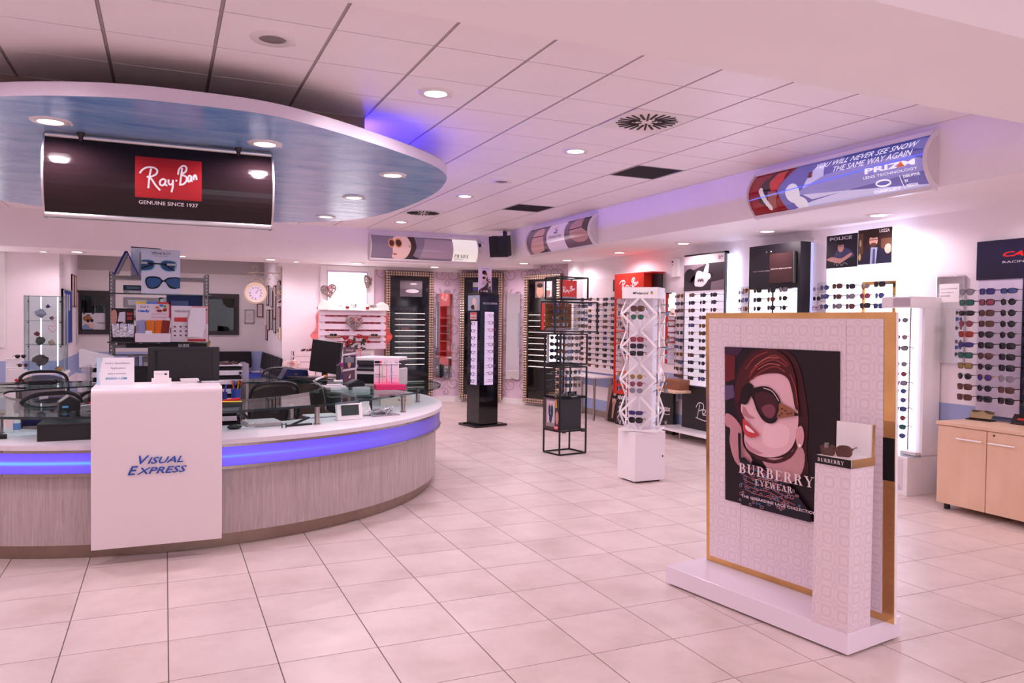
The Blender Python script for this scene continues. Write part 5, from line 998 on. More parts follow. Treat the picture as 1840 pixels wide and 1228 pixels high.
for i, z in enumerate((1.72, 1.55, 1.44, 1.28, 1.18, 1.09, 1.01, .92, .83, .74, .65, .56)):
    sh, fm, lm = (('round', 'black', 'grey'), ('round', 'amber', 'grey'), ('cat', 'black', 'grey'), ('round', 'grey', 'grey'), ('round', 'brown', 'rose'), ('cat', 'navy', 'grey'), ('round', 'grey', 'blue'), ('round', 'amber', 'blue'), ('square', 'black', 'blue'), ('round', 'gold', 'rose'), ('square', 'black', 'green'), ('pilot', 'silver', 'blue'))[i]
    glasses('%s %s-lens glasses in the white column display, %s from top' % (CN[fm], LN[lm], ORD[i]), (6.74, 5.54, z), RW+.15, sh, fm, lm, 'glasses in the white column')
t = thing('white_case', 'flat white case on the column display glass shelf', 'case', (6.78, 5.42, .388), RW); obj('lower_shell', MB().bb((-.09, -.06, 0), (.09, .06, .016)), WHITE, t, bevel=.005); obj('upper_shell', MB().bb((-.088, -.058, .017), (.088, .058, .032)), WHITE, t, bevel=.005)
# light wall with two portrait posters
lw = thing('lit_board', 'bright white lit sunglasses board under two portrait posters', 'display board', (WX-.06, 6.72, .3), RW)
obj('lit_panel', MB().bb((0, -.04, 0), (.92, 0, 2.36)), BACKLIT, lw); obj('led_edge', MB().bb((.925, -.03, 0), (.965, .04, 2.36)), LEDW, lw)
for a, b in (((.52, 1.80), (.945, 1.835)), ((.91, .3), (.945, 1.80)), ((.52, .3), (.55, 1.80))): obj('brass_edge', MB().bb((a[0], -.06, a[1]), (b[0], -.042, b[1])), BR, lw)
ROWS3 = [2.09, 1.98, 1.87, 1.76, 1.65]
pegs(lw, [.12, .3, .48, .66, .84], [z-.3 for z in ROWS3], .04)
grid('lit board under two posters', 'sunglasses on the lit white board', (WX-.10, 6.72), RW, [.10, .28, .46, .66, .84], ROWS3[:3], LIGHT, turn=-.15)
p1 = Board('portrait_poster', 'dark poster of a tattooed man leaning on his arms', 'poster', (WX-.105, 6.72, 2.31), RW, .435, .37, .008, flat((34, 26, 42)), 'portrait posters on the lit board')
p1.poly('car', [[(0, .0), (1, .05), (1, .4), (0, .2)]], (20, 16, 24)); p1.poly('body', [[(.3, .45), (.42, .58), (.6, .6), (.8, .5), (.9, .3), (.3, .25)]], (58, 62, 96), sm=3); p1.poly('arms', [[(.02, .26), (.2, .34), (.5, .28), (.78, .42), (.84, .36), (.6, .2), (.42, .14)]], (190, 140, 130), sm=3); p1.poly('face', [ell(.48, .62, .1, .15)], (204, 154, 140)); p1.poly('hair', [ell(.47, .76, .13, .08)], (26, 18, 22)); p1.strokes('spectacles', [[(.39, .65), (.57, .65)]], .006, (40, 34, 40)); p1.text('POLICE', .12, .84, .72, .10, (206, 204, 216), 0, .03); p1.strokes('signature', [smoothc([(.28, .1), (.34, .2), (.36, .06), (.46, .14), (.52, .06), (.62, .14), (.72, .08)], 4, False)], .004, (200, 190, 200))
p2 = Board('portrait_poster', 'poster of a bearded man in suit and tie by bottles', 'poster', (WX-.105, 6.275, 2.325), RW, .43, .375, .008, flat((52, 34, 32)), 'portrait posters on the lit board')
p2.poly('shelves', [rect(0, .3, .16, .9), rect(.7, .3, 1, .7)], (96, 66, 48)); p2.poly('bottles', [ell(.06, .22, .04, .1), ell(.08, .62, .03, .1)], (196, 160, 110)); p2.poly('suit', [[(.12, 0), (.22, .34), (.4, .5), (.68, .46), (.92, .26), (1, 0)]], (34, 34, 54), sm=2); p2.poly('shirt', [[(.38, 0), (.4, .48), (.6, .46), (.56, 0)]], (150, 156, 184)); p2.poly('tie', [[(.45, 0), (.47, .42), (.53, .42), (.53, 0)]], (66, 76, 110)); p2.poly('face', [ell(.48, .66, .13, .17)], (210, 160, 140)); p2.poly('beard', [ell(.48, .54, .1, .06)], (90, 56, 46)); p2.poly('hair', [ell(.5, .82, .15, .08)], (40, 26, 24)); p2.strokes('spectacles', [[(.36, .68), (.6, .69)]], .006, (50, 40, 40)); p2.poly('hand', [ell(.92, .4, .1, .14)], (214, 166, 146)); p2.text('LOZZA', .66, .87, .3, .09, (232, 226, 230), 0, .03)
# black box board
mk = thing('black_wall_unit', 'tall black wall unit with two lit white panels of sunglasses', 'display unit', (6.84, 7.90, .2), RW)
obj('black_body', MB().bb((0, 0, 0), (.88, .2, 2.45)), mat('matt_black_unit', (20, 14, 22), .4), mk); obj('lit_panel', MB().bb((.03, -.01, 0), (.42, 0, 1.90)), BACKLIT, mk); obj('lit_panel', MB().bb((.46, -.01, 0), (.84, 0, 1.90)), BACKLIT, mk); obj('led_edge', MB().bb((.0, .16, .0), (.88, .2, 2.445)), mat('edge_glow', (220, 214, 255), .4, emit=2.0, ecol=(200, 196, 255)), mk)
ms = Board('unit_sign', None, None, (.40, -.012, 1.97), 0, .40, .36, .015, mat('brown_black_plaque', (62, 40, 40), .2), parent=mk); ms.text('MARC BY MARC JACOBS', .06, .45, .86, .05, (226, 212, 214), 0, .02); obj('plaque_edge', MB().bb((.80, -.03, 1.96), (.812, 0, 2.34)), mat('plaque_glass', (90, 100, 100), .1), mk)
ml = Board('unit_lettering', None, None, (.06, -.001, 2.0), 0, .34, .3, 0, None, parent=mk); ml.text('MARC BY MARC JACOBS', .05, .4, .94, .05, (176, 164, 172), 0, .02)
for x, z in ((.32, 2.42), (.40, 2.42)): obj('spot_stud', MB().ball((x, -.004, z-.06), .014, 10, 6), CHROME, mk)
pegs(mk, [.1, .32, .56, .76], [z-.2 for z in (2.08, 1.97, 1.86, 1.75)], .01)
grid('lit panels of the black wall unit', 'sunglasses on the black wall unit', (6.84, 7.90), RW, [.09, .31, .55, .75], [2.08, 1.97, 1.86], LIGHT[:6]+DARK[:4], turn=-.15)
for lb, y0, w_ in (('clear acrylic side holder with price cards left of the black wall unit', 8.26, .3), ('clear acrylic side holder with spectacles left of the lit board', 6.93, .22)):
    t = thing('acrylic_holder', lb, 'holder', (WX-.02, y0, 1.4), RW, None); obj('acrylic_sheet', MB().bb((0, -.01, 0), (w_, .018, .76)), mat('frosted_acrylic', (226, 224, 230), .2, alpha=.5), t); nb = Board('price_card', None, None, (.03, -.01, .50), 0, w_*.75, .14, .004, WHITE, parent=t)
    for k in range(3): nb.strokes('print_line', [[(.15, .75-.22*k), (.85, .75-.22*k)]], .004, (150, 130, 136))
    for k in range(3): sh, fm, lm = (('round', 'silver', 'grey'), ('round', 'black', 'smoke'), ('square', 'red', 'clear'))[k]; glasses('%s glasses on the %s, %s down' % (CN[fm], 'acrylic holder left of the black unit' if y0 > 8 else 'acrylic holder left of the lit board', ORD[k]), (WX-.13, y0-w_*.4, 2.08-.11*k), RW, sh, fm, lm, 'glasses on acrylic holders', False)
# poster board with black lower panel
pb = thing('sunglasses_display', 'tall sunglasses panel with black and white poster on top and black base', 'display panel', (6.94, 9.36, .16), RW)
obj('lit_panel', MB().bb((.01, -.02, .62), (.89, .02, 1.98)), SOFTLIT, pb); obj('black_post', MB().bb((-.005, -.025, 0), (.008, .03, 1.98)), BLACK, pb); obj('black_edge', MB().bb((.89, -.028, 0), (.91, .03, 2.49)), BLACK, pb); obj('black_cap', MB().bb((-.005, -.028, 2.47), (.91, .03, 2.495)), BLACK, pb); obj('led_edge', MB().bb((.915, -.0, 0), (.985, .07, 2.45)), LEDW, pb)
bp_ = Board('black_base', None, None, (.0, -.02, .0), 0, .90, .61, .01, mat('satin_black_panel', (20, 17, 22), .35), parent=pb)
bp_.strokes('script_lettering', [[(p[0]*.9+.32, p[1]*.55+.18) for p in smoothc(l, 5, False)] for l in ([(.16, .75), (.12, .45), (.09, .15)], [(.05, .6), (.12, .8), (.24, .8), (.26, .6), (.14, .48)], [(.24, .36), (.32, .46), (.3, .56), (.24, .5), (.25, .34), (.36, .36)], [(.38, .54), (.4, .34), (.39, .46), (.46, .54)], [(.56, .54), (.5, .5), (.56, .42), (.5, .34), (.46, .36)], [(.64, .54), (.6, .44), (.65, .36), (.7, .46), (.64, .54)], [(.76, .85), (.74, .5), (.78, .34)], [(.05, .18), (.3, .1), (.6, .14), (.8, .12)])], .012, (236, 232, 236))
up_ = Board('top_poster', None, None, (.0, -.02, 1.96), 0, .89, .51, .012, flat((226, 208, 216)), parent=pb)
up_.poly('photo', [rect(0, .02, 1, .76)], (54, 44, 50)); up_.poly('photo_light', [[(.68, .02), (1, .02), (1, .3), (.7, .24)], [(0, .5), (.6, .76), (0, .76)]], (120, 104, 112)); up_.poly('dark_shape', [ell(.15, .45, .14, .2), ell(.3, .3, .12, .16)], (26, 20, 24)); up_.poly('body', [[(.28, .2), (.34, .56), (.5, .52), (.58, .44), (.62, .3), (.5, .14), (.36, .14)]], (222, 206, 208), sm=3); up_.poly('arm', [[(.5, .5), (.58, .74), (.64, .72), (.62, .44), (.66, .36), (.56, .34)]], (226, 212, 214), sm=2); up_.poly('hair', [ell(.66, .44, .07, .08)], (30, 24, 28)); up_.poly('face', [ell(.63, .4, .06, .09)], (230, 216, 216)); up_.poly('necklace', [ell(.38+.03*i, .3+.02*(i % 2), .012, .05, 8) for i in range(5)], (40, 34, 38)); up_.strokes('script_mark', [smoothc([(.86, .84), (.88, .94), (.9, .84), (.93, .92), (.97, .9)], 4, False)], .008, (60, 50, 56))
PR = [2.06-.1055*i for i in range(12)]
pegs(pb, [.1, .36, .62, .8], [z-.16 for z in PR], .02)
grid('panel with black base', 'sunglasses on the black based panel', (6.94, 9.36), RW, [.07, .32, .57, .80], PR, DARK, turn=-.1)
t = thing('display_bench', 'low white bench under the black based sunglasses panel', 'bench', (6.62, 9.60, 0), RW); obj('bench_top', MB().bb((0, 0, .12), (1.5, .42, .155)), WHITE, t, bevel=.003)
for x in (.3, 1.2): obj('leg', MB().bb((x, .2, 0), (x+.03, .34, .12)), ALU, t)
st = thing('acrylic_strip', 'clear acrylic strip of sunglasses left of the black based panel', 'display strip', (WX-.03, 9.62, .85), RW); obj('acrylic_sheet', MB().bb((0, -.008, 0), (.22, .02, 1.35)), mat('frosted_acrylic2', (236, 224, 232), .2, alpha=.5), st); obj('rail', MB().bb((.20, -.02, 0), (.212, .02, 1.35)), BLACK, st)
for i, z in enumerate(PR): sh, fm, lm = DARK[rg.randrange(10)]; glasses('%s sunglasses in the single column left of black based panel, %s down' % (CN[fm], ORD[i]), (6.884, 9.50, z), RW-.1, sh, fm, lm, 'sunglasses on the acrylic strip')
t = thing('wall_sensor', 'small white alarm sensor box high on the right wall', 'sensor', (WX, 9.80, 2.36), RW); obj('housing', MB().bb((0, -.06, 0), (.17, 0, .28)), WHITE, t, bevel=.012); obj('lens', MB().ball((.04, -.061, .23), .016, 8, 6), BLACK, t); obj('led', MB().ball((.04, -.061, .19), .008, 8, 6), DKMETAL, t)
# mirror strip, wood shelf, black panel
t = thing('tall_mirror', 'tall white edged mirror strip behind the lattice tower', 'mirror', (WX-.01, 9.98, 1.05), RW); obj('glass', MB().bb((0, -.015, 0), (.27, .008, 1.08)), MIRROR, t); obj('edge_light', MB().bb((-.02, -.02, 0), (0, .0, 1.08)), SOFTLIT, t)
t = thing('wood_shelf', 'pale wood wall counter with rounded end by the black kids panel', 'shelf', (6.62, 9.95, 0), RW); obj('board', MB().bb((0, 0, .66), (.80, .42, .70)), MAPLE, t, bevel=.012); obj('bracket', MB().bb((.3, .3, .5), (.33, .42, .66)), ALU, t)
t = thing('brown_box', 'brown wooden box on the pale wood wall counter', 'box', (6.74, 9.62, .70), RW); obj('carton', MB().bb((0, 0, 0), (.42, .2, .12)), mat('brown_veneer', (142, 90, 64), .5, var=.1), t); obj('lid', MB().bb((-.006, -.006, .12), (.426, .206, .15)), mat('brown_veneer_lid', (150, 98, 70), .5), t)
kp = Board('kids_panel', 'black floor panel with white kids lettering and red patch', 'panel', (6.96, 9.92, 0), RW, .34, .655, .05, mat('satin_black_panel2', (18, 15, 18), .35)); kp.text('KIDS', .3, .52, .5, .09, (236, 230, 234), .2, .04); kp.strokes('underline', [smoothc([(.3, .47), (.5, .44), (.78, .46)], 3, False)], .008, (236, 230, 234)); kp.poly('red_patch', [rect(.35, .08, .85, .17)], (206, 30, 34)); kp.script(.4, .095, .4, .06, .004)
# red display unit
ru = thing('red_display_unit', 'red framed display unit with white script header behind the lattice tower', 'display unit', (6.80, 11.08, 0), RW)
rh = Board('header', None, None, (0, -.004, 2.06), 0, .86, .40, .01, RED, parent=ru); rh.script(.18, .28, .62, .52, .018)
obj('roof', MB().bb((0, 0, 2.44), (1.05, .24, 2.46)), RED, ru); obj('side_panel', MB().bb((.84, 0, .5), (.86, .22, 2.44)), RED, ru); obj('post', MB().bb((0, -.01, .5), (.02, .02, 2.06)), RED, ru); obj('foot_panel', MB().bb((0, 0, .5), (.86, .2, .72)), RED, ru); obj('stand_leg', MB().bb((.1, .1, 0), (.14, .16, .5)), BLACK, ru); obj('stand_leg', MB().bb((.72, .1, 0), (.76, .16, .5)), BLACK, ru); obj('back_panel', MB().bb((0, .20, .72), (.86, .22, 2.06)), WHITE, ru); obj('black_screen', MB().bb((.88, .12, 2.12), (1.12, .16, 2.42)), BLACK, ru)
for i, z in enumerate((.85, 1.12, 1.32, 1.52, 1.74)): obj('red_shelf', MB().bb((0, 0, z), (.84, .2, z+.015)), RED, ru)
for r in range(4):
    for c in range(3):
        sh, fm, lm = DARK[rg.randrange(10)]; glasses('%s sunglasses in the red framed unit, %s shelf down, %s from left' % (CN[fm], ORD[r], ORD[c]), (6.88, 10.93-.27*c, (1.80, 1.58, 1.38, 1.18)[r]), RW, sh, fm, lm, 'sunglasses in the red unit', False)
# white board of sunglasses
rb = thing('sunglasses_wall_board', 'white wall board with rows of sunglasses left of the red unit', 'display board', (WX-.03, 12.55, .78), RW); obj('board', MB().bb((0, -.01, 0), (1.42, .025, 1.66)), mat('warm_white_board', (240, 226, 228), .5), rb)
bt = Board('face_print', None, None, (1.06, -.01, 1.42), 0, .3, .2, .004, flat((40, 34, 38)), parent=rb); bt.poly('face', [ell(.4, .5, .16, .4)], (160, 140, 140)); bt.poly('glasses', [rect(.26, .55, .54, .68)], (24, 20, 24)); bt.poly('beard', [ell(.4, .22, .12, .14)], (60, 50, 52))
for i, x in enumerate((.58, .70)): obj('white_disc', MB().ball((x, -.03, 1.22), (.045, .012, .045), 12, 8), mat('white_globe', (255, 246, 246), .3), rb)
BRW = [2.07-.0965*i for i in range(13)]
pegs(rb, [.25, .53, .81, 1.09, 1.3], [z-.78 for z in BRW], .01)
grid('white board left of the red unit', 'sunglasses on the white wall board', (WX-.04, 12.55), RW, [.22, .50, .77, 1.03, 1.28], BRW, DARK, False, turn=-.1)
t = thing('white_table', 'white table with steel legs against the wall beside the wire rack', 'table', (6.60, 12.5, 0), RW); obj('tabletop', MB().bb((0, 0, .72), (1.1, .42, .75)), WHITE, t, bevel=.004)
for x, y in ((.04, .04), (1.06, .04), (.04, .38), (1.06, .38)): obj('leg', MB().tube([(x, y, 0), (x, y, .72)], .02, 10), CHROME, t, True)
fp = Board('floor_poster', 'poster of long-haired woman in sunglasses leaning under the table', 'poster', (6.86, 11.42, .0), RW, .40, .62, .01, flat((150, 120, 110)), lean=-.1); fp.poly('hair', [[(.2, 0), (.25, .6), (.42, .95), (.7, .95), (.9, .6), (.95, 0)]], (40, 26, 28), sm=3); fp.poly('face', [ell(.56, .62, .16, .18)], (208, 160, 144)); fp.poly('glasses', [ell(.48, .68, .09, .05), ell(.66, .68, .09, .05)], (26, 20, 24)); fp.poly('lips', [ell(.57, .52, .05, .018)], (180, 60, 60)); fp.poly('neck', [[(.46, .5), (.66, .5), (.6, .1), (.5, .1)]], (196, 146, 130))
nh = Board('slogan_poster', 'black and white crowd poster with bold white slogan on the floor', 'poster', (6.80, 11.0, .0), RW, .42, .50, .01, flat((40, 36, 40)), lean=-.08); nh.poly('crowd', [ell(random.Random(i).uniform(.05, .95), random.Random(i+50).uniform(.05, .75), .07, .06, 8) for i in range(26)], (190, 180, 184)); nh.poly('crowd_dark', [ell(random.Random(i+9).uniform(.05, .95), random.Random(i+70).uniform(.05, .75), .05, .05, 8) for i in range(22)], (22, 18, 22)); nh.text('NEVER HIDE', .04, .82, .92, .13, (240, 236, 238), 0, .04)
# white pilaster and lightboxes in the far corner
struct('trim_3', MB().bb((6.86, 12.6, 0), (7.06, 12.85, SOF_R)), WHITE, label='white square pilaster in the far right corner', cat='pilaster')
# ================================================================== CURVED LIGHTBOX SIGNS
def lightbox(name, label, loc, rz, w_, h_, m, bulge=.11):
    s = Board(name, label, 'sign', loc, rz, w_, h_, .03, m, 'curved lightbox signs', bulge); obj('case', MB().bb((0, -.03, -.02), (w_, .0, h_+.02)), ALU, s.o)
    for z in (-.012, h_+.012): obj('rail', MB().bb((0, -.055, z-.018), (w_, -.0, z+.018)), mat('white_sign_trim', (230, 222, 226), .35), s.o)
    for x in (-.015, w_):
        e_ = [(.0, -.04)]+[(-.035-(bulge+.02)*(1-(2*i/14-1)**2), -.03+(h_+.06)*i/14) for i in range(15)]+[(.0, h_+.04)]
        b = MB(); b.prism(e_, 0, .018); b.v = [(x+v[2]-.0015, v[0], v[1]) for v in b.v]; c_ = obj('end_cap', b, MATS['white_sign_trim'], s.o)
        e2 = [(p[0]*.8-.006, h_*.12+p[1]*.78) for p in e_]; b = MB(); b.prism(e2, 0, .004); k = x+.0165 if x > 0 else x-.005; b.v = [(k+v[2], v[0], v[1]) for v in b.v]; obj('cap_inset', b, mat('cap_inset', (214, 204, 206), .4), c_)
    return s
def glow(name, col, e=.5, rough=.12): return mat(name, col, rough, emit=e, ecol=col, coat=.2)
ok = lightbox('lightbox_sign', 'curved ski lightbox sign with snow scene and white lettering', (5.70, 6.45, 2.79), RW, 2.06, .42, glow('snow_blue_print', (112, 108, 178), .4))
def gl(col, e=.45): return glow('glow_%d_%d_%d' % col, col, e)
ok.poly('red_field', [[(0, 0), (.23, 0), (.2, .5), (.28, .95), (.27, 1), (0, 1)]], gl((128, 24, 34))); ok.poly('snow', [[(.25, 0), (.4, .12), (.6, .2), (1, .05), (1, 0)], [(.35, .3), (.42, .85), (.47, .9), (.5, .4), (.62, .2), (.4, .15)]], gl((206, 206, 240))); ok.poly('mountain', [[(.3, .3), (.5, .62), (.9, .7), (1, .5), (1, .3), (.6, .2)]], gl((150, 146, 206))); ok.poly('sky', [[(.6, .8), (1, .7), (1, 1), (.55, 1)]], gl((74, 80, 160)))
ok.poly('cloud', [[(.86, .85), (.93, .98), (1, .95), (1, .7)]], gl((120, 120, 186))); ok.poly('helmet', [[(.07, .3), (.09, .75), (.15, .97), (.24, .97), (.24, .8), (.16, .6), (.15, .2), (.12, .1)]], gl((60, 40, 50), .3)); ok.poly('goggles', [[(.14, .72), (.17, .93), (.23, .95), (.235, .7), (.2, .5), (.16, .5)]], gl((190, 60, 60))); ok.poly('face', [[(.13, .1), (.14, .5), (.19, .48), (.205, .4), (.19, .3), (.17, .1)]], gl((150, 84, 80), .3)); ok.poly('fur', [ell(.09+.008*i, .55-.08*i, .015, .08, 8) for i in range(6)], gl((214, 200, 210)))
ok.poly('snow_puff', [ell(.3, .35, .045, .22), ell(.33, .12, .04, .14)], gl((226, 226, 240))); ok.poly('snowboarder', [ell(.405, .72, .012, .04), rect(.395, .62, .42, .68)], gl((120, 40, 40), .2)); ok.poly('streak', [[(.0, .36), (1, .60), (1, .62), (0, .38)]], gl((90, 110, 255), 1.2))
WL = glow('white_lit_letter', (246, 244, 250), .8)
ok.text('YOU WILL NEVER SEE SNOW', .42, .80, .53, .125, WL, .12); ok.text('THE SAME WAY AGAIN', .54, .63, .40, .125, WL, .12); ok.text('PRIZM', .72, .435, .24, .11, WL, 0, .03); ok.poly('spectrum', [[(.875, .435), (.895, .55), (.915, .435)]], gl((230, 120, 40))); ok.text('LENS TECHNOLOGY', .71, .335, .26, .05, WL)
ok.art_bm('ring_logo', stroke2d([[(x*ok.w, y*ok.h) for x, y in ell(.80, .20, .035, .055, 24)+[ell(.80, .20, .035, .055, 24)[0]]]], .012), WL); ok.text('OAKLEY', .735, .035, .135, .055, WL, 0, .02); ok.strokes('divider', [[(.885, .04), (.885, .28)]], .006, WL)
for i, s in enumerate(('DISRUPTIVE', 'BY', 'DESIGN')): ok.text(s, .90, .225-.085*i, (.075, .016, .05)[i], .05, WL, 0, .02)
sw = lightbox('lightbox_sign', 'curved lightbox sign with two faces and white middle near the far corner', (5.70, 11.9, 2.79), RW, 2.1, .42, glow('mauve_print', (116, 88, 110), .25))
sw.poly('white_field', [[(.34, 0), (.35, .5), (.34, 1), (.62, 1), (.64, .5), (.62, 0)]], gl((206, 180, 206), .5)); sw.text('SWAROVSKI', .39, .44, .2, .12, (60, 48, 64)); sw.strokes('swan', [smoothc([(.5, .84), (.47, .78), (.52, .7), (.46, .64), (.53, .62)], 4, False)], .012, (70, 56, 72)); sw.poly('face', [[(.04, .05), (.1, .5), (.14, .88), (.26, .9), (.3, .6), (.28, .2), (.2, .04)]], gl((196, 146, 150), .3), sm=3); sw.poly('face_right', [[(.74, .3), (.72, .55), (.74, .95), (.95, .95), (1, .5), (.95, .2), (.82, .15)]], gl((176, 126, 134), .3), sm=3); sw.strokes('spectacles', [[(.08, .62), (.3, .62)], [(.7, .62), (.95, .66)]], .014, (50, 36, 46)); sw.poly('hair', [[(.86, 1), (.9, .6), (1, .4), (1, 1)], [(.1, 0), (.3, 0), (.3, .12)]], gl((46, 30, 38), .15))
pr_ = lightbox('lightbox_sign', 'curved lightbox sign with woman in round amber sunglasses on back wall', (3.37, 13.9, 2.78), 0, 2.04, .42, glow('silver_violet_print', (132, 116, 138), .3))
pr_.poly('white_field', [[(.76, 0), (1, 0), (1, 1), (.76, 1)]], gl((236, 232, 226), .8)); pr_.poly('blur', [[(.45, .1), (.76, .1), (.76, .9), (.5, .95)]], gl((160, 136, 156), .35)); pr_.poly('hair', [[(.22, .1), (.3, .3), (.34, .98), (.18, .98), (.4, .98), (.41, .5), (.38, .1)]], gl((58, 34, 36), .2)); pr_.poly('face', [[(.2, .05), (.195, .3), (.19, .5), (.2, .9), (.26, 1), (.33, .98), (.36, .6), (.34, .2), (.3, .0)]], gl((224, 186, 182), .4), sm=3); pr_.poly('lens_rims', [ell(.182, .66, .032, .2), ell(.245, .68, .036, .22)], gl((214, 140, 100), .4)); pr_.poly('lenses', [ell(.182, .66, .022, .14), ell(.245, .68, .026, .16)], gl((70, 40, 40), .15)); pr_.poly('lips', [ell(.215, .2, .022, .035)], gl((190, 84, 90), .3)); pr_.poly('shoulder', [[(.3, 0), (.36, .2), (.44, .06), (.46, 0)]], gl((50, 40, 50), .15)); pr_.poly('ear', [ell(.345, .55, .012, .08)], gl((210, 160, 150), .3)); pr_.serif('PRADA', .775, .16, .14, .15, (30, 26, 30)); pr_.text('EYEWEAR', .778, .07, .085, .05, (40, 36, 40))
# cctv and loudspeaker
t = thing('security_camera', 'small white bullet security camera in the far ceiling corner', 'camera', (5.52, 13.86, 3.12), -.5); obj('bracket', MB().box((.02, .03, .06), (.03, .08, .03)), WHITE, t); obj('barrel', MB().tube([(0, .04, .0), (-.02, -.12, -.02)], .045, 12), WHITE, t, True); obj('lens', MB().tube([(-.02, -.118, -.02), (-.0215, -.13, -.0215)], .036, 12), BLACK, t); obj('junction_box', MB().bb((-.03, -.03, -.16), (.03, .03, -.05)), WHITE, t)
t = thing('loudspeaker', 'black wall loudspeaker tilted down in the far ceiling corner', 'loudspeaker', (5.45, 12.78, 3.0), -.75)
obj('cabinet', MB().box((0, 0, 0), (.34, .22, .36), 0, 0, .22), BLACK, t, bevel=.01); obj('grille', MB().box((-.08, -.112, .0), (.16, .01, .33), 0, 0, .22), mat('speaker_cloth', (30, 27, 32), .8), t); obj('bracket', MB().bb((.02, .08, .1), (.06, .2, .28)), DKMETAL, t)
# ================================================================== BACK WALL
ORN = mat('shaded_bronze_ground', (128, 100, 82), .45, .4, var=.3, vscale=24, bump=.5, bscale=60)  # frame ground darkened to stand for shade in the crevices between beads
ORB = mat('worn_silver_gilt', (226, 208, 190), .3, .6, var=.25, vscale=50)
def ornate(label, a, b, z0, z1, poster=None, gidx=0):
    a, b = Vector(a), Vector(b); d = b-a; L_ = d.length; rz = math.atan2(d.y, d.x)
    t = thing('ornate_frame_display', label, 'display', (a.x, a.y, z0), rz, 'ornate framed wall displays')
    H = z1-z0; fwid = .10
    obj('black_panel', MB().bb((fwid, -.02, fwid), (L_-fwid, .04, H-fwid)), GLOSSBLK, t)
    for nm, q in (('frame_side', (0, fwid, 0, H)), ('frame_side', (L_-fwid, L_, 0, H)), ('frame_rail', (fwid, L_-fwid, 0, fwid)), ('frame_rail', (fwid, L_-fwid, H-fwid, H))):
        o = obj(nm, MB().bb((q[0], -.05, q[2]), (q[1], .04, q[3])), ORN, t, bevel=.02)
    bead = MB(); n = int(H/.05)
    for i in range(n):
        for x in (.03, .078, L_-.03, L_-.078): bead.ball((x, -.054, .02+i*H/n), (.02, .018, .017), 6, 4)
    n2 = int(L_/.05)
    for i in range(n2):
        for z in (.03, .078, H-.03, H-.078): bead.ball((.02+i*L_/n2, -.054, z), (.017, .018, .02), 6, 4)
    obj('carved_beading', bead, ORB, t, True, stuff=True)
    SH = mat('lit_glass_shelf', (240, 240, 236), .2, emit=.75, ecol=(240, 240, 232))
    ax = Vector((cos(rz), sin(rz))); nrm = Vector((sin(rz), -cos(rz)))
    for i in range(10):
        z = .78+i*.113-z0+.0
        obj('shelf', MB().bb((.20, -.10, z), (L_-.20, -.02, z+.012)), SH, t)
    if poster:
        pb2 = Board('shelf_poster', None, None, (L_*.3, -.022, 2.14-z0), 0, L_*.46, .32, .006, flat(poster[0]), parent=t); poster[1](pb2)
    return [(a+ax*u+nrm*.07, rz, .78+i*.113+.04) for i in range(10) for u in [.27+k*(L_-.54)/3.2 for k in range(4)]]
def ps1(p): p.poly('grey_bands', [rect(0, .5, 1, .9)], (120, 108, 116)); p.poly('glint', [ell(.6, .8, .16, .06), ell(.55, .35, .3, .12)], (214, 206, 212))
def ps2(p): p.poly('light', [rect(0, .7, .9, 1)], (200, 196, 214)); p.poly('blue', [rect(0, .55, 1, .62)], (60, 60, 200))
def ps3(p): p.poly('left_man', [ell(.28, .4, .2, .4)], (180, 140, 120)); p.poly('left_hair', [ell(.28, .75, .18, .14)], (40, 28, 26)); p.poly('right_photo', [rect(.52, .05, .98, .98)], (196, 190, 196)); p.poly('right_woman', [ell(.75, .35, .14, .3)], (150, 100, 90)); p.poly('white_case', [rect(.56, .45, .96, .6)], (240, 240, 244))
spots = ornate('ornate silver-gold framed black display left of the narrow mirror', (3.98, 15.12), (4.98, 15.12), .06, 2.65, ((96, 86, 92), ps1))
spots += ornate('ornate framed black display behind the gloss black tower', (5.56, 15.10), (6.30, 14.58), .06, 2.66, ((60, 54, 66), ps2))
spots += ornate('ornate framed black display behind the wire rack', (6.60, 14.16), (6.94, 13.22), .05, 2.60, ((110, 90, 86), ps3))
far_g = bmesh.new(); OPT = [('square', 'black', 'clear'), ('round', 'brown', 'clear'), ('cat', 'tortoise', 'clear'), ('square', 'grey', 'clear')]
FM = ['black', 'tortoise', 'brown', 'amber']; acc = {f: bmesh.new() for f in FM}
for k, (p, rz, z) in enumerate(spots):
    sh, fm, _ = OPT[k % 4]; fm = FM[(k*7) % 3] if k != 25 else 'amber'
    M_ = Matrix.Translation((p.x, p.y, z)) @ Matrix.Rotation(rz+rg.uniform(-.3, .3), 4, 'Z')
    for wh in ('frame', 'temple0', 'temple1'):
        me = gmesh(sh, wh).copy(); me.transform(M_); acc[fm].from_mesh(me); bpy.data.meshes.remove(me)
bmj = bpy.data.meshes.new('shelf_spectacles'); far_g = bmesh.new()
for i, f in enumerate(FM):
    me = bpy.data.meshes.new('tmp'); acc[f].to_mesh(me); k = len(far_g.faces); far_g.from_mesh(me); far_g.faces.ensure_lookup_table()
    for fc in far_g.faces[k:]: fc.material_index = i
    bpy.data.meshes.remove(me); bmj.materials.append(FR[f])
far_g.to_mesh(bmj); o = link('shelf_spectacles', bmj); tag(o, 'tiny dark spectacles crowding the lit shelves of the ornate frames', 'eyeglasses', None, 'stuff')
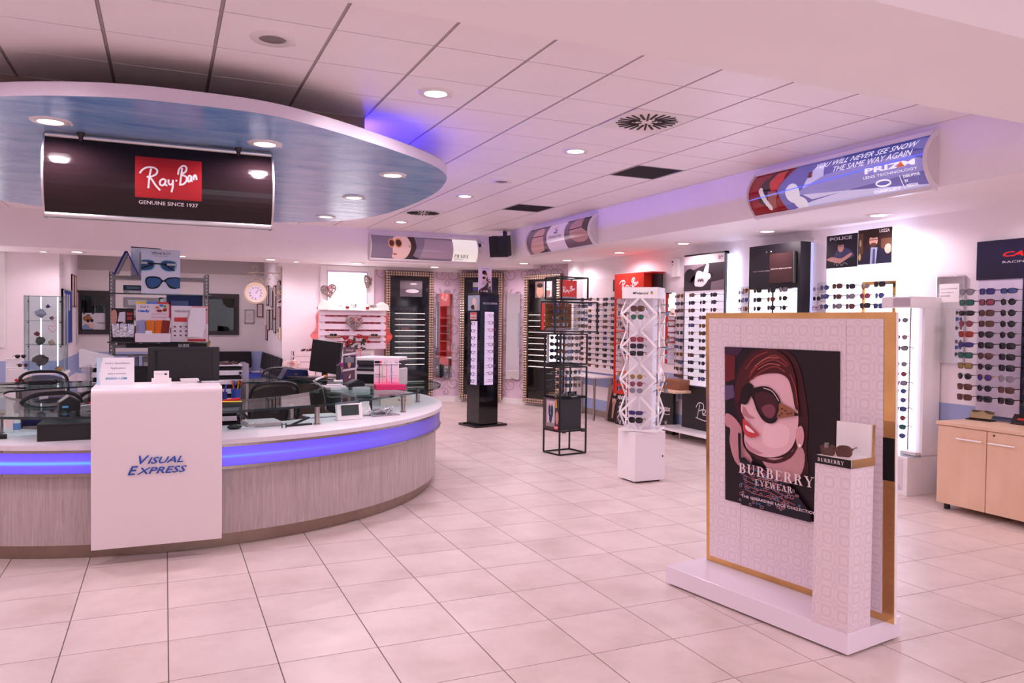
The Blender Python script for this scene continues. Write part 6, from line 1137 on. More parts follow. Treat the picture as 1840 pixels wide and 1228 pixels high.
# mirrors between the frames
for lb, a, b in (('narrow frameless mirror between the two left ornate frames', (5.06, 15.17), (5.40, 15.17)), ('narrow frameless mirror right of the gloss black tower', (6.37, 14.53), (6.55, 14.28))):
    a, b = Vector(a), Vector(b); d = b-a; t = thing('wall_mirror', lb, 'mirror', (a.x, a.y, .5), math.atan2(d.y, d.x), 'narrow wall mirrors'); obj('glass', MB().bb((0, -.03, 0), (d.length, .02, 1.72)), MIRROR, t); obj('clip', MB().bb((d.length*.4, -.035, -.01), (d.length*.6, .02, .02)), CHROME, t)
# white framed light panel
lp = thing('framed_light_panel', 'bright white light panel in a white moulded frame above the pallet', 'light panel', (2.72, 15.19, 1.55), 0)
for q in ((0, .12, 0, 1.16), (.93, 1.05, 0, 1.16), (.12, .93, 1.06, 1.16), (.12, .93, 0, .1)): obj('frame_board', MB().bb((q[0], -.06, q[2]), (q[1], 0, q[3])), WHITE, lp, bevel=.012)
obj('light_face', MB().bb((.12, -.03, .1), (.93, -.01, 1.06)), mat('glowing_white_panel', (255, 252, 252), .5, emit=3.2, ecol=(250, 250, 255)), lp)
for q in ((.12, .15, .1, 1.06), (.90, .93, .1, 1.06), (.15, .90, 1.03, 1.06), (.15, .90, .1, .13)): obj('inner_bead', MB().bb((q[0], -.05, q[2]), (q[1], -.03, q[3])), mat('lilac_bead', (214, 200, 226), .4), lp)
l2 = thing('framed_light_panel', 'bright framed light panel cut by the left picture edge', 'light panel', (-3.4, 15.19, 1.13), 0)
for q in ((0, .1, 0, 1.6), (.9, 1.0, 0, 1.6), (.1, .9, 1.5, 1.6), (.1, .9, 0, .1)): obj('frame_board', MB().bb((q[0], -.06, q[2]), (q[1], 0, q[3])), WHITE, l2, bevel=.012)
obj('light_face', MB().bb((.1, -.03, .1), (.9, -.01, 1.5)), MATS['glowing_white_panel'], l2)
# pedestal with lace panel below the pallet
t = thing('lace_pedestal', 'white cabinet with grey lace patterned front below the pallet', 'cabinet', (2.98, 15.15, 0)); obj('carcass', MB().bb((0, -.35, 0), (.72, 0, 1.11)), WHITE, t, bevel=.006)
for q in ((.02, .08, .1, 1.08), (.64, .70, .1, 1.08), (.08, .64, 1.02, 1.08), (.08, .64, .1, .16)): obj('frame_strip', MB().bb((q[0], -.365, q[2]), (q[1], -.35, q[3])), WHITE, t)
obj('lace_panel', MB().bb((.08, -.356, .16), (.64, -.35, 1.02)), mat('grey_lace', (190, 182, 204), .6, var=.18, vscale=30, col2=(226, 216, 232)), t)
# pallet display
PAL = mat('white_painted_pallet_wood', (232, 216, 228), .6, var=.06, vscale=8, stretch=(.5, 1, 4))
pa = thing('pallet_display', 'white painted pallet hung on the wall with red tulle behind slats', 'pallet', (2.62, 14.74, 1.11), 0)
for i, (z0, z1) in enumerate(((.64, .735), (.515, .605), (.37, .475), (.255, .335), (.15, .21), (0, .115))): obj('slat', MB().bb((0, -.02, z0), (1.28, 0, z1)), PAL, pa, bevel=.003)
for x in (.04, .58, 1.18): obj('stringer', MB().bb((x, 0, 0), (x+.08, .1, .735)), PAL, pa)
obj('tulle_backing', MB().bb((.1, .08, .02), (1.2, .085, .72)), mat('red_pink_tulle', (214, 40, 56), .6, var=.4, vscale=14, col2=(250, 190, 206)), pa)
for x in (.14, .92): obj('ledge', MB().bb((x, -.09, .225), (x+.26, -.01, .24)), mat('raw_wood_ledge', (170, 140, 120), .6), pa)
TUL = mat('sheer_red_tulle', (236, 90, 84), .8, alpha=.55)
for x, sgn in ((-.0, -1), (1.28, 1)):
    pts = smoothc([(0, .72), (sgn*.05, .6), (sgn*.03, .48), (sgn*.06, .36), (sgn*.14, .24), (sgn*.05, .12), (sgn*.02, 0)], 4, False); b = MB()
    for p, q in zip(pts, pts[1:]):
        for y0 in (-.02, .06): b.quad((x, y0, p[1]), (x+p[0], y0+.03*sin(p[1]*30), p[1]), (x+q[0], y0+.03*sin(q[1]*30), q[1]), (x, y0, q[1]))
    obj('tulle_side', b, TUL, pa)
CREAM = mat('cream_gauze', (244, 224, 214), .8, var=.05)
b = MB(); N_ = 40
prof = lambda u: .03+.09*(abs(sin(u*5.2+.6))**1.5)+(.07*max(0, 1-abs(u-1.1)/.2))+.03*sin(u*17)
for i in range(N_):
    u0, u1 = -.02+1.34*i/N_, -.02+1.34*(i+1)/N_
    for (y0, f0), (y1, f1) in (((-.1, .02), (-.04, .8)), ((-.04, .8), (.04, 1)), ((.04, 1), (.1, .1))): b.quad((u0, y0, .735+1.3*prof(u0)*f0), (u1, y0, .735+1.3*prof(u1)*f0), (u1, y1, .735+1.3*prof(u1)*f1), (u0, y1, .735+1.3*prof(u0)*f1))
o = obj('draped_gauze', b, CREAM, pa, True)
ROSE = mat('red_rose_petal', (150, 14, 26), .5, var=.2); LEAF = mat('rose_leaf_green', (34, 72, 38), .5, var=.25)
def rose(parent, c, r, m=None):
    b = MB(); b.ball(c, (r*.55, r*.55, r*.6), 8, 6)
    for k in range(9):
        a = k*2.4; rr_ = r*(.45+.06*k); b.box((c[0]+rr_*cos(a)*.8, c[1]+rr_*.6*sin(a)-.2*r, c[2]+rr_*sin(a)*.55), (r*.7, r*.3, r*.6), a, .4*cos(a), .5*sin(a))
    return obj('bloom', b, m or ROSE, parent, True)
for lb, x, z in (('single red rose lying on the gauze left of centre', 3.14, 1.90), ('single red rose lying on the gauze right of centre', 3.52, 1.89)):
    t = thing('rose', lb, 'rose', (x, 14.66, z), 0, 'roses on the pallet top'); rose(t, (0, 0, 0), .035); obj('stem', MB().tube(smoothc([(0, 0, 0), (.06*(1 if x > 3.3 else -1), .02, .04), (.14*(1 if x > 3.3 else -1), .04, .02)], 4, False), .005, 6), LEAF, t)
    for k in range(3): obj('leaf', MB().quad((.05+.04*k, .02, .03), (.08+.04*k, -.01, .06), (.11+.04*k, .02, .05), (.08+.04*k, .05, .03)), LEAF, t)
bq = thing('rose_bouquet', 'bouquet of red roses hanging on the lower pallet slats', 'bouquet', (3.28, 14.62, 1.22)); rb_ = random.Random(4)
for x, z, r in ((-.19, .1, .055), (-.1, .04, .06), (-.16, -.02, .045), (.07, .13, .06), (.19, .1, .055), (.25, .03, .04)): rose(bq, (x, -.03, z), r)
for k in range(26):
    x, z = rb_.uniform(-.16, .2), rb_.uniform(-.13, .08); a = rb_.uniform(0, 6.3); s_ = .05
    P = [Vector((x, rb_.uniform(-.04, .02), z)) for _ in range(1)]*1; c = P[0]
    obj('leaf', MB().quad(c+Vector((-s_*cos(a), 0, -s_*sin(a))), c+Vector((.4*s_*sin(a), -.02, -.4*s_*cos(a))), c+Vector((s_*cos(a), 0, s_*sin(a))), c+Vector((-.4*s_*sin(a), -.02, .4*s_*cos(a)))), LEAF, bq)
for sx in (-.02, .07): obj('pink_ribbon', MB().quad((sx, -.03, -.08), (sx+.035, -.03, -.08), (sx+.05, -.035, -.30), (sx+.015, -.035, -.30)), flat((226, 130, 150)), bq)
for lb, x in (('black sunglasses on the left pallet ledge', 2.89), ('black sunglasses on the right pallet ledge', 3.67)): glasses(lb, (x, 14.67, 1.375), .1, 'square', 'black', 'smoke', 'sunglasses on the pallet', False)
TW_ = mat('whitewashed_twig', (160, 140, 138), .7, var=.3, vscale=20); RIB = flat((226, 110, 130))
def heart(label, loc, rz, s, tilt=0, m=None):
    t = thing('wicker_heart', label, 'heart decoration', loc, rz, 'wicker hearts'); t.rotation_euler = (0, tilt, rz); r = random.Random(int(loc[0]*100))
    H_ = lambda a: (s*.062*16*sin(a)**3, s*.062*(13*cos(a)-5*cos(2*a)-2*cos(3*a)-cos(4*a)))
    for k in range(3): obj('outline_twig', MB().tube([(H_(2*pi*i/24)[0]*(1-.06*k), -.02*k*s*3+.02, H_(2*pi*i/24)[1]*(1-.06*k)) for i in range(24)], .006+s*.02, 5, closed=True), m or TW_, t)
    for k in range(34):
        a1, a2 = r.uniform(0, 2*pi), r.uniform(0, 2*pi); p, q = H_(a1), H_(a2)
        if (Vector(p)-Vector(q)).length < s*.5: continue
        obj('cross_twig', MB().tube([(p[0]*.95, r.uniform(-.03, .02), p[1]*.95), ((p[0]+q[0])/2, -.06*s*3-.01, (p[1]+q[1])/2), (q[0]*.95, r.uniform(-.03, .02), q[1]*.95)], .004+s*.03, 5), m or TW_, t)
    obj('ribbon', MB().quad((-.02, -.075, s*.5), (.02, -.075, s*.5), (.03, -.08, s*.1), (-.01, -.08, s*.12)), RIB, t)
    return t
heart('whitewashed wicker heart left on the light panel', (2.88, 15.09, 2.22), 0, .15, -.2); heart('wicker heart at upper right edge of the light panel', (3.62, 15.05, 2.42), .9, .14, .2); heart('wicker heart hanging on the pallet slats', (3.28, 14.66, 1.62), 0, .16)
heart('white wicker heart before the flower crates', (2.12, 14.57, .80), 0, .15, -.15, mat('cream_twig', (236, 214, 208), .7))
# crates with flowers
CR = mat('white_crate_wood', (240, 220, 226), .6, var=.05)
def crate(label, loc, w_, d_, h_, n=3, rz=0):
    t = thing('wooden_crate', label, 'crate', loc, rz, 'white wooden crates'); obj('bottom', MB().bb((0, 0, 0), (w_, d_, .012)), CR, t)
    for i in range(n):
        z = i*h_/n+.015
        for q in ((0, 0, w_, .012), (0, d_-.012, w_, d_), (0, 0, .012, d_), (w_-.012, 0, w_, d_)): obj('slat', MB().bb((q[0], q[1], z), (q[2], q[3], z+h_/n*.74)), CR, t)
    for x in (.012, w_-.03):
        for y in (.012, d_-.03): obj('corner_post', MB().bb((x, y, 0), (x+.018, y+.018, h_)), CR, t)
    return t
st_ = thing('white_stand', 'low white stand carrying the flower crates', 'stand', (2.02, 14.55, 0)); obj('top', MB().bb((0, 0, .44), (.62, .5, .47)), WHITE, st_)
for x, y in ((.03, .03), (.55, .03), (.03, .43), (.55, .43)): obj('leg', MB().bb((x, y, 0), (x+.04, y+.04, .44)), WHITE, st_)
crate('lower white crate on the low stand', (2.2, 14.62, .47), .36, .3, .28, 2); cr2 = crate('upper white slatted crate holding red flowers', (2.15, 14.63, .765), .44, .3, .32)
fb = thing('flower_bunch', 'small bunch of red flowers in the upper white crate', 'flowers', (2.42, 14.72, 1.06))
for k in range(9): rose(fb, (rb_.uniform(-.12, .1), rb_.uniform(-.05, .05), rb_.uniform(0, .05)), .022)
for k in range(12): x = rb_.uniform(-.13, .12); obj('leaf', MB().quad((x, 0, .0), (x+.03, -.02, .03), (x+.05, 0, .06), (x+.01, .02, .04)), LEAF, fb)
obj('sprig', MB().tube(smoothc([(.0, 0, 0), (.02, 0, .08), (.06, 0, .1), (.05, 0, .05)], 4, False), .004, 5), CREAM, fb)
# clock with scroll bracket
IV = mat('ivory_enamel', (236, 214, 186), .4); WIR = mat('cream_wrought_iron', (204, 184, 156), .5)
ck = thing('hanging_clock', 'round ivory clock with roman dial hanging from a scroll bracket', 'clock', (1.55, 15.275, 2.14), 0)
b = MB().lathe([(.001, -.04), (.145, -.04), (.15, -.05), (.17, -.055), (.2, -.03), (.205, .0), (.2, .05), (.001, .06)], 36); b.v = [(v[0], v[2], v[1]) for v in b.v]; obj('case', b, IV, ck, True)
dl = Board('dial', None, None, (-.14, -.04, -.14), 0, .28, .28, .002, None, parent=ck)
dl.poly('dial_face', [ell(.5, .5, .5, .5, 36)], (226, 214, 234)); RN = ['XII', 'I', 'II', 'III', 'IIII', 'V', 'VI', 'VII', 'VIII', 'IX', 'X', 'XI']
for i in range(12):
    a = pi/2-i*pi/6; bm = text2d(RN[i], -.013, -.02, .026 if len(RN[i]) > 1 else .008, .036); bmesh.ops.rotate(bm, verts=bm.verts, cent=(0, 0, 0), matrix=Matrix.Rotation(a-pi/2, 3, 'Z'))
    for v in bm.verts: v.co += Vector((.14+.105*cos(a), .14+.105*sin(a), 0))
    dl.art_bm('numeral', bm, flat((40, 34, 44)))
dl.art_bm('hour_hand', stroke2d([[(.14, .14), (.175, .18)]], .009), flat((20, 16, 20))); dl.art_bm('minute_hand', stroke2d([[(.14, .14), (.20, .215)]], .005), flat((20, 16, 20)))
def sp_(c, r0, r1, a0, a1, n=16): return [(c[0]+(r0+(r1-r0)*i/n)*cos(a0+(a1-a0)*i/n), 0, c[1]+(r0+(r1-r0)*i/n)*sin(a0+(a1-a0)*i/n)) for i in range(n+1)]
obj('bracket_bar', MB().tube([(-.22, 0, .385), (.475, 0, .385)], .007, 6), WIR, ck)
obj('wall_plate', MB().bb((.468, -.02, -.05), (.482, .02, .50)), WIR, ck)
for s_ in (sp_((.41, .45), .07, .02, -1.2, 4.5), sp_((.40, .31), .07, .02, 1.4, -4.5), sp_((.26, .30), .09, .02, .5, 6.0), sp_((-.06, .30), .10, .03, 1.6, 6.0), sp_((-.02, .46), .07, .02, -1.5, 4), smoothc([(-.05, 0, .22), (.1, 0, .22), (.28, 0, .12), (.37, 0, -.04)], 5, False), sp_((.37, .1), .10, .09, -1.5, 1.5), sp_((.37, -.05), .1, .09, -1.5, 1.5), smoothc([(-.1, 0, .38), (.05, 0, .3), (.2, 0, .2), (.25, 0, .2)], 5, False)): obj('scroll', MB().tube(s_, .006, 6), WIR, ck, True)
for x in (-.13, .13): obj('chain', MB().tube([(x, 0, .14), (x*.75, 0, .25)], .004, 5), WIR, ck)
# framed certificates on the alcove walls
def cert(label, loc, rz, w_, h_, fc, paper=(214, 206, 208)):
    t = Board('picture_frame', label, 'picture frame', loc, rz, w_, h_, .012, flat(paper), 'framed certificates')
    for q in ((0, 0, w_, .018), (0, h_-.018, w_, h_), (0, 0, .018, h_), (w_-.018, 0, w_, h_)): obj('frame_strip', MB().bb((q[0], -.02, q[1]), (q[2], 0, q[3])), flat(fc), t.o)
    for k in range(5): t.strokes('print_line', [[(.22, .75-.11*k), (.78, .75-.11*k)]], .004, (150, 142, 146))
cert('pale certificate in thin silver frame left of the clock', (1.62, 18.19, 1.56), 0, .20, .30, (160, 150, 152)); cert('certificate in red brown frame below the clock', (1.88, 18.19, 1.70), 0, .13, .30, (120, 60, 56))
for i, (y, z, h_, w_, fc, wd) in enumerate(((17.6, 1.95, .42, .4, (40, 30, 32), 'black'), (16.9, 1.9, .4, .3, (130, 126, 128), 'grey'), (16.4, 1.65, .68, .35, (140, 66, 50), 'red brown'), (15.75, 1.98, .42, .34, (70, 36, 30), 'dark brown'), (17.5, 1.42, .44, .4, (120, 80, 40), 'gilt'), (16.9, 1.44, .42, .3, (120, 120, 124), 'steel'), (16.35, 1.38, .3, .3, (90, 90, 100), 'slate'), (15.75, 1.40, .5, .34, (150, 80, 60), 'terracotta'), (17.75, 1.2, .32, .3, (150, 50, 50), 'crimson'))):
    cert('certificate in %s frame on the alcove wall beside the clock' % wd, (2.028, y, z), RW, w_, h_, fc)
t = thing('thermostat', 'small cream thermostat on the alcove corner', 'thermostat', (2.02, 15.55, 1.28), RW); obj('housing', MB().bb((0, -.03, 0), (.22, 0, .22)), flat((226, 200, 176)), t, bevel=.006); obj('display', MB().bb((.03, -.033, .13), (.12, -.03, .19)), flat((90, 80, 90)), t)
LW = pi/2
nb_ = Board('notice_board', 'blue felt notice board with white slips on the left alcove wall', 'notice board', (-1.625, 15.45, 1.16), LW, 1.35, .98, .03, mat('blue_felt', (36, 60, 150), .9, var=.06))
for k, (u, v, h_) in enumerate(((.08, .42, .5), (.34, .55, .36), (.58, .62, .30))): nb_.poly('paper_slip', [rect(u, v, u+.14, v+h_)], (214, 208, 216))
for a, b in (((0, -.04, 0), (1.35, 0, .02)), ((0, -.04, .96), (1.35, 0, .98)), ((0, -.04, 0), (.02, 0, .98)), ((1.33, -.04, 0), (1.35, 0, .98))): obj('frame_strip', MB().bb(a, b), ALU, nb_.o)
def cert_l(label, y, z, w_, h_, fc): cert(label, (-1.625, y, z), LW, w_, h_, fc)
cert_l('tall brown frame on left alcove wall beside the blue board', 17.0, 1.85, .35, .62, (110, 60, 44)); cert_l('second tall red brown frame on left alcove wall', 17.45, 1.85, .4, .62, (150, 76, 56))
t = thing('height_chart', 'narrow paper chart hanging low on the left alcove wall', 'chart', (-1.625, 17.95, 1.1), LW); obj('sheet', MB().bb((0, -.015, 0), (.22, 0, 1.05)), mat('printed_chart', (206, 196, 204), .6, var=.25, vscale=14), t); obj('cord', MB().tube([(.11, -.008, 1.05), (.11, -.008, 1.12)], .004, 5), BLACK, t)
t = thing('switch_plate', 'blank white plate high on the left alcove wall', 'plate', (-1.628, 15.3, 2.36), LW); obj('plate', MB().bb((0, -.012, 0), (.45, 0, .26)), WHITE, t, bevel=.006); obj('screw', MB().ball((.22, -.013, .22), .01, 6, 4), ALU, t)
mx = Board('window_poster', 'poster of woman with antenna headband behind the left alcove window', 'poster', (-1.55, 18.22, 1.40), 0, .5, .34, .004, flat((206, 204, 212))); mx.poly('blouse', [[(0, 0), (.08, .3), (.3, .3), (.42, 0)]], (130, 150, 190), sm=2); mx.poly('face', [ell(.26, .5, .14, .24)], (222, 186, 170)); mx.poly('hair', [ell(.2, .66, .17, .18)], (150, 104, 70)); mx.poly('glasses', [ell(.22, .52, .06, .1, 12), ell(.36, .54, .06, .1, 12)], (26, 22, 26)); mx.poly('hand', [ell(.36, .2, .1, .14)], (222, 186, 170)); mx.poly('antennae', [rect(.16, .84, .3, .9), ell(.08, .96, .04, .04, 10), ell(.4, .96, .04, .04, 10)], (24, 20, 24)); mx.text('MAX&Co.', .56, .34, .36, .12, (90, 84, 92))
# waiting chairs
CHB = mat('black_upholstery', (24, 21, 25), .8, var=.12, vscale=40); CHS = mat('royal_blue_upholstery', (38, 62, 170), .8, var=.1, vscale=40)
def wchair(label, loc, rz, seat=CHS, group='waiting chairs'):
    t = thing('waiting_chair', label, 'chair', loc, rz, group)
    obj('seat', MB().box((0, 0, .46), (.46, .44, .06)), seat, t, bevel=.02); obj('backrest', MB().box((0, .23, .76), (.46, .05, .36), 0, 0, -.12), CHB, t, bevel=.04)
    for x in (-.2, .2):
        obj('leg', MB().tube([(x, -.2, 0), (x, -.17, .43)], .013, 8), CHROME, t, True); obj('leg', MB().tube([(x, .26, 0), (x, .19, .43), (x, .22, .62)], .013, 8), CHROME, t, True)
    return t
wchair('black backed waiting chair at the alcove back wall, left', (1.1, 17.85, 0), 0); wchair('black backed waiting chair at the alcove back wall, right', (1.53, 17.85, 0), 0)
for i in range(6): wchair('blue seated waiting chair in the side row, %s from the camera' % ORD[i], (1.72, 15.05+.50*i, 0), -pi/2)
# office chairs
MESH = mat('black_chair_mesh', (22, 20, 24), .7, alpha=.82)
def ochair(label, loc, rz):
    t = thing('office_chair', label, 'chair', loc, rz, 'black mesh office chairs')
    obj('seat', MB().box((0, 0, .48), (.46, .44, .07)), CHS, t, bevel=.03)
    o_ = smoothc([(-.22, .0), (-.24, .3), (-.17, .4), (0, .42), (.17, .4), (.24, .3), (.22, .0), (0, -.03)], 4); B_ = Matrix.Translation((0, .24, .60)) @ Matrix.Rotation(-.12, 4, 'X')
    obj('back_frame', MB().tube([B_ @ Vector((p[0], .03-.5*p[0]**2, p[1])) for p in o_], .018, 8, closed=True), BLACK, t, True)
    b = MB()
    for i in range(8):
        x0, x1 = -.22+.055*i, -.22+.055*(i+1); b.quad(*[B_ @ Vector((x, .03-.5*x*x, z)) for x, z in ((x0, .0), (x1, .0), (x1, .38-.6*abs(x1)**2.5*4), (x0, .38-.6*abs(x0)**2.5*4))])
    obj('mesh_back', b, MESH, t)
    for x in (-.26, .26): obj('armrest', MB().tube(smoothc([(x*.85, .24, .62), (x, .1, .68), (x, -.14, .66), (x*.9, -.18, .5)], 4, False), .016, 8), BLACK, t, True)
    for x in (-.21, .21):
        obj('leg', MB().tube(smoothc([(x, -.2, .46), (x*1.1, -.22, .2), (x*1.1, -.23, 0)], 4, False), .014, 8), CHROME, t, True); obj('leg', MB().tube(smoothc([(x, .2, .46), (x*1.1, .25, .2), (x*1.1, .28, 0)], 4, False), .014, 8), CHROME, t, True)
    obj('label_tag', MB().box((0, .27, .72), (.09, .004, .05)), WHITE, t)
    return t
ochair('black mesh chair inside the counter, right, with back turned', (.98, 8.45, 0), pi+.15); ochair('black mesh chair behind the rear right glass desk', (1.42, 10.25, 0), .1); ochair('black mesh chair inside the counter at far left', (-1.0, 7.75, 0), pi+.5); ochair('black mesh chair behind the rear left glass desk', (-1.25, 10.15, 0), .1); ochair('black mesh chair just left of the logo panel', (-.42, 8.0, 0), pi-.1)
# ================================================================== SHELF UNIT behind the counter
su = thing('metal_shelving', 'grey slotted metal shelving crammed with boxes behind the counter', 'shelving', (-.56, 10.05, 0))
STE = mat('galvanised_grey_steel', (132, 124, 126), .4, .6, var=.1, vscale=14)
for x in (0, 1.02):
    for y in (0, .38):
        obj('upright', MB().bb((x-.02, y-.02, 0), (x+.025, y-.014, 2.18)).bb((x-.02 if x == 0 else x+.019, y-.02, 0), (x-.014 if x == 0 else x+.025, y+.02, 2.18)), STE, su)
        if y == 0:
            b = MB()
            for k in range(26): b.bb((x-.004, y-.0215, 1.1+.042*k), (x+.006, y-.0195, 1.115+.042*k))
            obj('slots', b, flat((230, 222, 226)), su, stuff=True)
for z in (2.10, 1.62, 1.30, .9, .5): obj('shelf', MB().bb((-.01, -.01, z), (1.03, .40, z+.035)), STE, su)
for z in (1.92, 1.365, 1.22): slab(su, [(-.03, -.22), (1.06, -.22), (1.06, .0), (-.03, .0)], z, z+.010)
for x in (0, 1.02):
    for z in (1.90, 1.345, 1.2): obj('bracket', MB().bb((x-.006, -.2, z), (x+.006, -.01, z+.018)), STE, su)
def carton(label, loc, d, col, rz=0, lab=None):
    t = thing('box', label, 'box', loc, rz, 'boxes on the metal shelving'); obj('carton', MB().bb((0, 0, 0), d), flat(col), t)
    obj('label', MB().bb((d[0]*.12, -.003, d[2]*.25), (d[0]*.6, 0, d[2]*.75)), flat(lab or tuple(min(255, c+60) for c in col)), t); return t
for nm, x, z, d, col in (('dark teal box file', -.44, 1.97, (.3, .2, .06), (40, 56, 70)), ('pale box file stacked under the teal one', -.44, 1.935, (.5, .25, .035), (190, 184, 186)), ('white binder box with red dot', -.44, 1.77, (.42, .24, .12), (196, 188, 190)), ('white double binder box', -.40, 1.655, (.44, .24, .11), (188, 180, 184)), ('navy poster carton', .02, 1.655, (.40, .2, .27), (36, 52, 100)), ('white carton', -.06, 1.80, (.08, .2, .1), (220, 212, 216)), ('grey archive box', -.50, 1.335, (.22, .3, .22), (120, 108, 116)), ('lilac archive box', -.24, 1.335, (.16, .3, .2), (150, 140, 180)), ('blue folder box', -.05, 1.335, (.20, .3, .2), (120, 130, 190)), ('white folder box', .16, 1.335, (.24, .3, .2), (210, 204, 210)), ('black low box', .10, 1.1, (.3, .3, .1), (24, 22, 26)), ('violet magazine file', -.4, .935, (.12, .3, .26), (140, 134, 170)), ('grey magazine file', -.24, .935, (.14, .3, .26), (150, 140, 146)), ('pale magazine file', -.06, .935, (.14, .3, .26), (206, 198, 204)), ('beige magazine file', .12, .935, (.2, .3, .22), (190, 170, 160)), ('dark lens carton', .02, .535, (.4, .3, .25), (30, 28, 34))):
    carton(nm+' on the metal shelving', (x, 10.1, z), d, col)
gs = Board('brand_strip', 'black strip with white capitals under the middle glass shelf', 'sign', (-.40, 9.86, 1.31), 0, .85, .05, .02, flat((16, 14, 17))); gs.text('GUESS', .64, .2, .14, .6, (226, 222, 226))
for k in range(4): carton('orange lens box, %s from left, under the glass shelf' % ORD[k], (.17+.085*k, 9.93, 1.335), (.07, .1, .055), (200, 140, 40))
carton('small green box on the lowest glass shelf', (.36, 9.86, 1.231), (.09, .06, .06), (70, 160, 50)); carton('small blue and white box on the green box', (.36, 9.86, 1.292), (.07, .06, .03), (90, 130, 200))
# items on the glass shelves
tf = Board('shelf_poster', 'white card poster with two blue-lensed sunglasses on the top glass shelf', 'poster', (-.245, 9.88, 1.932), 0, .41, .51, .008, flat((232, 226, 240)), lean=-.03)
tf.text('TIFFANY & CO.', .26, .885, .5, .055, (50, 46, 60), 0, .01); tf.text('NEW YORK EYEWEAR', .34, .84, .34, .018, (120, 116, 130))
tf.poly('pale_rim', [[(-.02, .74), (.28, .76), (.36, .66), (.28, .53), (.0, .50), (-.02, .56)], [(.46, .66), (.56, .76), (.86, .75), (.92, .66), (.86, .52), (.66, .50), (.52, .56)]], (150, 192, 214), sm=3); tf.poly('lens_upper', [[(-.02, .73), (.26, .74), (.33, .66), (.26, .55), (0, .52), (-.02, .56)], [(.5, .66), (.58, .74), (.84, .73), (.88, .66), (.82, .54), (.68, .52), (.55, .57)]], (50, 84, 128), sm=3); tf.strokes('temple', [[(.0, .69), (.2, .68), (.6, .67), (.84, .64)], [(.0, .56), (.3, .66)], [(.6, .66), (.85, .53)]], .016, (26, 22, 28)); tf.poly('ornament', [rect(0, .665, .16, .71), rect(.66, .645, .88, .69)], (206, 198, 200))
tf.poly('dark_rim', [[(.1, .30), (.18, .38), (.44, .38), (.56, .30), (.7, .37), (1.0, .37), (1.05, .2), (.9, .12), (.72, .14), (.62, .26), (.54, .26), (.42, .13), (.22, .11), (.13, .18)]], (20, 16, 22), sm=3); tf.poly('lens_lower', [[(.14, .30), (.2, .35), (.42, .35), (.51, .28), (.4, .16), (.24, .13), (.16, .19)], [(.64, .28), (.72, .34), (1, .345), (1, .14), (.9, .14), (.76, .17)]], (58, 92, 140), sm=3)
wb_ = thing('white_carton', 'white grey-windowed carton standing behind the card poster', 'box', (-.36, 10.12, 2.137)); obj('carton', MB().bb((0, 0, 0), (.32, .2, .33)), WHITE, wb_); obj('print_window', MB().bb((.09, -.003, .06), (.28, 0, .28)), flat((170, 160, 150)), wb_); obj('lid', MB().box((.16, .1, .335), (.32, .2, .01), 0, .04), flat((60, 54, 58)), wb_)
af = thing('blue_tent_file', 'blue binder standing open like a tent on the shelving top', 'binder', (-.40, 10.0, 2.137)); obj('cover', MB().box((-.065, 0, .14), (.012, .25, .29), 0, .42), flat((30, 46, 140)), af); obj('cover', MB().box((.065, 0, .14), (.012, .25, .29), 0, -.42), flat((30, 46, 140)), af); obj('pages', MB().box((-.045, .0, .13), (.02, .23, .25), 0, .42), flat((150, 140, 146)), af)
rd = Board('counter_box', 'white display box of colourful children glasses with price note', 'display box', (-.30, 9.88, 1.376), 0, .36, .46, .01, flat((232, 214, 222)))
rd.text('ready', .06, .72, .34, .09, (40, 110, 200), 0, .05); rd.text('20,00 €', .12, .84, .26, .06, (60, 60, 110), .2); rd.poly('yellow_edge', [rect(0, .95, .3, 1)], (240, 200, 60)); rd.poly('blue_edge', [rect(.3, .95, .62, 1)], (90, 130, 220)); rd.poly('red_edge', [rect(.62, .95, 1, 1), rect(.96, .6, 1, 1)], (206, 60, 60)); rd.poly('pebbles', [ell(.62, .86, .06, .03), ell(.86, .84, .05, .03)], (220, 120, 60)); rd.poly('pebbles_blue', [ell(.74, .91, .06, .03)], (70, 120, 210)); rd.poly('pebbles_green', [ell(.84, .9, .05, .025)], (80, 160, 70)); rd.poly('pebbles_red', [ell(.68, .78, .08, .035), ell(.84, .8, .06, .035)], (150, 40, 40)); rd.strokes('note_frame', [[(.46, .62), (.9, .62), (.9, .7), (.46, .7), (.46, .62)]], .004, (200, 80, 90))
obj('front_tray', MB().bb((-.005, -.09, 0), (.365, -.012, .10)), flat((236, 218, 226)), rd.o)
for k, (x, c_) in enumerate(((.06, (150, 150, 190)), (.15, (220, 120, 40)), (.24, (230, 110, 30)), (.31, (130, 40, 30)))): obj('pouch', MB().box((x, -.03-.01*(k % 2), .17), (.085, .02, .16), 0, .08*(k-1.5)), flat(c_), rd.o, bevel=.008)
obj('price_tag', MB().bb((.10, -.096, .085), (.17, -.09, .13)), WHITE, rd.o)
tv = Board('counter_card', 'white lens display card with red bands and eye photo', 'display card', (.07, 9.88, 1.376), 0, .40, .42, .01, flat((238, 222, 228))); tv.poly('skin_photo', [[(.55, 1), (.6, .72), (.8, .6), (1, .5), (1, 1)]], (224, 164, 160), sm=2); tv.poly('eye', [ell(.88, .9, .1, .03)], (110, 40, 36)); tv.text('FREEVISION', .1, .82, .38, .06, (120, 100, 110)); tv.poly('red_block', [rect(.08, .56, .42, .68)], (206, 66, 66)); tv.poly('eye_dots', [ell(.1+.15*i, .42-.12*j, .03, .02, 10) for i in range(3) for j in range(3)], (90, 44, 44)); tv.poly('red_foot', [rect(.44, .02, .94, .08)], (200, 40, 44)); tv.poly('confetti', [ell(.9+.02*(i % 3), .1+.05*i, .012, .012, 6) for i in range(8)], (200, 60, 70))
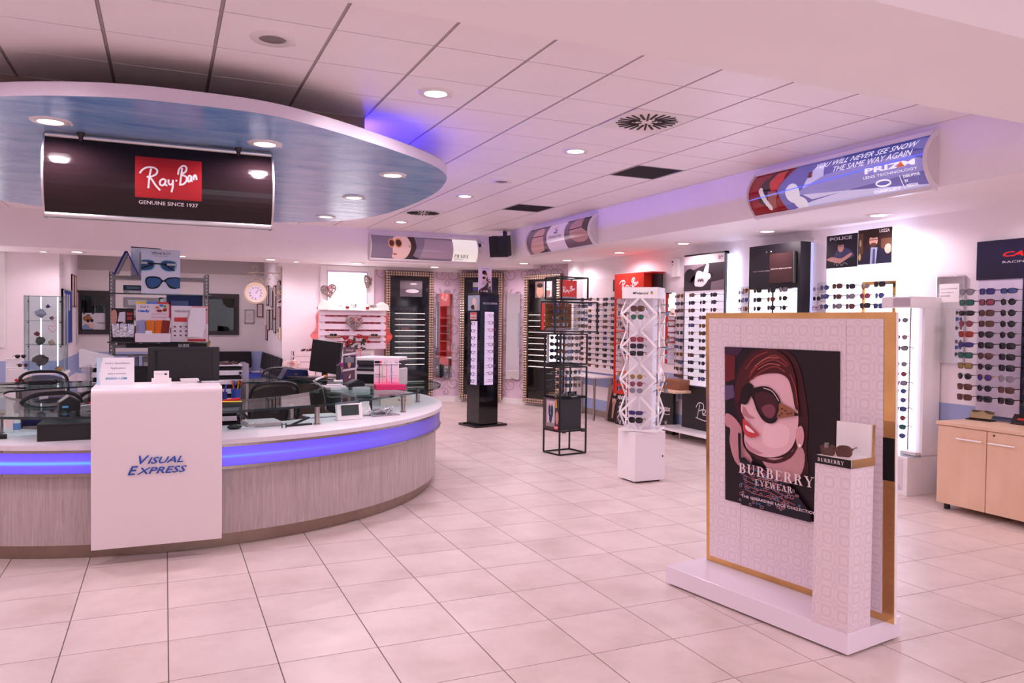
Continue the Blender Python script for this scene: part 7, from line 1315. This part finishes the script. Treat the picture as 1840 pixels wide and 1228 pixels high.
for k in range(5): obj('blister_card', MB().box((.26+.008*k, -.03-.012*(4-k), .16+.035*k), (.16, .004, .2), 0, 0, -.08), flat((238, 226, 232)), tv.o)
mp_ = Board('counter_card', 'dark display card of a man lifting glasses with silver pouches', 'display card', (-.55, 9.88, 1.376), 0, .23, .38, .01, flat((30, 22, 26))); mp_.poly('man', [[(0, .5), (0, .9), (.2, .95), (.26, .75), (.2, .55)]], (196, 136, 120), sm=2); mp_.poly('arm', [[(.4, .86), (.5, .9), (.66, .5), (.56, .44)]], (206, 150, 134)); mp_.poly('bright', [[(.28, .6), (.62, .6), (.62, .9), (.36, .88)]], (214, 204, 214)); mp_.poly('product_shots', [rect(.68, .8, .94, .88), rect(.7, .66, .92, .76)], (160, 60, 60))
for k in range(3): obj('silver_pouch', MB().box((.05+.075*k, -.03, .13), (.075, .03, .16), 0, .06*(k-1)), mat('crinkled_silver', (206, 204, 216), .2, .8, var=.3, vscale=40, bump=.6, bscale=50), mp_.o, bevel=.01)
# tray cabinets
TRW = mat('white_tray', (232, 224, 232), .35)
def trays(label, loc, w_, n, side):
    t = thing('tray_cabinet', label, 'tray cabinet', loc, 0, 'eyewear tray cabinets')
    for i in range(n):
        z = .06+i*.105
        obj('tray', MB().bb((.03, -.0, z), (w_, .36, z+.055)), TRW, t, bevel=.004); obj('dark_gap', MB().bb((.04, .01, z+.055), (w_-.01, .35, z+.09)), flat((22, 18, 22)), t)
        obj('pull', MB().bb((w_*.5-.015 if side < 0 else w_-.035, -.012, z+.01), (w_*.5+.015 if side < 0 else w_-.01, 0, z+.04)), BLACK, t)
    h = .06+n*.105; x0 = w_ if side > 0 else -.06
    obj('acrylic_side', MB().bb((x0, -.02, 0), (x0+.07, .38, h+.03)), mat('clear_side_cover', (226, 216, 228), .08, alpha=.35), t, bevel=.015); obj('top_tray', MB().bb((.03, 0, h), (w_, .36, h+.012)), TRW, t)
    b = MB(); r = random.Random(int(w_*100))
    for k in range(14): b.tube(smoothc([(r.uniform(.05, w_-.03), r.uniform(.03, .3), h+.015+r.uniform(0, .03)) for _ in range(3)], 3, False), .004, 5)
    obj('spectacle_pile', b, mat('mixed_frames', (90, 60, 60), .4, var=.6, vscale=40), t, stuff=True)
trays('white tray cabinet with clear side to the right of the monitor', (.50, 9.45, 0), .32, 10, 1); trays('white tray cabinet with clear side to the left of the shelving', (-.74, 9.42, 0), .28, 10, -1)
t = thing('slanted_box', 'low white slanted box on the left tray cabinet', 'box', (-.85, 9.95, 1.10)); obj('housing', MB().prism([(0, 0), (.34, 0), (.34, .12), (.18, .15), (0, .2)], 0, .3), WHITE, t, bevel=.005).rotation_euler = (pi/2, 0, 0); obj('base', MB().bb((.02, -.28, -.04), (.32, -.02, 0)), TRW, t); obj('stand', MB().bb((.06, -.24, -1.10), (.28, -.06, -.04)), TRW, t)
t = thing('dark_screen', 'dark flat panel standing behind the big monitor', 'screen', (-.25, 8.95, .0)); obj('panel', MB().bb((-.22, 0, .93), (.32, .05, 1.15)), BLACK, t, bevel=.006); obj('pedestal', MB().bb((-.1, .0, 0), (.15, .05, .93)), BLACK, t); obj('badge', MB().ball((.2, -.002, .99), .02, 8, 6), flat((60, 90, 150)), t)
# ================================================================== LEFT SIDE: glass showcase and stand
sc_ = thing('glass_showcase', 'tall glass showcase with lit edges on white table at left', 'showcase', (-1.83, 13.0, 0))
obj('table_top', MB().bb((-.02, -.02, .82), (.53, .42, .855)), WHITE, sc_)
for x in (0, .47):
    for y in (0, .36): obj('table_leg', MB().bb((x, y, 0), (x+.04, y+.04, .82)), WHITE, sc_)
GP = thin_glass('showcase_glass', (240, 246, 246))
for a, b in (((0, 0, .855), (.50, .006, 1.95)), ((0, .394, .855), (.50, .40, 1.95)), ((0, 0, .855), (.006, .40, 1.95)), ((.494, 0, .855), (.50, .40, 1.95))): obj('glass_pane', MB().bb(a, b), GP, sc_)
for z in (1.24, 1.59, 1.945): obj('glass_shelf', MB().bb((.006, .006, z), (.494, .394, z+.007)), thin_glass('shelf_glass_edge', (206, 224, 226), .03, .2), sc_)
for x, y in ((0, 0), (.5, 0), (0, .4), (.5, .4)): obj('edge_profile', MB().bb((x-.006, y-.006, .855), (x+.006, y+.006, 1.955)), mat('glass_corner', (180, 190, 198), .15, .5), sc_)
for x in (.16, .375): obj('light_tube', MB().tube([(x, .36, .87), (x, .36, 1.94)], .008, 8), mat('thin_led_tube', (240, 240, 255), .4, emit=5, ecol=(232, 230, 255)), sc_)
for x in (.05, .45):
    for z in (1.22, 1.57, 1.87): obj('stud', MB().ball((x, -.006, z), .012, 8, 5), DKMETAL, sc_)
rs_ = random.Random(8)
for k, (x, z, c_, sz) in enumerate(((.18, 1.70, (196, 200, 220), .08), (.27, 1.80, (60, 64, 130), .03), (.32, 1.63, (70, 80, 120), .03), (.13, 1.40, (150, 30, 60), .04), (.17, 1.30, (60, 84, 76), .07), (.32, 1.27, (226, 196, 170), .05), (.17, 1.02, (74, 60, 66), .10), (.40, .88, (200, 150, 100), .05))):
    t = thing('costume_jewel', ('silver tinsel figure', 'blue mini sunglasses', 'dark blue trinket', 'crimson brooch', 'dark green bow', 'peach bead tray', 'brown faceted stone', 'tan jewellery tray')[k]+' inside the glass showcase', 'jewellery', (-1.83+x, 13.18, z), rs_.uniform(-.6, .6), 'trinkets in the showcase')
    b = MB().ball((0, 0, 0), (sz, sz*.5, sz*.8), 7, 5); b.v = [(v[0]*(1+.3*rs_.uniform(-1, 1)), v[1], v[2]*(1+.3*rs_.uniform(-1, 1))) for v in b.v]; obj('body', b, mat('trinket_%d' % k, c_, .3, .2, var=.3, vscale=30), t); obj('hook', MB().tube([(0, 0, sz*.6), (0, 0, sz*.95), (.01, 0, sz)], .003, 5), CHROME, t)
for lb, x, z, c_ in (('pink outline heart sticker on the showcase, upper', .39, 1.60, (214, 90, 130)), ('pink outline heart sticker on the showcase, lower', .35, 1.48, (214, 90, 130))):
    t = thing('heart_sticker', lb, 'sticker', (-1.83+x, 12.994, z)); obj('outline', MB().tube([(.0035*16*sin(a)**3, 0, .0035*(13*cos(a)-5*cos(2*a)-2*cos(3*a)-cos(4*a))) for a in [2*pi*i/20 for i in range(20)]], .003, 5, closed=True), flat(c_), t); obj('dot', MB().ball((0, 0, .03), .004, 6, 4), flat(c_), t)
ws = thing('white_display_stand', 'white sunglasses stand with red logo at the left edge', 'display stand', (-1.90, 12.0, 0), .15); obj('column', MB().bb((0, 0, 0), (.20, .2, .98)), WHITE, ws, bevel=.005); obj('step', MB().bb((0, .05, .98), (.18, .2, 1.09)), WHITE, ws); obj('lower_step', MB().bb((.04, -.08, .0), (.24, .0, .95)), WHITE, ws)
lg = Board('red_logo', None, None, (.08, -.081, .74), 0, .14, .13, .002, None, parent=ws); lg.poly('red_leaf', [[(.1, .6), (.5, 0), (.62, .1), (.3, .75)], [(.4, .85), (.9, .15), (1, .3), (.55, 1)]], (190, 24, 34))
glasses('black sunglasses on top of the white stand with red logo', (-1.74, 12.06, 1.12), .4, 'pilot', 'black', 'smoke', None, False); glasses('brown sunglasses on the lower step of the white stand', (-1.70, 11.95, 1.01), .3, 'round', 'brown', 'brown', None, False)
t = thing('desk_device', 'black device with cable on the rear left glass desk', 'device', (-1.15, 9.2, .95)); obj('body', MB().box((0, 0, .03), (.22, .08, .05), .1), BLACK, t, bevel=.012); obj('cable', MB().tube(smoothc([(-.1, 0, .03), (-.2, -.04, .02), (-.3, -.02, .015), (-.36, .05, .01)], 5, False), .008, 6), BLACK, t, True); obj('knob', MB().ball((.13, -.03, .04), .03, 10, 6), BLACK, t, True)
